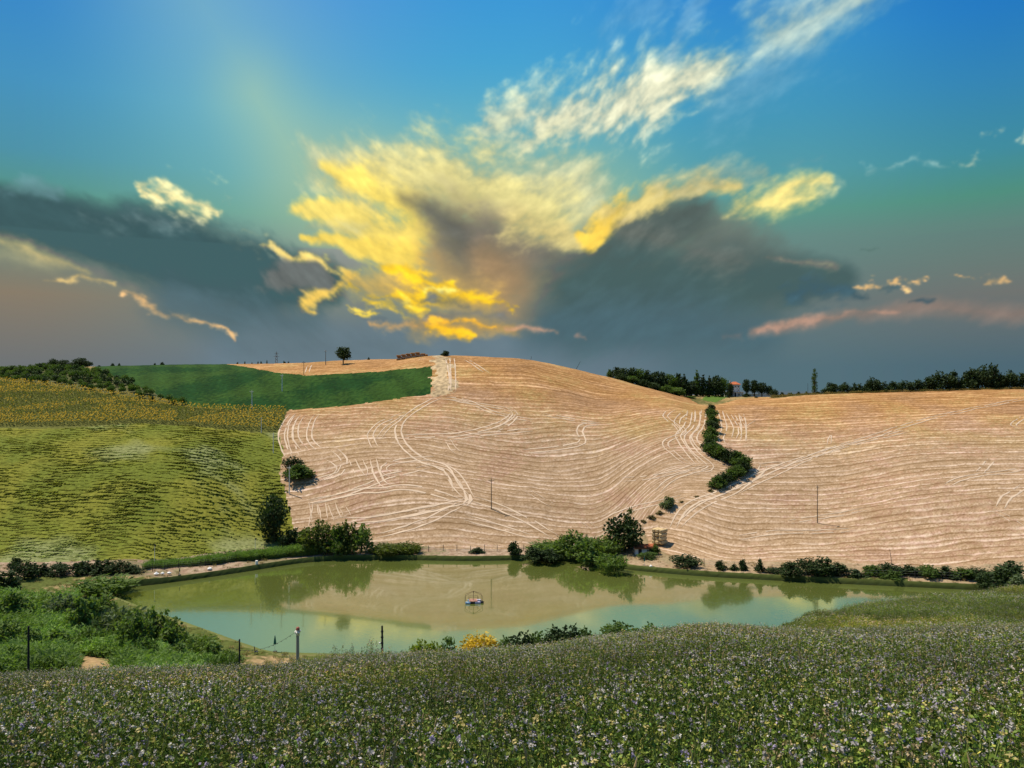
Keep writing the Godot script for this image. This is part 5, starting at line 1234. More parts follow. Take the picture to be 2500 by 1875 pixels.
	plant("hedge_tree", "first bushy tree from the left in the long dark hedge along the right ridge", "tree", "long hedge along the right ridge", "shrub_a", "dark", 130.0, 320.4, 5.23, 8.34)
	plant("hedge_tree", "second bushy tree from the left in the long dark hedge along the right ridge", "tree", "long hedge along the right ridge", "shrub_c", "dark", 135.0, 320.4, 4.91, 7.50)
	plant("hedge_tree", "third bushy tree from the left in the long dark hedge along the right ridge", "tree", "long hedge along the right ridge", "shrub_b", "dark", 140.0, 320.4, 4.43, 7.08)
	plant("hedge_tree", "fourth bushy tree from the left in the long dark hedge along the right ridge", "tree", "long hedge along the right ridge", "shrub_a", "dark", 145.0, 320.4, 4.63, 7.50)
	plant("hedge_tree", "fifth bushy tree from the left in the long dark hedge along the right ridge", "tree", "long hedge along the right ridge", "shrub_c", "dark", 146.7, 320.4, 6.76, 6.25)
	plant("hedge_tree", "sixth bushy tree from the left in the long dark hedge along the right ridge", "tree", "long hedge along the right ridge", "shrub_b", "dark", 150.0, 320.4, 5.01, 7.50)
	plant("hedge_tree", "seventh bushy tree from the left in the long dark hedge along the right ridge", "tree", "long hedge along the right ridge", "shrub_a", "dark", 155.0, 320.4, 5.05, 7.50)
	plant("hedge_tree", "eighth bushy tree from the left in the long dark hedge along the right ridge", "tree", "long hedge along the right ridge", "shrub_c", "dark", 160.0, 320.4, 5.09, 7.92)
	plant("hedge_tree", "ninth bushy tree from the left in the long dark hedge along the right ridge", "tree", "long hedge along the right ridge", "shrub_b", "dark", 165.0, 320.4, 5.29, 7.92)
	plant("hedge_tree", "tenth bushy tree from the left in the long dark hedge along the right ridge", "tree", "long hedge along the right ridge", "shrub_a", "dark", 169.7, 320.4, 6.67, 7.08)
	plant("hedge_tree", "eleventh bushy tree from the left in the long dark hedge along the right ridge", "tree", "long hedge along the right ridge", "shrub_c", "dark", 174.2, 320.4, 8.54, 9.59)
	plant("hedge_tree", "twelfth bushy tree from the left in the long dark hedge along the right ridge", "tree", "long hedge along the right ridge", "shrub_b", "dark", 180.0, 320.4, 8.55, 9.17)
	plant("hedge_tree", "thirteenth bushy tree from the left in the long dark hedge along the right ridge", "tree", "long hedge along the right ridge", "shrub_a", "dark", 186.4, 320.4, 9.88, 9.17)
	plant("hedge_tree", "fourteenth bushy tree from the left in the long dark hedge along the right ridge", "tree", "long hedge along the right ridge", "shrub_c", "dark", 191.4, 320.4, 10.58, 9.17)
	plant("hedge_tree", "fifteenth bushy tree from the left in the long dark hedge along the right ridge", "tree", "long hedge along the right ridge", "shrub_b", "dark", 195.9, 320.4, 10.96, 7.50)
	plant("hedge_tree", "sixteenth bushy tree from the left in the long dark hedge along the right ridge", "tree", "long hedge along the right ridge", "shrub_a", "dark", 199.2, 320.4, 7.37, 7.50)
	plant("hedge_tree", "seventeenth bushy tree from the left in the long dark hedge along the right ridge", "tree", "long hedge along the right ridge", "shrub_c", "dark", 203.4, 320.4, 8.10, 8.34)
	plant("hedge_tree", "eighteenth bushy tree from the left in the long dark hedge along the right ridge", "tree", "long hedge along the right ridge", "shrub_b", "dark", 208.0, 320.4, 7.16, 8.34)
	plant("hedge_tree", "nineteenth bushy tree from the left in the long dark hedge along the right ridge", "tree", "long hedge along the right ridge", "shrub_a", "dark", 213.4, 320.4, 7.37, 8.34)
	plant("shrub", "first dark bush from the left in the dark hedge below the green meadow", "shrub", "dark hedge below the green meadow", "shrub_b", "dark", -96.1, 150.5, 4.85, 6.14)
	plant("shrub", "second dark bush from the left in the dark hedge below the green meadow", "shrub", "dark hedge below the green meadow", "shrub_c", "dark", -100.4, 162.5, 4.23, 6.63)
	plant("shrub", "third dark bush from the left in the dark hedge below the green meadow", "shrub", "dark hedge below the green meadow", "shrub_a", "dark", -108.4, 172.3, 2.51, 3.41)
	plant("shrub", "fourth dark bush from the left in the dark hedge below the green meadow", "shrub", "dark hedge below the green meadow", "shrub_b", "dark", -99.3, 166.3, 2.60, 5.82)
	plant("shrub", "fifth dark bush from the left in the dark hedge below the green meadow", "shrub", "dark hedge below the green meadow", "shrub_c", "dark", -95.0, 166.3, 2.94, 6.20)
	plant("shrub", "sixth dark bush from the left in the dark hedge below the green meadow", "shrub", "dark hedge below the green meadow", "shrub_a", "dark", -91.0, 167.0, 3.13, 6.42)
	plant("shrub", "seventh dark bush from the left in the dark hedge below the green meadow", "shrub", "dark hedge below the green meadow", "shrub_b", "dark", -87.4, 167.6, 3.31, 6.64)
	plant("shrub", "eighth dark bush from the left in the dark hedge below the green meadow", "shrub", "dark hedge below the green meadow", "shrub_c", "dark", -83.5, 167.6, 2.96, 5.86)
	plant("shrub", "ninth dark bush from the left in the dark hedge below the green meadow", "shrub", "dark hedge below the green meadow", "shrub_a", "dark", -80.9, 168.4, 1.75, 4.91)
	plant("shrub", "tall mid green shrub at the left edge of the thicket in the left foreground", "shrub", "thicket in the left foreground", "shrub_a", "bright", -81.7, 129.1, 5.73, 7.78)
	plant("shrub", "bright bush at the thicket's upper left in the left foreground", "shrub", "thicket in the left foreground", "tuft", "bright", -81.2, 135.6, 4.30, 7.27)
	plant("shrub", "grey green bush below the pale path in the left foreground", "shrub", "thicket in the left foreground", "shrub_c", "silver", -73.8, 130.5, 4.97, 7.00)
	plant("shrub", "tall bush over the bare earth patch in the left foreground", "shrub", "thicket in the left foreground", "shrub_b", "bright", -65.0, 120.0, 6.85, 6.43)
	plant("shrub", "full bush in the upper middle of the thicket in the left foreground", "shrub", "thicket in the left foreground", "shrub_a", "bright", -65.4, 126.0, 6.40, 6.76)
	plant("shrub", "grey green bush near the pond's left tip in the left foreground", "shrub", "thicket in the left foreground", "tuft", "silver", -59.8, 121.3, 6.54, 6.50)
	plant("shrub", "tall dark footed bush in the middle of the thicket in the left foreground", "shrub", "thicket in the left foreground", "shrub_c", "bright", -53.0, 111.0, 6.69, 5.95)
	plant("shrub", "leafy bush right of the thicket's middle in the left foreground", "shrub", "thicket in the left foreground", "shrub_b", "bright", -51.7, 114.5, 6.54, 6.14)
	plant("shrub", "bright bush nearing the grassy shore in the left foreground", "shrub", "thicket in the left foreground", "shrub_a", "bright", -48.4, 112.5, 5.71, 6.03)
	plant("shrub", "small bush at the shore end of the thicket in the left foreground", "shrub", "thicket in the left foreground", "tuft", "bright", -45.3, 112.1, 4.27, 5.26)
	plant("shrub", "bright bush low at the left edge in the left foreground", "shrub", "thicket in the left foreground", "shrub_c", "bright", -70.1, 109.0, 4.84, 6.57)
	plant("shrub", "bush behind the tall black post in the left foreground", "shrub", "thicket in the left foreground", "shrub_b", "bright", -65.2, 106.6, 4.06, 5.00)
	plant("shrub", "bright bush between the black post and the bare earth in the left foreground", "shrub", "thicket in the left foreground", "shrub_a", "bright", -61.9, 107.6, 4.23, 5.05)
	plant("shrub", "dark bush just above the bare earth patch in the left foreground", "shrub", "thicket in the left foreground", "tuft", "mid", -60.1, 112.0, 4.26, 3.75)
	plant("shrub", "dark bush right of the bare earth patch in the left foreground", "shrub", "thicket in the left foreground", "shrub_c", "mid", -48.2, 103.3, 3.93, 4.15)
	plant("shrub", "bright low bush along the alfalfa's edge in the left foreground", "shrub", "thicket in the left foreground", "shrub_b", "bright", -44.3, 104.1, 3.31, 5.58)
	plant("shrub", "bush at the bottom left corner of the thicket in the left foreground", "shrub", "thicket in the left foreground", "shrub_a", "bright", -57.2, 90.4, 3.44, 4.85)
	plant("shrub", "low bush right of the black post's foot in the left foreground", "shrub", "thicket in the left foreground", "tuft", "bright", -51.2, 86.6, 2.53, 4.06)
	plant("shrub", "bright low bush left of the bare earth patch in the left foreground", "shrub", "thicket in the left foreground", "shrub_c", "bright", -52.4, 91.8, 2.33, 3.69)
	plant("shrub", "pale bush left of the short black post in the left foreground", "shrub", "thicket in the left foreground", "shrub_b", "bright", -41.4, 109.4, 3.05, 5.13)
	plant("shrub", "last pale bush of the thicket at the short black post in the left foreground", "shrub", "thicket in the left foreground", "shrub_a", "bright", -39.1, 109.2, 2.50, 4.39)
	plant("reed_clump", "rounded patch of green reeds at the pond's left tip", "reeds", "", "tuft", "bright", -79.8, 154.5, 3.54, 9.48)
	plant("shrub", "lime green bush left of the yellow one behind the alfalfa", "shrub", "bushes on the near shore", "shrub_c", "lime", -5.8, 51.0, 2.13, 2.02)
	plant("shrub", "second lime green bush right beside the first behind the alfalfa", "shrub", "bushes on the near shore", "shrub_c", "lime", -5.0, 51.0, 1.97, 1.55)
	plant("shrub", "small dark green bush right of the lime green ones", "shrub", "bushes on the near shore", "shrub_c", "mid", -4.4, 51.0, 1.85, 0.95)
	plant("shrub", "small loose sapling between the lime bushes and the yellow bush", "shrub", "bushes on the near shore", "sprig", "bright", -4.0, 51.0, 2.23, 1.43)
	plant("shrub", "round golden yellow bush at the near shore", "shrub", "bushes on the near shore", "ball", "yellow", -2.1, 51.0, 2.33, 2.97)
	plant("shrub", "first dark green bush right of the yellow bush", "shrub", "bushes on the near shore", "shrub_c", "mid", -0.3, 51.0, 2.03, 2.02)
	plant("shrub", "second dark green bush right of the yellow bush", "shrub", "bushes on the near shore", "shrub_c", "dark", 0.7, 51.0, 2.28, 2.38)
	plant("shrub", "third dark green bush right of the yellow bush", "shrub", "bushes on the near shore", "shrub_c", "mid", 1.6, 51.0, 2.23, 2.14)
	plant("shrub", "broad dark bush, fourth right of the yellow bush", "shrub", "bushes on the near shore", "shrub_c", "dark", 2.9, 51.0, 2.33, 2.97)
	plant("shrub", "highest dark bush, fifth right of the yellow bush", "shrub", "bushes on the near shore", "shrub_c", "dark", 3.8, 51.0, 2.29, 2.97)
	plant("shrub", "sixth bush right of the yellow one, small", "shrub", "bushes on the near shore", "shrub_c", "mid", 4.8, 51.0, 1.98, 2.14)
	plant("shrub", "large dark green bush alone above the water's edge", "shrub", "bushes on the near shore", "shrub_c", "mid", 7.2, 51.0, 2.05, 3.69)
	plant("shrub", "bright bush right of the lone large bush", "shrub", "bushes on the near shore", "shrub_c", "bright", 9.1, 51.0, 1.67, 2.14)
	plant("shrub", "pale tuft at the alfalfa's far edge, left of two", "shrub", "bushes on the near shore", "tuft", "bright", 10.3, 51.0, 1.39, 1.78)
	plant("shrub", "pale tuft at the alfalfa's far edge, right of two", "shrub", "bushes on the near shore", "tuft", "bright", 11.5, 51.0, 1.40, 2.02)
	plant("shrub", "low tuft between the small sixth bush and the large bush", "shrub", "bushes on the near shore", "tuft", "mid", 5.8, 51.0, 1.02, 2.38)
	plant("shrub", "grass tuft on the near shore left of the pole", "shrub", "bushes on the near shore", "tuft", "mid", -18.7, 51.0, 2.42, 1.78)
	# the grove of small grey green trees on the left slope
	var n := 0
	for row in 17:
		for k in 60:
			var z := 280.0 + row * 4.4 + rng.randf_range(-1.5, 1.5)
			var x := -250.0 + k * 2.9 + rng.randf_range(-0.6, 0.6) + row * 1.1
			if not inside(Vector2(x, z), GROVE_EDGE, boxes[GROVE][1]): continue
			var o := piece("grove_tree", mould("olive"), tint("dark" if rng.randf() < 0.3 else "mid"))
			o.position = ground(x, z)
			o.rotation.y = rng.randf() * TAU
			var w := rng.randf_range(2.4, 3.4)
			o.scale = Vector3(w, w * rng.randf_range(0.75, 1.0), w)
			tag(o, "small round grey green tree in the grove on the left slope", "tree", "grove on the left slope")
			n += 1

func scattered(p: Vector3, s: Vector3) -> Transform3D:
	return Transform3D(Basis(Vector3.UP, rng.randf() * TAU).scaled(s), p)

# ---------------------------------------------------------------- crops
func alfalfa_clump(seed_: int, stems: int, heads: float) -> ArrayMesh:
	var r := RandomNumberGenerator.new()
	r.seed = seed_
	var s := Shape.new()
	for i in stems:
		var a := r.randf() * TAU
		var d := sqrt(r.randf()) * 0.17
		var p := Vector3(cos(a) * d, 0, sin(a) * d)
		var hh := r.randf_range(0.36, 0.6)
		var lean := Vector3(r.randfn(), 0, r.randfn()) * 0.07
		var top := p + Vector3(0, hh, 0) + lean
		var side := Vector3(r.randfn(), 0, r.randfn()).normalized() * 0.0022
		var g := r.randf_range(0.7, 1.3)
		s.quad(p - side, p + side, top + side, top - side, Color(0.12, 0.15, 0.04) * g)
		for k in 12:
			var f := 0.25 + 0.75 * (k + r.randf()) / 12.0
			var node := p.lerp(top, f)
			var out := Vector3(r.randfn(), r.randf_range(-0.2, 0.9), r.randfn()).normalized()
			var base := node + out * r.randf_range(0.01, 0.04)
			var green := Color(0.036, 0.080, 0.012).lerp(Color(0.175, 0.210, 0.032), pow(r.randf(), 1.5))
			if r.randf() < 0.05: green = Color(0.24, 0.22, 0.05)
			for l in 3:
				var la := (out + Vector3(r.randfn(), r.randfn(), r.randfn()) * 0.55).normalized() * r.randf_range(0.018, 0.034)
				s.leaf(base, la, la.cross(Vector3(r.randfn(), r.randfn(), r.randfn())).normalized() * r.randf_range(0.005, 0.009), green * r.randf_range(0.55, 1.6))
		var number := int(heads) + (1 if r.randf() < heads - int(heads) else 0)
		for k in number:
			var q := top - Vector3(0, 0.05 * k, 0) + Vector3(r.randfn(), r.randfn() * 0.5, r.randfn()) * 0.022
			var pick := r.randf()
			var hue := Color(0.27, 0.25, 0.24)
			if pick < 0.13: hue = Color(0.40, 0.375, 0.35)
			elif pick < 0.25: hue = Color(0.25, 0.21, 0.32)
			elif pick < 0.38: hue = Color(0.24, 0.185, 0.10)
			elif pick < 0.48: hue = Color(0.32, 0.265, 0.10)
			for m in 11:
				var dir := Vector3(r.randfn(), r.randfn() * 0.8, r.randfn()).normalized()
				var b2 := q + Vector3(r.randfn(), r.randfn(), r.randfn()) * 0.006
				s.leaf(b2, dir * r.randf_range(0.012, 0.019), dir.cross(Vector3(r.randfn(), r.randfn(), r.randfn())).normalized() * 0.0058, hue * r.randf_range(0.7, 1.25))
	return s.mesh()

func sow_alfalfa() -> void:
	# the soil of the near slope
	var s := Shape.new()
	for r in 118:
		var z := -9.0 + r * 0.5
		for k in 181:
			var x := (k - 90) * 0.55
			s.v.append(ground(x, z))
			s.c.append(Color(0.016, 0.020, 0.007))
			s.n.append(Vector3(0, 0.95, -0.3))
	for r in 117:
		for k in 180:
			var a := r * 181 + k
			s.ix.append(a); s.ix.append(a + 181); s.ix.append(a + 182)
			s.ix.append(a); s.ix.append(a + 182); s.ix.append(a + 1)
	structure("alfalfa_soil", s.mesh(), paint(Color.WHITE, 1.0), "dark soil under the alfalfa in the foreground")
	var mat := paint(Color.WHITE, 0.6, 0.35)
	var patch := FastNoiseLite.new()
	patch.seed = 19
	patch.frequency = 0.09
	patch.fractal_octaves = 3
	var where := [[], [], [], [], [], []]
	var cols := [[], [], [], [], [], []]
	var z := 1.9
	while z < 112.0:
		var step := 0.25 if z < 9.0 else 0.29 if z < 24.0 else 0.36 if z < 50.0 else 0.55
		var reach := minf(0.74 * z + 6.0, 90.0)
		var x := -reach
		while x < reach:
			var px := x + rng.randf_range(-0.5, 0.5) * step
			var pz := z + rng.randf_range(-0.5, 0.5) * step
			x += step
			if pz > alfalfa_end(px / pz) - 0.6 + 1.2 * patch.get_noise_2d(px * 3.0, pz * 3.0): continue
			var n := patch.get_noise_2d(px, pz)
			var size := (0.88 + 0.3 * n) * rng.randf_range(0.68, 1.25) * (1.0 if z < 50.0 else 1.35)
			var wide := size * (step / 0.25 if z > 9.0 else 1.0)
			if z > 28.0 and z < 46.0 and px / pz > -0.30 and px / pz < -0.15 and rng.randf() < 0.06: size *= rng.randf_range(1.3, 1.9)
			var far := smoothstep(46.0, 60.0, pz)
			var v := 3 + rng.randi() % 3 if rng.randf() < clampf(far * 0.8 + 0.2 - 0.8 * n, 0.05, 0.95) else (0 if patch.get_noise_2d(px * 5.0 + 70.0, pz * 5.0) + rng.randf_range(-0.15, 0.15) > 0.08 else 1 + rng.randi() % 2)
			where[v].append(scattered(ground(px, pz), Vector3(wide, size, wide)))
			var g := rng.randf_range(0.75, 1.4) * (1.0 + 0.6 * n)
			var yel := maxf(0.0, patch.get_noise_2d(px * 0.45 - 40.0, pz * 1.2)) * (0.6 + far)
			cols[v].append(Color(g * (1.0 + yel), g * (1.0 + 0.5 * yel), g))
		z += step
	for v in 6:
		crowd("alfalfa_plants", "dense flowering alfalfa with lilac, whitish and faded heads across the foreground" if v < 3 else "leafy greener alfalfa with few flower heads across the foreground slope", alfalfa_clump(50 + v, 8, [2.0, 0.9, 0.5, 0.25, 0.12, 0.12][v]), mat, where[v], cols[v])
	# a few dry grass stalks that stand above the crop
	var g := Shape.new()
	g.tube([Vector3.ZERO, Vector3(0.02, 0.4, 0), Vector3(0.07, 0.8, 0.02)], [0.003, 0.0025, 0.002], 4, Color(0.42, 0.38, 0.13), false)
	g.tube([Vector3(0.07, 0.78, 0.02), Vector3(0.085, 0.86, 0.02), Vector3(0.1, 0.92, 0.03)], [0.003, 0.009, 0.002], 5, Color(0.48, 0.36, 0.18), false)
	var stalks := []
	for i in 260:
		var zz := rng.randf_range(2.4, 30.0)
		var xx := rng.randf_range(-0.7, 0.7) * zz
		stalks.append(scattered(ground(xx, zz), Vector3.ONE * rng.randf_range(0.55, 0.85)))
	crowd("grass_stalks", "thin yellow grass stalks standing among the alfalfa", g.mesh(), mat, stalks, [])

func lay_hay() -> void:
	var r := RandomNumberGenerator.new()
	r.seed = 61
	var lumps_ := []
	for v in 3:
		var s := Shape.new()
		for i in 46:
			var p := Vector3(r.randf_range(-0.9, 0.9), 0, r.randf_range(-0.32, 0.32))
			p.y = maxf(0.0, 0.32 * (1.0 - pow(absf(p.x), 2.0)) * (1.0 - pow(p.z / 0.4, 2.0))) * r.randf_range(0.3, 1.0)
			var along := Vector3(r.randfn() * 1.2, r.randfn() * 0.22, r.randfn() * 0.7).normalized() * r.randf_range(0.35, 0.7)
			s.leaf(p - along * 0.5, along, along.cross(Vector3(r.randfn() * 0.4, 1.0, r.randfn() * 0.4)).normalized() * r.randf_range(0.07, 0.14), Color(0.27, 0.285, 0.046) * r.randf_range(0.7, 1.25))
		lumps_.append(s.mesh())
	var where := [[], [], []]
	var cols := [[], [], []]
	var z := 171.0
	while z < 274.0:
		var x := -195.0
		while x < -50.0:
			x += rng.randf_range(0.7, 1.5)
			var zz := z + 3.2 * lumps.get_noise_2d(x * 0.9, z * 0.5) + 0.8 * sin(x * 0.11 + z * 0.05) + rng.randf_range(-0.45, 0.45) - 0.05 * x + 2.2 * lumps.get_noise_2d(x * 2.6, z * 0.3 + 900.0)
			if absf(x / zz) > 0.74: continue
			var n := lumps.get_noise_2d(x * 2.2 + 300.0, zz * 2.2)
			if rng.randf() < 0.10: continue
			if not inside(Vector2(x, zz), MEADOW_EDGE, boxes[MEADOW][1]): continue
			var v := rng.randi() % 3
			var k := rng.randf_range(0.7, 1.3) * clampf(1.0 + n, 0.5, 1.5)
			where[v].append(Transform3D(Basis(Vector3.UP, rng.randf_range(-0.35, 0.35)).scaled(Vector3(k * 1.15, clampf(0.42 + 0.35 * n + 1.2 * lumps.get_noise_2d(x * 5.0 + 50.0, zz * 8.0), 0.15, 1.2), k)), Vector3(x, height(x, zz) + 0.35 * lumps.get_noise_2d(x * 1.5, zz * 1.5) - 0.05, -zz)))
			var pale := smoothstep(0.05, 0.3, lumps.get_noise_2d(x * 0.8 + zz * 0.5, zz * 0.8))
			cols[v].append(Color(1, 1, 1).lerp(Color(1.25, 1.4, 2.9), pale * 0.9) * rng.randf_range(0.85, 1.15))
		z += lerpf(1.4, 1.9, (z - 171.0) / 100.0)
	for v in 3:
		crowd("hay_rows", "lumpy rows of cut grass lying across the meadow on the left", lumps_[v], paint(Color.WHITE, 0.9, 0.8), where[v], cols[v])

func sow_sunflowers() -> void:
	var r := RandomNumberGenerator.new()
	r.seed = 71
	var kinds := []
	for v in 4:
		var s := Shape.new()
		s.tube([Vector3.ZERO, Vector3(0.02, 0.8, 0.01), Vector3(0.04, 1.5, 0.1)], [0.03, 0.025, 0.02], 4, Color(0.12, 0.14, 0.03), false)
		for k in 7:
			var a := k * 2.4
			var p := Vector3(0.02, 0.35 + k * 0.15, 0.02)
			var la := Vector3(cos(a), r.randf_range(-0.3, 0.4), sin(a)) * r.randf_range(0.3, 0.45)
			s.leaf(p, la, la.cross(Vector3.UP).normalized() * 0.15, Color(0.15, 0.175, 0.042) * r.randf_range(0.7, 1.3))
		if v < 3:
			var mid := Vector3(0.05, 1.55, 0.16)
			var f := Vector3(r.randf_range(-0.3, 0.3), [0.8, 0.55, 0.2][v], 0.9).normalized()
			var a1 := f.cross(Vector3.UP).normalized()
			var a2 := a1.cross(f)
			for k in 12:
				var t := TAU * k / 12.0
				var d := a1 * cos(t) + a2 * sin(t)
				s.leaf(mid + d * 0.09, d * 0.16 + f * 0.02, d.cross(f) * 0.048, Color(0.92, 0.58, 0.03) if v < 2 else Color(0.46, 0.42, 0.07))
				var t2 := TAU * (k + 1) / 12.0
				s.tri(mid + f * 0.02, mid + (a1 * cos(t) + a2 * sin(t)) * 0.1, mid + (a1 * cos(t2) + a2 * sin(t2)) * 0.1, Color(0.10, 0.06, 0.02))
		kinds.append(s.mesh())
	var where := [[], [], [], []]
	var z := 250.0
	var box: Rect2 = boxes[SUNFLOWER][1]
	while z < 340.0:
		var x := box.position.x
		while x < box.end.x:
			x += 0.95
			var px := x + rng.randf_range(-0.3, 0.3)
			var pz := z + rng.randf_range(-0.3, 0.3)
			if absf(px / pz) > 0.72 or not inside(Vector2(px, pz), SUNFLOWER_EDGE, box): continue
			var n := lumps.get_noise_2d(px * 1.1 + 80.0, pz * 2.2)
			var blossom := clampf(0.05 + 1.7 * smoothstep(0.08, 0.26, n), 0.0, 0.95)
			if not inside(Vector2(px + 2.0, pz + 5.0), SUNFLOWER_EDGE, box): blossom = 0.75
			if not inside(Vector2(px, pz - 13.0), SUNFLOWER_EDGE, box) and lumps.get_noise_2d(px * 0.9 + 20.0, pz * 0.9) > -0.06: blossom = 0.9
			var v := rng.randi() % 2 if rng.randf() < blossom else (2 if rng.randf() < 0.45 else 3)
			where[v].append(scattered(ground(px, pz), Vector3.ONE * rng.randf_range(0.85, 1.2)))
			if v < 3: where[v][-1].basis = Basis(Vector3.UP, rng.randf_range(-0.9, 0.9)).scaled(Vector3.ONE * rng.randf_range(0.85, 1.2))
		z += 1.0
	for v in 4:
		crowd("sunflower_plants", ["sunflowers in full yellow bloom in the strip on the left hillside", "sunflowers in yellow bloom facing the pond in the strip on the left", "fading sunflowers with drooping heads in the strip on the left", "sunflower plants without open heads in the strip on the left"][v], kinds[v], paint(Color.WHITE, 0.8, 0.9), where[v], [])

func grow_reeds() -> void:
	var reed := blade_tuft(81, 60, 0.35)
	var where := []
	var cols := []
	var low := []
	var lowc := []
	# the thicket in the left foreground
	for i in 3400:
		var z := rng.randf_range(84.0, 158.0)
		var u := rng.randf_range(-0.74, -0.30)
		var x := u * z
		var right := lerpf(-40.0, -78.0, smoothstep(100.0, 152.0, z)) - 5.0
		if z < 104.0: right = lerpf(-32.0, -38.0, (z - 84.0) / 20.0)
		if x > right or Geometry2D.is_point_in_polygon(Vector2(x, z), POND_EDGE): continue
		if z < 108.0 and u > -0.56 and u < -0.495: continue
		if z > 146.0 and x < -78.0: continue
		var k := rng.randf_range(1.7, 3.3)
		where.append(scattered(ground(x, z), Vector3(k * 1.2, k, k * 1.2)))
		var g := rng.randf_range(0.75, 1.25) * (1.0 + 0.6 * lumps.get_noise_2d(x * 2.0, z * 2.0))
		cols.append(Color(g, g, g))
	# the reed belt below the meadow
	for i in 520:
		var t := rng.randf()
		var x := lerpf(-80.0, -46.0, t)
		var z := lerpf(172.5, 190.5, t) + rng.randf_range(-0.9, 1.8)
		var k := lerpf(1.6, 2.9, t) * rng.randf_range(0.8, 1.15)
		where.append(scattered(ground(x, z), Vector3(k * 0.9, k, k * 0.9)))
		var g := rng.randf_range(0.75, 1.2)
		cols.append(Color(g, g, g))
	crowd("reeds", "dense green reeds of the left foreground thicket and the belt below the meadow", reed, tint("reed"), where, cols)
	# low grass on the banks
	var tuft := blade_tuft(82, 26, 0.5)
	for i in 3600:
		var z := rng.randf_range(112.0, 205.0)
		var u := rng.randf_range(-0.70, 0.70)
		var x := u * z
		var f := field_at(x, z)
		if f != BANK and f != VERGE: continue
		var n := lumps.get_noise_2d(x * 1.6, z * 1.6)
		if f == BANK and n < -0.05: continue
		var k := rng.randf_range(0.3, 0.7)
		low.append(scattered(ground(x, z), Vector3(k * 1.4, k, k * 1.4)))
		lowc.append(Color(0.15, 0.15, 0.04).lerp(Color(0.42, 0.30, 0.16), clampf(rng.randf() * 0.8 + (0.5 if u > 0.12 else 0.0), 0, 1)) * rng.randf_range(0.7, 1.1))
	# weeds along the alfalfa's far edge and below the ridge hedge
	for i in 700:
		var u := rng.randf_range(-0.1, 0.4)
		var z := alfalfa_end(u) + rng.randf_range(0.0, 3.0)
		var k := rng.randf_range(0.4, 1.0)
		low.append(scattered(ground(u * z, z), Vector3(k, k, k)))
		lowc.append(Color(0.10, 0.16, 0.04).lerp(Color(0.2, 0.2, 0.06), rng.randf()))
	for i in 900:
		var u := rng.randf_range(0.33, 0.68)
		var z := rng.randf_range(315.5, 320.5)
		var k := rng.randf_range(0.5, 1.6)
		low.append(scattered(ground(u * z, z), Vector3(k, k, k)))
		lowc.append(Color(0.36, 0.26, 0.11).lerp(Color(0.14, 0.14, 0.04), rng.randf()))
	crowd("bank_grass", "tufts of dry and green grass on the banks, verges and ridge", tuft, paint(Color.WHITE, 0.9, 0.4), low, lowc)

# grassy lip and dark foot of the bank all round the water
func edge_pond() -> void:
	var ring: Array[Vector2] = []
	var n := POND_EDGE.size()
	for i in n:
		var a := POND_EDGE[i]
		var b := POND_EDGE[(i + 1) % n]
		var steps := maxi(2, int(a.distance_to(b) / 0.7))
		for k in steps:
			ring.append(a.cubic_interpolate(b, POND_EDGE[(i - 1 + n) % n], POND_EDGE[(i + 2) % n], k / float(steps)))
	var s := Shape.new()
	var m := ring.size()
	for i in m:
		var d := (ring[(i + 1) % m] - ring[(i - 1 + m) % m]).normalized()
		var out := Vector2(d.y, -d.x)      # the ring runs clockwise seen with z ahead
		if Geometry2D.is_point_in_polygon(ring[i] + out * 0.6, POND_EDGE): out = -out
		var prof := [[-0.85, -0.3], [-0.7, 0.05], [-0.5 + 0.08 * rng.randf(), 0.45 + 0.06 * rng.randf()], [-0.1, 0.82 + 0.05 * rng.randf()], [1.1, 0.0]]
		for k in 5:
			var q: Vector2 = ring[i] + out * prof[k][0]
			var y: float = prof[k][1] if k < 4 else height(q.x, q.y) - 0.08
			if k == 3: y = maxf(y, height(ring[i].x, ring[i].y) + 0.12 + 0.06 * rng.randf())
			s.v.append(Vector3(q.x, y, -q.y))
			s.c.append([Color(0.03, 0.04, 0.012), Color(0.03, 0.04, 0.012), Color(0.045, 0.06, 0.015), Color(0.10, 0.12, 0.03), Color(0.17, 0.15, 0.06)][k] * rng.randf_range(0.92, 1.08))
	for i in m:
		for k in 4:
			var a := i * 5 + k
			var b := ((i + 1) % m) * 5 + k
			s.ix.append(a); s.ix.append(b); s.ix.append(b + 1)
			s.ix.append(a); s.ix.append(b + 1); s.ix.append(a + 1)
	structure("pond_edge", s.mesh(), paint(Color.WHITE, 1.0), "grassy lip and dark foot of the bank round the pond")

# ---------------------------------------------------------------- built things
var concrete: StandardMaterial3D
var dark_wood: StandardMaterial3D
var grey_wood: StandardMaterial3D
var steel: StandardMaterial3D
var china: StandardMaterial3D
var white_paint: StandardMaterial3D

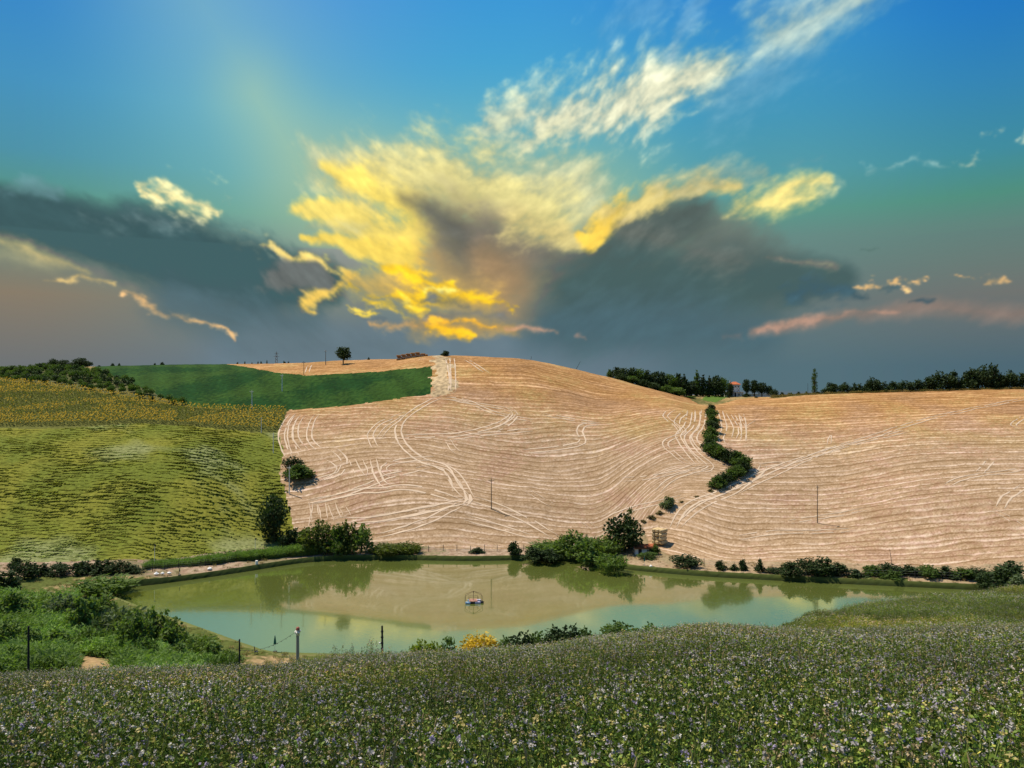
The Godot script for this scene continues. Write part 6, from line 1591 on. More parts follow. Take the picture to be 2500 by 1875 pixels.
# a power pole: tapered post, crossarm and insulators
func utility_pole(label: String, x: float, z: float, tall: float, mat: Material, arm: float, turn: float, thick := 0.13, lean := 0.0) -> void:
	var o := thing("utility_pole", label, "utility pole", ground(x, z), turn, "power poles across the fields")
	o.rotation.z = lean
	var s := Shape.new()
	s.tube([Vector3(0, -0.5, 0), Vector3(0, tall, 0)], [thick, thick * 0.62], 8)
	piece("post", s.mesh(), mat, o)
	if arm > 0.0:
		var a := Shape.new()
		a.box(Vector3(0, tall - 0.45, thick * 0.9), Vector3(arm * 2.0, 0.11, 0.09), Basis.IDENTITY, Color.WHITE, 0.01)
		a.box(Vector3(arm * 0.35, tall - 0.72, thick * 0.9), Vector3(arm * 0.9, 0.04, 0.04), Basis(Vector3.BACK, 0.6))
		a.box(Vector3(-arm * 0.35, tall - 0.72, thick * 0.9), Vector3(arm * 0.9, 0.04, 0.04), Basis(Vector3.BACK, -0.6))
		piece("crossarm", a.mesh(), mat, o)
		for k in [-1.0, 0.0, 1.0]:
			var i := Shape.new()
			var b := Vector3(k * arm * 0.9, tall - (0.4 if k != 0.0 else 0.0), thick * 0.9 if k != 0.0 else 0.0)
			i.tube([b, b + Vector3(0, 0.1, 0), b + Vector3(0, 0.14, 0), b + Vector3(0, 0.24, 0)], [0.03, 0.03, 0.06, 0.035], 8)
			piece("insulator", i.mesh(), china, o)

func raise_poles() -> void:
	concrete = paint(Color(0.74, 0.71, 0.64), 0.9)
	dark_wood = paint(Color(0.035, 0.032, 0.03), 0.9)
	grey_wood = paint(Color(0.16, 0.12, 0.085), 0.95)
	steel = paint(Color(0.20, 0.20, 0.19), 0.5)
	steel.metallic = 0.6
	china = paint(Color(0.55, 0.52, 0.47), 0.3)
	white_paint = paint(Color(0.78, 0.76, 0.72), 0.6)
	utility_pole("brown wooden power pole alone in the middle of the stubble, left of the crooked hedge", -5.4, 206.4, 8.0, grey_wood, 0.75, 0.2)
	utility_pole("brown wooden power pole alone in the right stubble field", 77.2, 199.3, 9.5, grey_wood, 0.45, 0.5)
	utility_pole("pale concrete power pole beside the bushes where meadow meets stubble", -61.0, 215.9, 7.7, concrete, 0.7, -0.5, 0.17)
	utility_pole("pale power pole standing at the meadow corner of the clover field, above the sunflowers", -89.6, 271.3, 6.2, concrete, 0.9, -0.4, 0.20)
	utility_pole("pale power pole in the middle of the clover field", -84.0, 287.6, 6.1, concrete, 0.8, -0.4, 0.20)
	utility_pole("brown power pole at the clover's upper edge below the crest", -80.8, 305.5, 5.4, grey_wood, 0.8, -0.4, 0.12)
	utility_pole("dark power pole with a broad head on the crest left of the lone tree", -77.3, 326.5, 5.9, steel, 0.6, -0.2, 0.15)
	utility_pole("thin pale pole on the grassy corner right of the meadow ditch", -71.6, 236.3, 6.0, concrete, 0.0, 0.0, 0.13)
	utility_pole("thin pale pole among the last sunflowers", -79.1, 248.6, 5.0, concrete, 0.0, 0.0, 0.12)
	utility_pole("thin dark pole on the crest leaning slightly right, the shorter of two", 7.7, 335.6, 3.2, dark_wood, 0.0, 0.0, 0.10, -0.2)
	utility_pole("thin dark pole on the crest leaning strongly right, the longer of two", 26.9, 335.6, 4.7, dark_wood, 0.0, 0.0, 0.10, -0.5)
	utility_pole("thin dark pole on the ridge left of the poplar", 121.3, 322.8, 4.9, dark_wood, 0.0, 0.0, 0.08)
	utility_pole("dark pole cut by the left edge of the view, beside the dark hedge", -110.6, 170.0, 6.2, dark_wood, 0.0, 0.0, 0.14)
	utility_pole("thin dark pole leaning left above the thin hedge on the right", 83.8, 174.0, 3.4, dark_wood, 0.0, 0.0, 0.06, 0.14)
	utility_pole("tall black post at the left end of the alfalfa, before the thicket", -30.0, 49.0, 3.65, dark_wood, 0.0, 0.0, 0.085)
	utility_pole("short black post right of the thicket, at the grassy shore", -17.6, 51.0, 2.75, dark_wood, 0.0, 0.0, 0.07)
	var o := thing("mooring_post", "black post with a white knob standing before the pond, right of the grey one", "post", ground(-10.2, 62.0), 0.0)
	var s := Shape.new()
	s.tube([Vector3(0, -0.5, 0), Vector3(0.02, 2.4, 0), Vector3(0.0, 4.3, 0)], [0.09, 0.085, 0.07], 8)
	piece("post", s.mesh(), dark_wood, o)
	s = Shape.new()
	for k in 5: s.tube([Vector3(0, 2.0 + k * 0.45, 0), Vector3(0, 2.12 + k * 0.45, 0)], [0.115, 0.10], 8)
	piece("band", s.mesh(), dark_wood, o)
	s = Shape.new()
	s.tube([Vector3(-0.11, 2.95, 0.05), Vector3(-0.16, 2.97, 0.06), Vector3(-0.24, 3.0, 0.08)], [0.04, 0.08, 0.03], 8)
	piece("knob", s.mesh(), white_paint, o)
	# the thick grey pole with its bundled head and the rope with rags
	o = thing("concrete_pole", "thick grey concrete pole with a bundled head and red cap before the pond", "pole", ground(-28.5, 105.0), 0.2)
	s = Shape.new()
	s.tube([Vector3(0, -0.5, 0), Vector3(0, 5.5, 0)], [0.25, 0.20], 10)
	piece("post", s.mesh(), paint(Color(0.30, 0.27, 0.245), 0.95), o)
	s = Shape.new()
	for k in 7:
		var a := k * 0.9
		s.tube([Vector3(cos(a) * 0.22, 5.3 + 0.03 * k, sin(a) * 0.22), Vector3(cos(a + 1.0) * 0.36, 5.7 + 0.04 * k, sin(a + 1.0) * 0.36), Vector3(cos(a + 2.0) * 0.2, 6.05, sin(a + 2.0) * 0.2)], [0.06, 0.10, 0.05], 6)
	piece("bracket", s.mesh(), concrete, o)
	s = Shape.new()
	s.tube([Vector3(0, 5.9, 0), Vector3(0, 6.1, 0), Vector3(0.05, 6.35, 0), Vector3(0.1, 6.45, 0)], [0.2, 0.27, 0.22, 0.08], 9)
	piece("cap", s.mesh(), paint(Color(0.30, 0.10, 0.075), 0.8), o)
	var a0 := ground(-28.9, 105.0) + Vector3(0, 5.7, 0)
	var a1 := ground(-40.5, 113.0) + Vector3(0, 1.7, 0)
	s = Shape.new()
	var path := []
	for k in 17:
		var t := k / 16.0
		path.append(a0.lerp(a1, t) - Vector3(0, 1.2 * 4.0 * t * (1.0 - t), 0))
	var thin := []
	for p in path: thin.append(0.018)
	s.tube(path, thin, 4)
	var rope := thing("rope", "sagging rope with little rags running left from the grey concrete pole", "rope", Vector3.ZERO)
	piece("cord", s.mesh(), dark_wood, rope)
	for k in range(1, 16):
		s = Shape.new()
		s.box(path[k] - Vector3(0, 0.06, 0), Vector3(0.16, 0.10, 0.05), Basis(Vector3.UP, k * 0.7), Color.WHITE, 0.01)
		piece("rag", s.mesh(), steel, rope)
	# floodlights on the left bank
	for f in [[-78.6, 173.5, 4.8, "thin floodlight pole behind the left bank, at the end of the dark hedge"], [-60.4, 185.5, 4.2, "thin floodlight pole rising from the reed belt near the tall dark tree"]]:
		o = thing("floodlight_pole", f[3], "lamp post", ground(f[0], f[1]), 0.0, "floodlights on the left bank")
		s = Shape.new()
		s.tube([Vector3(0, -0.3, 0), Vector3(0, f[2], 0)], [0.055, 0.045], 6)
		piece("post", s.mesh(), concrete, o)
		s = Shape.new()
		s.box(Vector3(0.2, f[2] - 0.05, 0.15), Vector3(0.42, 0.32, 0.16), Basis(Vector3.RIGHT, 0.5), Color.WHITE, 0.03)
		piece("lamp_head", s.mesh(), dark_wood, o)
		s = Shape.new()
		s.box(Vector3(0.08, f[2] - 0.1, 0.05), Vector3(0.2, 0.05, 0.05))
		piece("bracket", s.mesh(), steel, o)
	# lattice mast far behind the crest
	o = thing("lattice_mast", "small steel lattice mast on the far skyline between tiny bushes", "mast", ground(-116.7, 390.0), 0.3)
	o.scale = Vector3.ONE * 0.88
	for k in 4:
		s = Shape.new()
		var c := Vector3(1.1 if k % 2 else -1.1, 0, 1.1 if k < 2 else -1.1)
		s.tube([c, c * 0.45 + Vector3(0, 6.0, 0), c * 0.12 + Vector3(0, 11.0, 0)], [0.12, 0.1, 0.08], 5)
		piece("leg", s.mesh(), steel, o)
	for k in 6:
		s = Shape.new()
		var w := lerpf(1.1, 0.2, k / 6.0)
		var y := 0.6 + k * 1.7
		for q in 4:
			var b := Vector3(w if q % 2 else -w, y, w if q < 2 else -w)
			var e := Vector3(-b.x, y + 1.5, b.z)
			s.tube([b, e], [0.06, 0.06], 4)
		piece("brace", s.mesh(), steel, o)
	for k in 2:
		s = Shape.new()
		s.box(Vector3(0, 8.2 + k * 1.6, 0), Vector3(3.0 - k * 0.8, 0.14, 0.14))
		piece("crossarm", s.mesh(), steel, o)

func wire_fence(label: String, spots: Array, tall: float) -> void:
	var first := ground(spots[0].x, spots[0].y)
	var o := thing("wire_fence", label, "fence", first)
	var tops := []
	for p in spots:
		var g := ground(p.x, p.y) - first
		var s := Shape.new()
		var h := tall * rng.randf_range(0.9, 1.1)
		s.tube([g - Vector3(0, 0.3, 0), g + Vector3(rng.randf_range(-0.06, 0.06), h, 0)], [0.075, 0.06], 6)
		piece("fence_post", s.mesh(), dark_wood, o)
		tops.append(g)
	for k in 3:
		var s := Shape.new()
		var path := []
		var rad := []
		for t in tops:
			path.append(t + Vector3(0, tall * (0.3 + 0.3 * k), 0.07))
			rad.append(0.012)
		s.tube(path, rad, 4)
		piece("wire", s.mesh(), steel, o)

func straw_material() -> StandardMaterial3D:
	var m := paint(Color(1, 1, 1), 1.0)
	m.albedo_texture = grain(201, 0.05, Color(0.46, 0.33, 0.16), Color(0.92, 0.72, 0.42), 5)
	m.uv1_triplanar = true
	m.uv1_scale = Vector3(0.5, 2.2, 0.5)
	return m

func stack_bales() -> void:
	var straw := straw_material()
	var kinds := []
	for v in 3:
		var s := Shape.new()
		var tone: Color = Color.WHITE * [1.0, 0.85, 1.1][v]
		s.box(Vector3(0, 0.45, 0), Vector3(0.86, 0.80, 2.65), Basis.IDENTITY, tone * 0.8, 0.14)
		for k in range(-2, 3):    # the twine pinches the bale: proud ribs between
			s.box(Vector3(0, 0.45, k * 0.52), Vector3(0.92, 0.86, 0.42), Basis.IDENTITY, tone * (0.9 + 0.08 * absf(k)), 0.15)
		kinds.append(s.mesh())
	var bearing := ["left column", "middle column", "right column"]
	var layer := ["bottom", "second", "third", "top"]
	var base := ground(36.2, 193.5)
	for y in 4:
		for c in 3:
			var o := piece("straw_bale", kinds[(y + c * 2) % 3], straw)
			o.position = base + Vector3(0, y * 0.93 - 0.1, 0) + Basis(Vector3.UP, -0.75) * Vector3((c - 1) * 1.02 + rng.randf_range(-0.06, 0.06), 0, rng.randf_range(-0.1, 0.1))
			o.rotation = Vector3(rng.randf_range(-0.03, 0.03), -0.75 + rng.randf_range(-0.05, 0.05), rng.randf_range(-0.03, 0.03))
			tag(o, "straw bale in the %s of the stack by the hut, %s layer" % [bearing[c], layer[y]], "bale", "straw bales stacked by the hut")
	# the long wall of bales on the hilltop, older and browner straw
	straw = straw.duplicate()
	straw.albedo_color = Color(0.78, 0.66, 0.56)
	var a := Vector2(-46.6, 317.0)
	var b := Vector2(-35.0, 320.0)
	var d := (b - a).normalized()
	var n := 6
	var names := ["first", "second", "third", "fourth", "fifth", "sixth"]
	for y in 3:
		for k in n:
			if y == 2 and k == n - 1: continue
			var p := a + d * ((k + 0.5) * 1.9 + (0.35 if y == 1 else 0.0))
			var o := piece("straw_bale", kinds[(y + k) % 3], straw)
			o.scale = Vector3(1.0, 0.84, 0.68)
			o.position = ground(p.x, p.y) + Vector3(0, y * 0.74 - 0.05, 0)
			o.rotation = Vector3(0, atan2(d.x, -d.y) + rng.randf_range(-0.06, 0.06), 0)
			tag(o, "straw bale in the long wall on the hilltop, %s layer, %s from the left" % [layer[y], names[k]], "bale", "straw bale wall on the hilltop")
	var last := a + d * (n * 1.9 + 0.6)
	var o3 := piece("straw_bale", kinds[0], straw)
	o3.position = ground(last.x, last.y)
	o3.rotation = Vector3(0.0, 0.4, 0.0)
	tag(o3, "loose straw bale set crosswise at the right end of the hilltop wall", "bale", "straw bale wall on the hilltop")

func tiled_roof(o: Node3D, lo: Vector3, wide: float, deep: float, rise: float, mat: Material, rows: int, cols: int) -> void:
	# a single slope that falls towards +z, laid with rounded tiles in courses
	var s := Shape.new()
	s.quad(lo + Vector3(0, rise, -deep), lo + Vector3(wide, rise, -deep), lo + Vector3(wide, 0, 0), lo, Color(0.8, 0.8, 0.8))
	s.quad(lo + Vector3(0, rise - 0.12, -deep), lo + Vector3(0, -0.12, 0), lo + Vector3(wide, -0.12, 0), lo + Vector3(wide, rise - 0.12, -deep), Color(0.6, 0.6, 0.6))
	s.quad(lo, lo + Vector3(wide, 0, 0), lo + Vector3(wide, -0.12, 0), lo + Vector3(0, -0.12, 0), Color(0.6, 0.6, 0.6))
	var roof := piece("roof", s.mesh(), mat, o)
	s = Shape.new()
	for c in cols:
		for r in rows:
			var t0 := r / float(rows)
			var t1 := (r + 1.12) / rows
			var x := lo.x + wide * (c + 0.5) / cols
			var p0 := Vector3(x, lo.y + rise * t0 + 0.03, lo.z - deep * t0)
			var p1 := Vector3(x, lo.y + rise * minf(t1, 1.0) - 0.0, lo.z - deep * minf(t1, 1.0))
			s.tube([p0, p1], [wide / cols * 0.48, wide / cols * 0.40], 5, Color.WHITE * rng.randf_range(0.75, 1.2), false)
	var tiles := piece("roof_tiles", s.mesh(), mat, roof)
	tiles.set_meta("kind", "stuff")

func window_on(o: Node3D, at: Vector3, w: float, h: float, frame: Material, pane: Material) -> void:
	var s := Shape.new()
	for q in [[Vector3(-w / 2, 0, 0), Vector3(0.09, h + 0.09, 0.1)], [Vector3(w / 2, 0, 0), Vector3(0.09, h + 0.09, 0.1)], [Vector3(0, h / 2, 0), Vector3(w - 0.09, 0.09, 0.1)], [Vector3(0, -h / 2, 0), Vector3(w - 0.09, 0.09, 0.14)], [Vector3.ZERO, Vector3(0.05, h - 0.09, 0.07)]]:
		s.box(at + q[0] + Vector3(0, 0, 0.05), q[1])
	var win: Node = piece("window", s.mesh(), frame, o)
	s = Shape.new()
	s.box(at + Vector3(0, 0, 0.02), Vector3(w - 0.08, h - 0.08, 0.03))
	piece("pane", s.mesh(), pane, win)

func build_houses() -> void:
	var plaster := paint(Color(0.36, 0.39, 0.42), 0.9)
	var cream := paint(Color(0.52, 0.49, 0.45), 0.9)
	var clay := paint(Color(0.42, 0.13, 0.055), 0.85)
	var glass := paint(Color(0.02, 0.022, 0.026), 0.1, 0.0, 0.6)
	# the house at the end of the wood
	var g := ground(96.8, 342.8)
	var o := thing("house", "white two storey house with a red tiled roof at the right end of the wood", "house", g, -0.12)
	o.scale = Vector3.ONE * 0.78
	var s := Shape.new()
	s.box(Vector3(0.3, 4.0, -2.0), Vector3(5.2, 5.2, 6.0))
	var wall := piece("wall", s.mesh(), plaster, o)
	s = Shape.new()
	s.box(Vector3(-0.6, 1.0, 2.1), Vector3(10.0, 2.6, 2.2))
	var porch := piece("porch", s.mesh(), cream, o)
	s = Shape.new()
	s.box(Vector3(-0.6, 2.42, 2.2), Vector3(10.4, 0.24, 2.7))
	piece("terrace_slab", s.mesh(), white_paint, porch)
	for k in 12:
		s = Shape.new()
		s.box(Vector3(-5.5 + k * 0.9, 2.94, 3.4), Vector3(0.12, 0.8, 0.12))
		piece("baluster", s.mesh(), white_paint, porch)
	s = Shape.new()
	s.box(Vector3(-0.6, 3.4, 3.4), Vector3(10.4, 0.14, 0.18))
	piece("handrail", s.mesh(), white_paint, porch)
	for k in 4:
		s = Shape.new()
		s.tube([Vector3(-4.6 + k * 2.6, -0.3, 3.3), Vector3(-4.6 + k * 2.6, 2.3, 3.3)], [0.16, 0.14], 8)
		piece("column", s.mesh(), white_paint, porch)
	# hipped roof
	s = Shape.new()
	var e := [Vector3(-2.9, 6.55, 1.5), Vector3(3.5, 6.55, 1.5), Vector3(3.5, 6.55, -5.5), Vector3(-2.9, 6.55, -5.5)]
	var r0 := Vector3(-0.6, 8.1, -2.0)
	var r1 := Vector3(1.2, 8.1, -2.0)
	s.quad(e[0], r0, r1, e[1])
	s.tri(e[1], r1, e[2])
	s.quad(e[2], r1, r0, e[3])
	s.tri(e[3], r0, e[0])
	s.quad(e[0], e[1], e[2], e[3], Color(0.5, 0.5, 0.5))
	var roof := piece("roof", s.mesh(), clay, o)
	s = Shape.new()
	for k in 22:
		var x := -2.75 + k * 0.285
		var t := clampf(minf((x + 2.9) / 2.3, (3.5 - x) / 2.3), 0.05, 1.0)
		s.tube([Vector3(x, 6.58, 1.5), Vector3(x, 6.58 + 1.55 * t, 1.5 - 3.5 * t)], [0.11, 0.1], 5, Color.WHITE * rng.randf_range(0.8, 1.2), false)
	var tl := piece("roof_tiles", s.mesh(), clay, roof)
	tl.set_meta("kind", "stuff")
	s = Shape.new()
	s.box(Vector3(-1.9, 8.0, -2.6), Vector3(0.5, 1.4, 0.5), Basis.IDENTITY, Color.WHITE, 0.03)
	piece("chimney", s.mesh(), cream, roof)
	s = Shape.new()
	s.tube([Vector3(-2.0, 8.6, -2.6), Vector3(-2.0, 11.0, -2.6)], [0.04, 0.03], 5)
	piece("antenna", s.mesh(), steel, roof)
	for q in [[-1.2, 5.3], [0.5, 5.3], [2.1, 5.3], [2.1, 3.4], [-1.2, 3.4]]:
		window_on(o, Vector3(q[0], q[1], 1.0), 0.8, 1.1, white_paint, glass)
	for q in [-4.2, -2.2, 2.0, 3.4]:
		window_on(o, Vector3(q, 1.0, 3.2), 0.9, 1.3, white_paint, glass)
	s = Shape.new()
	s.box(Vector3(0.2, 0.85, 3.22), Vector3(1.0, 2.1, 0.08))
	var door := piece("door", s.mesh(), dark_wood, o)
	s = Shape.new()
	s.box(Vector3(0.55, 0.85, 3.28), Vector3(0.06, 0.12, 0.06))
	piece("handle", s.mesh(), steel, door)
	# low white wall right of the house
	o = thing("garden_wall", "low white garden wall under the trees right of the house", "wall", ground(107.4, 345.6), -0.1)
	o.scale = Vector3.ONE * 0.86
	for k in 5:
		s = Shape.new()
		s.box(Vector3(-5.6 + k * 2.8, 0.7, 0), Vector3(2.78, 1.9, 0.3), Basis.IDENTITY, Color.WHITE * (0.95 + 0.03 * (k % 2)), 0.02)
		piece("wall_panel", s.mesh(), white_paint, o)
	# the hut by the pond
	o = thing("hut", "small white hut with a sloping red tiled roof among climbers on the far shore", "hut", ground(31.7, 188.0), 0.08)
	s = Shape.new()
	s.box(Vector3(0, 0.6, -0.9), Vector3(4.7, 1.8, 1.8))
	piece("wall", s.mesh(), white_paint, o)
	tiled_roof(o, Vector3(-2.65, 1.45, 0.45), 5.3, 2.7, 0.5, clay, 6, 20)
	s = Shape.new()
	s.box(Vector3(-1.2, 0.45, 0.02), Vector3(0.8, 1.5, 0.06))
	door = piece("door", s.mesh(), dark_wood, o)
	s = Shape.new()
	s.box(Vector3(-0.9, 0.5, 0.07), Vector3(0.05, 0.12, 0.05))
	piece("handle", s.mesh(), steel, door)
	window_on(o, Vector3(0.8, 0.8, 0.0), 0.7, 0.6, white_paint, glass)

func parasol(label: String, at: Vector3, tall: float, mat: Material) -> void:
	var o := thing("closed_parasol", label, "parasol", at, 0.3, "closed parasols round the pond")
	var s := Shape.new()
	s.tube([Vector3(0, 0, 0), Vector3(0, tall * 0.97, 0)], [0.03, 0.025], 6)
	piece("pole", s.mesh(), white_paint, o)
	s = Shape.new()
	for k in 8:
		var a := TAU * k / 8.0
		var b := TAU * (k + 1) / 8.0
		var c := TAU * (k + 0.5) / 8.0
		var prof := [[0.44, 0.20], [0.5, 0.19], [0.75, 0.12], [0.97, 0.03]]
		for i in 3:
			var y0: float = prof[i][0] * tall
			var y1: float = prof[i + 1][0] * tall
			var w0: float = prof[i][1] * tall / 2.4
			var w1: float = prof[i + 1][1] * tall / 2.4
			var p0 := Vector3(cos(a) * w0, y0, sin(a) * w0)
			var p1 := Vector3(cos(a) * w1, y1, sin(a) * w1)
			var m0 := Vector3(cos(c) * w0 * 0.6, y0 + 0.04, sin(c) * w0 * 0.6)
			var m1 := Vector3(cos(c) * w1 * 0.6, y1, sin(c) * w1 * 0.6)
			var q0 := Vector3(cos(b) * w0, y0, sin(b) * w0)
			var q1 := Vector3(cos(b) * w1, y1, sin(b) * w1)
			s.quad(p0, p1, m1, m0)
			s.quad(m0, m1, q1, q0)
	piece("canopy", s.mesh(), mat, o)
	s = Shape.new()
	s.tube([Vector3(0, tall * 0.95, 0), Vector3(0, tall * 1.02, 0)], [0.04, 0.012], 6)
	piece("finial", s.mesh(), white_paint, o)
	s = Shape.new()
	s.box(Vector3(0, 0.06, 0), Vector3(0.6, 0.14, 0.6), Basis.IDENTITY, Color.WHITE, 0.04)
	piece("foot", s.mesh(), dark_wood, o)

func sack_shape(v: int) -> ArrayMesh:
	var r := RandomNumberGenerator.new()
	r.seed = 300 + v
	var s := Shape.new()
	var path := []
	var rad := []
	for k in 7:
		var t := k / 6.0
		path.append(Vector3(r.randf_range(-0.03, 0.03), 0.75 * t, r.randf_range(-0.03, 0.03)))
		rad.append((0.12 + 0.34 * sin(PI * clampf(t * 0.85 + 0.1, 0, 1))) * r.randf_range(0.9, 1.1) * (0.35 if k == 6 else 1.0))
	s.tube(path, rad, 9)
	return s.mesh()

func furnish_shore() -> void:
	var green := paint(Color(0.01, 0.16, 0.12), 0.7)
	var black := paint(Color(0.03, 0.035, 0.04), 0.7)
	parasol("closed green parasol on the near grassy shore left of the grey pole", ground(-35.6, 118.6), 2.6, green)
	parasol("closed dark green parasol on the far bank below the hut", ground(29.7, 176.9), 2.2, green)
	parasol("closed black parasol beside white sacks on the left bank", ground(-70.6, 167.6), 1.7, black)
	for q in [[-75.3, 167.1, 1.0, "white sack with a dark foot, leftmost on the left bank"], [-74.3, 167.8, 0.8, "white sack in the middle of the bank litter, left of the black parasol"], [-73.1, 168.3, 0.85, "white sack next to the black parasol, on its left"], [-66.1, 172.4, 1.05, "lone white sack under the reed belt, right of the black parasol"], [30.9, 175.6, 0.7, "small white sack on the bank below the hut"]]:
		var o := thing("white_sack", q[3], "sack", ground(q[0], q[1]), rng.randf() * TAU, "white sacks on the banks")
		var b := piece("bag", sack_shape(int(q[0]) & 7), white_paint, o)
		b.scale = Vector3(1.1, 0.8, 1.1) * q[2]
		var s := Shape.new()
		s.tube([Vector3(0, 0.56 * q[2], 0), Vector3(0.02, 0.70 * q[2], 0.02), Vector3(0.08, 0.78 * q[2], 0.02)], [0.05, 0.09, 0.03], 6)
		piece("neck", s.mesh(), white_paint, o)
	var o := thing("white_drum", "white drum standing by the reed belt left of the tall dark tree", "drum", ground(-57.5, 177.6), 0.0)
	var s := Shape.new()
	s.tube([Vector3(0, 0, 0), Vector3(0, 0.9, 0)], [0.3, 0.3], 12)
	piece("body", s.mesh(), white_paint, o)
	s = Shape.new()
	for y in [0.28, 0.6]: s.tube([Vector3(0, y, 0), Vector3(0, y + 0.05, 0)], [0.325, 0.325], 12)
	piece("hoop", s.mesh(), white_paint, o)
	s = Shape.new()
	s.tube([Vector3(0, 0.9, 0), Vector3(0, 0.95, 0)], [0.31, 0.29], 12)
	piece("lid", s.mesh(), concrete, o)
	# a chair on the grassy near shore
	o = thing("fishing_chair", "dark folding chair on the near grassy shore left of the green parasol", "chair", ground(-37.9, 117.0), 0.5)
	s = Shape.new()
	s.box(Vector3(0, 0.45, 0), Vector3(0.55, 0.06, 0.5), Basis.IDENTITY, Color.WHITE, 0.01)
	piece("seat", s.mesh(), black, o)
	s = Shape.new()
	s.box(Vector3(-0.22, 0.85, 0), Vector3(0.06, 0.8, 0.5), Basis(Vector3.BACK, 0.12), Color.WHITE, 0.01)
	piece("backrest", s.mesh(), black, o)
	for k in 4:
		s = Shape.new()
		var c := Vector3(0.22 if k % 2 else -0.22, 0, 0.2 if k < 2 else -0.2)
		s.tube([c, c * 0.7 + Vector3(0, 0.44, 0)], [0.02, 0.02], 5)
		piece("leg", s.mesh(), steel, o)
	# white cloth hood, dark box and pale wall on the near shore
	var z := 100.0
	o = thing("white_hood", "white pointed cloth hood peeping over the alfalfa right of the black post", "cover", ground(-15.7, z), 0.0)
	s = Shape.new()
	s.tube([Vector3(0, -0.2, 0), Vector3(0, 0.6, 0), Vector3(0.08, 1.2, 0), Vector3(0.16, 1.75, 0)], [0.36, 0.34, 0.22, 0.03], 8)
	piece("cloth", s.mesh(), white_paint, o)
	s = Shape.new()
	s.box(Vector3(0, 0.1, 0.0), Vector3(0.8, 0.2, 0.8))
	piece("foot", s.mesh(), concrete, o)
	o = thing("dark_box", "dark box on legs beside the white hood, behind the alfalfa", "box", ground(-15.05, z), 0.2)
	s = Shape.new()
	s.box(Vector3(0, 0.85, 0), Vector3(0.62, 0.6, 0.5), Basis.IDENTITY, Color.WHITE, 0.03)
	piece("body", s.mesh(), black, o)
	s = Shape.new()
	s.box(Vector3(0, 1.19, 0), Vector3(0.70, 0.06, 0.58), Basis.IDENTITY, Color.WHITE, 0.015)
	piece("lid", s.mesh(), dark_wood, o)
	for k in 4:
		s = Shape.new()
		var c := Vector3(0.25 if k % 2 else -0.25, 0, 0.2 if k < 2 else -0.2)
		s.tube([c - Vector3(0, 0.2, 0), c + Vector3(0, 0.6, 0)], [0.03, 0.03], 5)
		piece("leg", s.mesh(), steel, o)
	o = thing("shore_wall", "low pale stone wall at the near shore left of the lime green bush", "wall", ground(-13.4, z), 0.0)
	for k in 9:
		s = Shape.new()
		s.box(Vector3(-1.1 + k * 0.36, 0.48 + 0.02 * k, rng.randf_range(-0.05, 0.05)), Vector3(0.34, rng.randf_range(0.75, 0.95) + 0.03 * k, 0.4), Basis.IDENTITY, Color.WHITE * rng.randf_range(0.8, 1.0), 0.05)
		piece("stone", s.mesh(), white_paint, o)
	wire_fence("wire fence with dark posts along the foot of the central stubble field", [Vector2(-20.2, 191.1), Vector2(-16.7, 191.4), Vector2(-13.4, 191.4), Vector2(-10.1, 191.4), Vector2(-6.7, 191.4), Vector2(-3.6, 191.4), Vector2(-0.5, 191.4), Vector2(2.8, 191.4)], 1.5)
	wire_fence("wire fence with dark posts at the foot of the reed belt on the left bank", [Vector2(-79.9, 168.9), Vector2(-77.7, 170.6), Vector2(-75.8, 172.2), Vector2(-73.6, 174.0), Vector2(-68.6, 176.4), Vector2(-63.0, 180.2)], 1.5)
	wire_fence("wire fence with thin posts before the thin hedge on the right bank", [Vector2(43.0, 176.5), Vector2(48.7, 173.0), Vector2(56.0, 169.8), Vector2(64.0, 167.2), Vector2(72.5, 165.6), Vector2(76.5, 165.2), Vector2(83.9, 164.2), Vector2(93.4, 162.3)], 1.7)
	launch_raft()

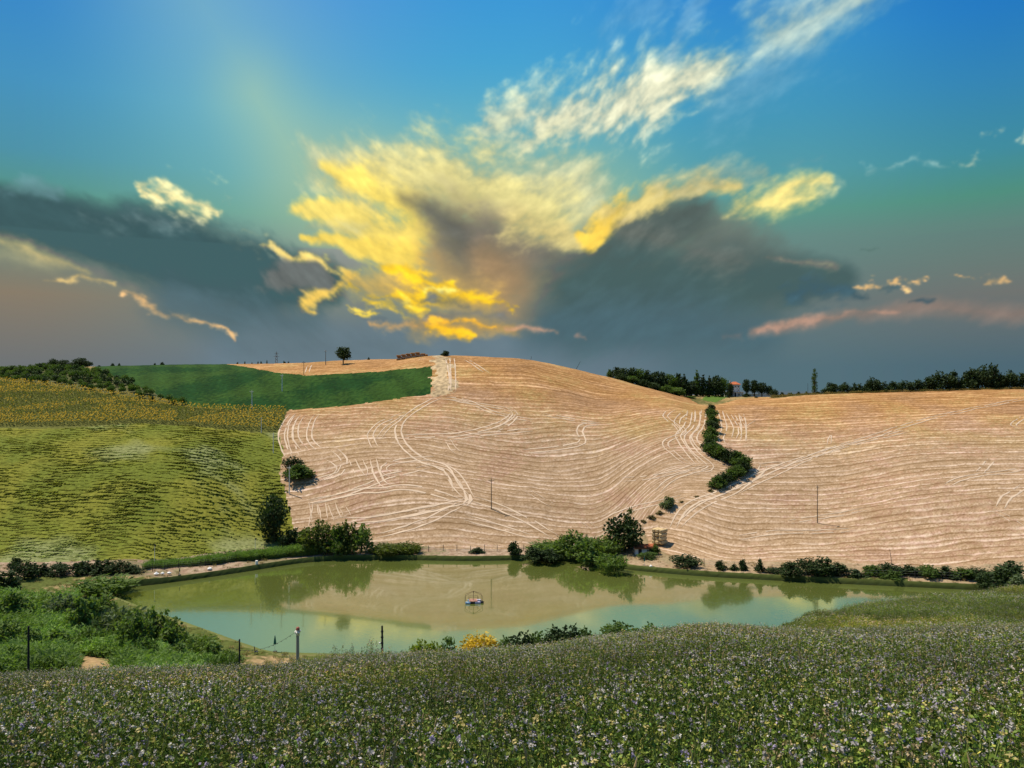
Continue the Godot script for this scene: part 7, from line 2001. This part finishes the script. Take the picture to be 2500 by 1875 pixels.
func launch_raft() -> void:
	var o := thing("raft", "small floating raft with blue and lilac pontoons under a pipe frame on the pond", "raft", Vector3(-7.3, 0, -149.4), 0.12)
	var blue := paint(Color(0.30, 0.44, 0.58), 0.4)
	var lilac := paint(Color(0.50, 0.46, 0.62), 0.5)
	var rust := paint(Color(0.42, 0.22, 0.16), 0.7)
	var black := paint(Color(0.02, 0.02, 0.025), 0.6)
	var pipe := paint(Color(0.22, 0.15, 0.08), 0.6)
	var s := Shape.new()
	for k in 2:
		s = Shape.new()
		s.tube([Vector3(-1.55 + k * 0.5, 0.14, 0.75 - k * 1.5), Vector3(-1.55 + k * 0.5 + 0.9, 0.14, 0.85 - k * 1.5)], [0.26, 0.26], 12)
		piece("drum", s.mesh(), blue, o)
	s = Shape.new()
	s.box(Vector3(0.75, 0.16, 0.72), Vector3(1.1, 0.42, 0.5), Basis(Vector3.UP, 0.1), Color.WHITE, 0.08)
	piece("pontoon", s.mesh(), lilac, o)
	s = Shape.new()
	s.box(Vector3(0.85, 0.16, -0.75), Vector3(1.2, 0.42, 0.5), Basis(Vector3.UP, -0.1), Color.WHITE, 0.08)
	piece("pontoon", s.mesh(), lilac, o)
	s = Shape.new()
	s.box(Vector3(1.45, 0.16, 0.25), Vector3(0.42, 0.44, 1.1), Basis(Vector3.UP, 0.6), Color.WHITE, 0.06)
	piece("pontoon", s.mesh(), black, o)
	for k in 7:
		s = Shape.new()
		s.box(Vector3(-0.72 + k * 0.22, 0.43, 0.0), Vector3(0.2, 0.06, 1.9), Basis.IDENTITY, Color.WHITE * rng.randf_range(0.8, 1.15), 0.01)
		piece("plank", s.mesh(), rust, o)
	s = Shape.new()
	s.box(Vector3(-0.3, 0.18, 0.9), Vector3(1.0, 0.36, 0.22), Basis.IDENTITY, Color.WHITE, 0.03)
	piece("fender", s.mesh(), black, o)
	var c := [Vector3(-1.65, 0.1, 0.8), Vector3(1.65, 0.1, 0.8), Vector3(1.55, 0.1, -0.8), Vector3(-1.45, 0.1, -0.8)]
	var peak := Vector3(0, 2.15, 0)
	for p in c:
		s = Shape.new()
		s.tube([p, p + Vector3(0, 1.25, 0), p * 0.95 + Vector3(0, 1.38, 0), peak], [0.035, 0.035, 0.035, 0.035], 6)
		piece("frame_pipe", s.mesh(), pipe, o)
	s = Shape.new()
	s.tube([Vector3(0, 0.45, 0), Vector3(0, 2.12, 0)], [0.05, 0.05], 8)
	piece("mast", s.mesh(), rust, o)
	s = Shape.new()
	s.tube([peak - Vector3(0, 0.3, 0), peak - Vector3(0, 0.1, 0), peak], [0.05, 0.11, 0.04], 8)
	piece("hub", s.mesh(), dark_wood, o)
	s = Shape.new()
	var q := [Vector3(-0.85, 1.15, 0.55), Vector3(0.85, 1.15, 0.55), Vector3(0.85, 1.15, -0.55), Vector3(-0.85, 1.15, -0.55)]
	for k in 4:
		s.tube([q[k], q[(k + 1) % 4]], [0.03, 0.03], 6)
		s.tube([q[k], Vector3(q[k].x, 0.4, q[k].z)], [0.03, 0.03], 6)
	piece("railing", s.mesh(), pipe, o)
	s = Shape.new()
	s.box(Vector3(1.1, 0.52, 0.5), Vector3(0.24, 0.26, 0.24), Basis(Vector3.UP, 0.7), Color.WHITE, 0.04)
	piece("float_block", s.mesh(), white_paint, o)
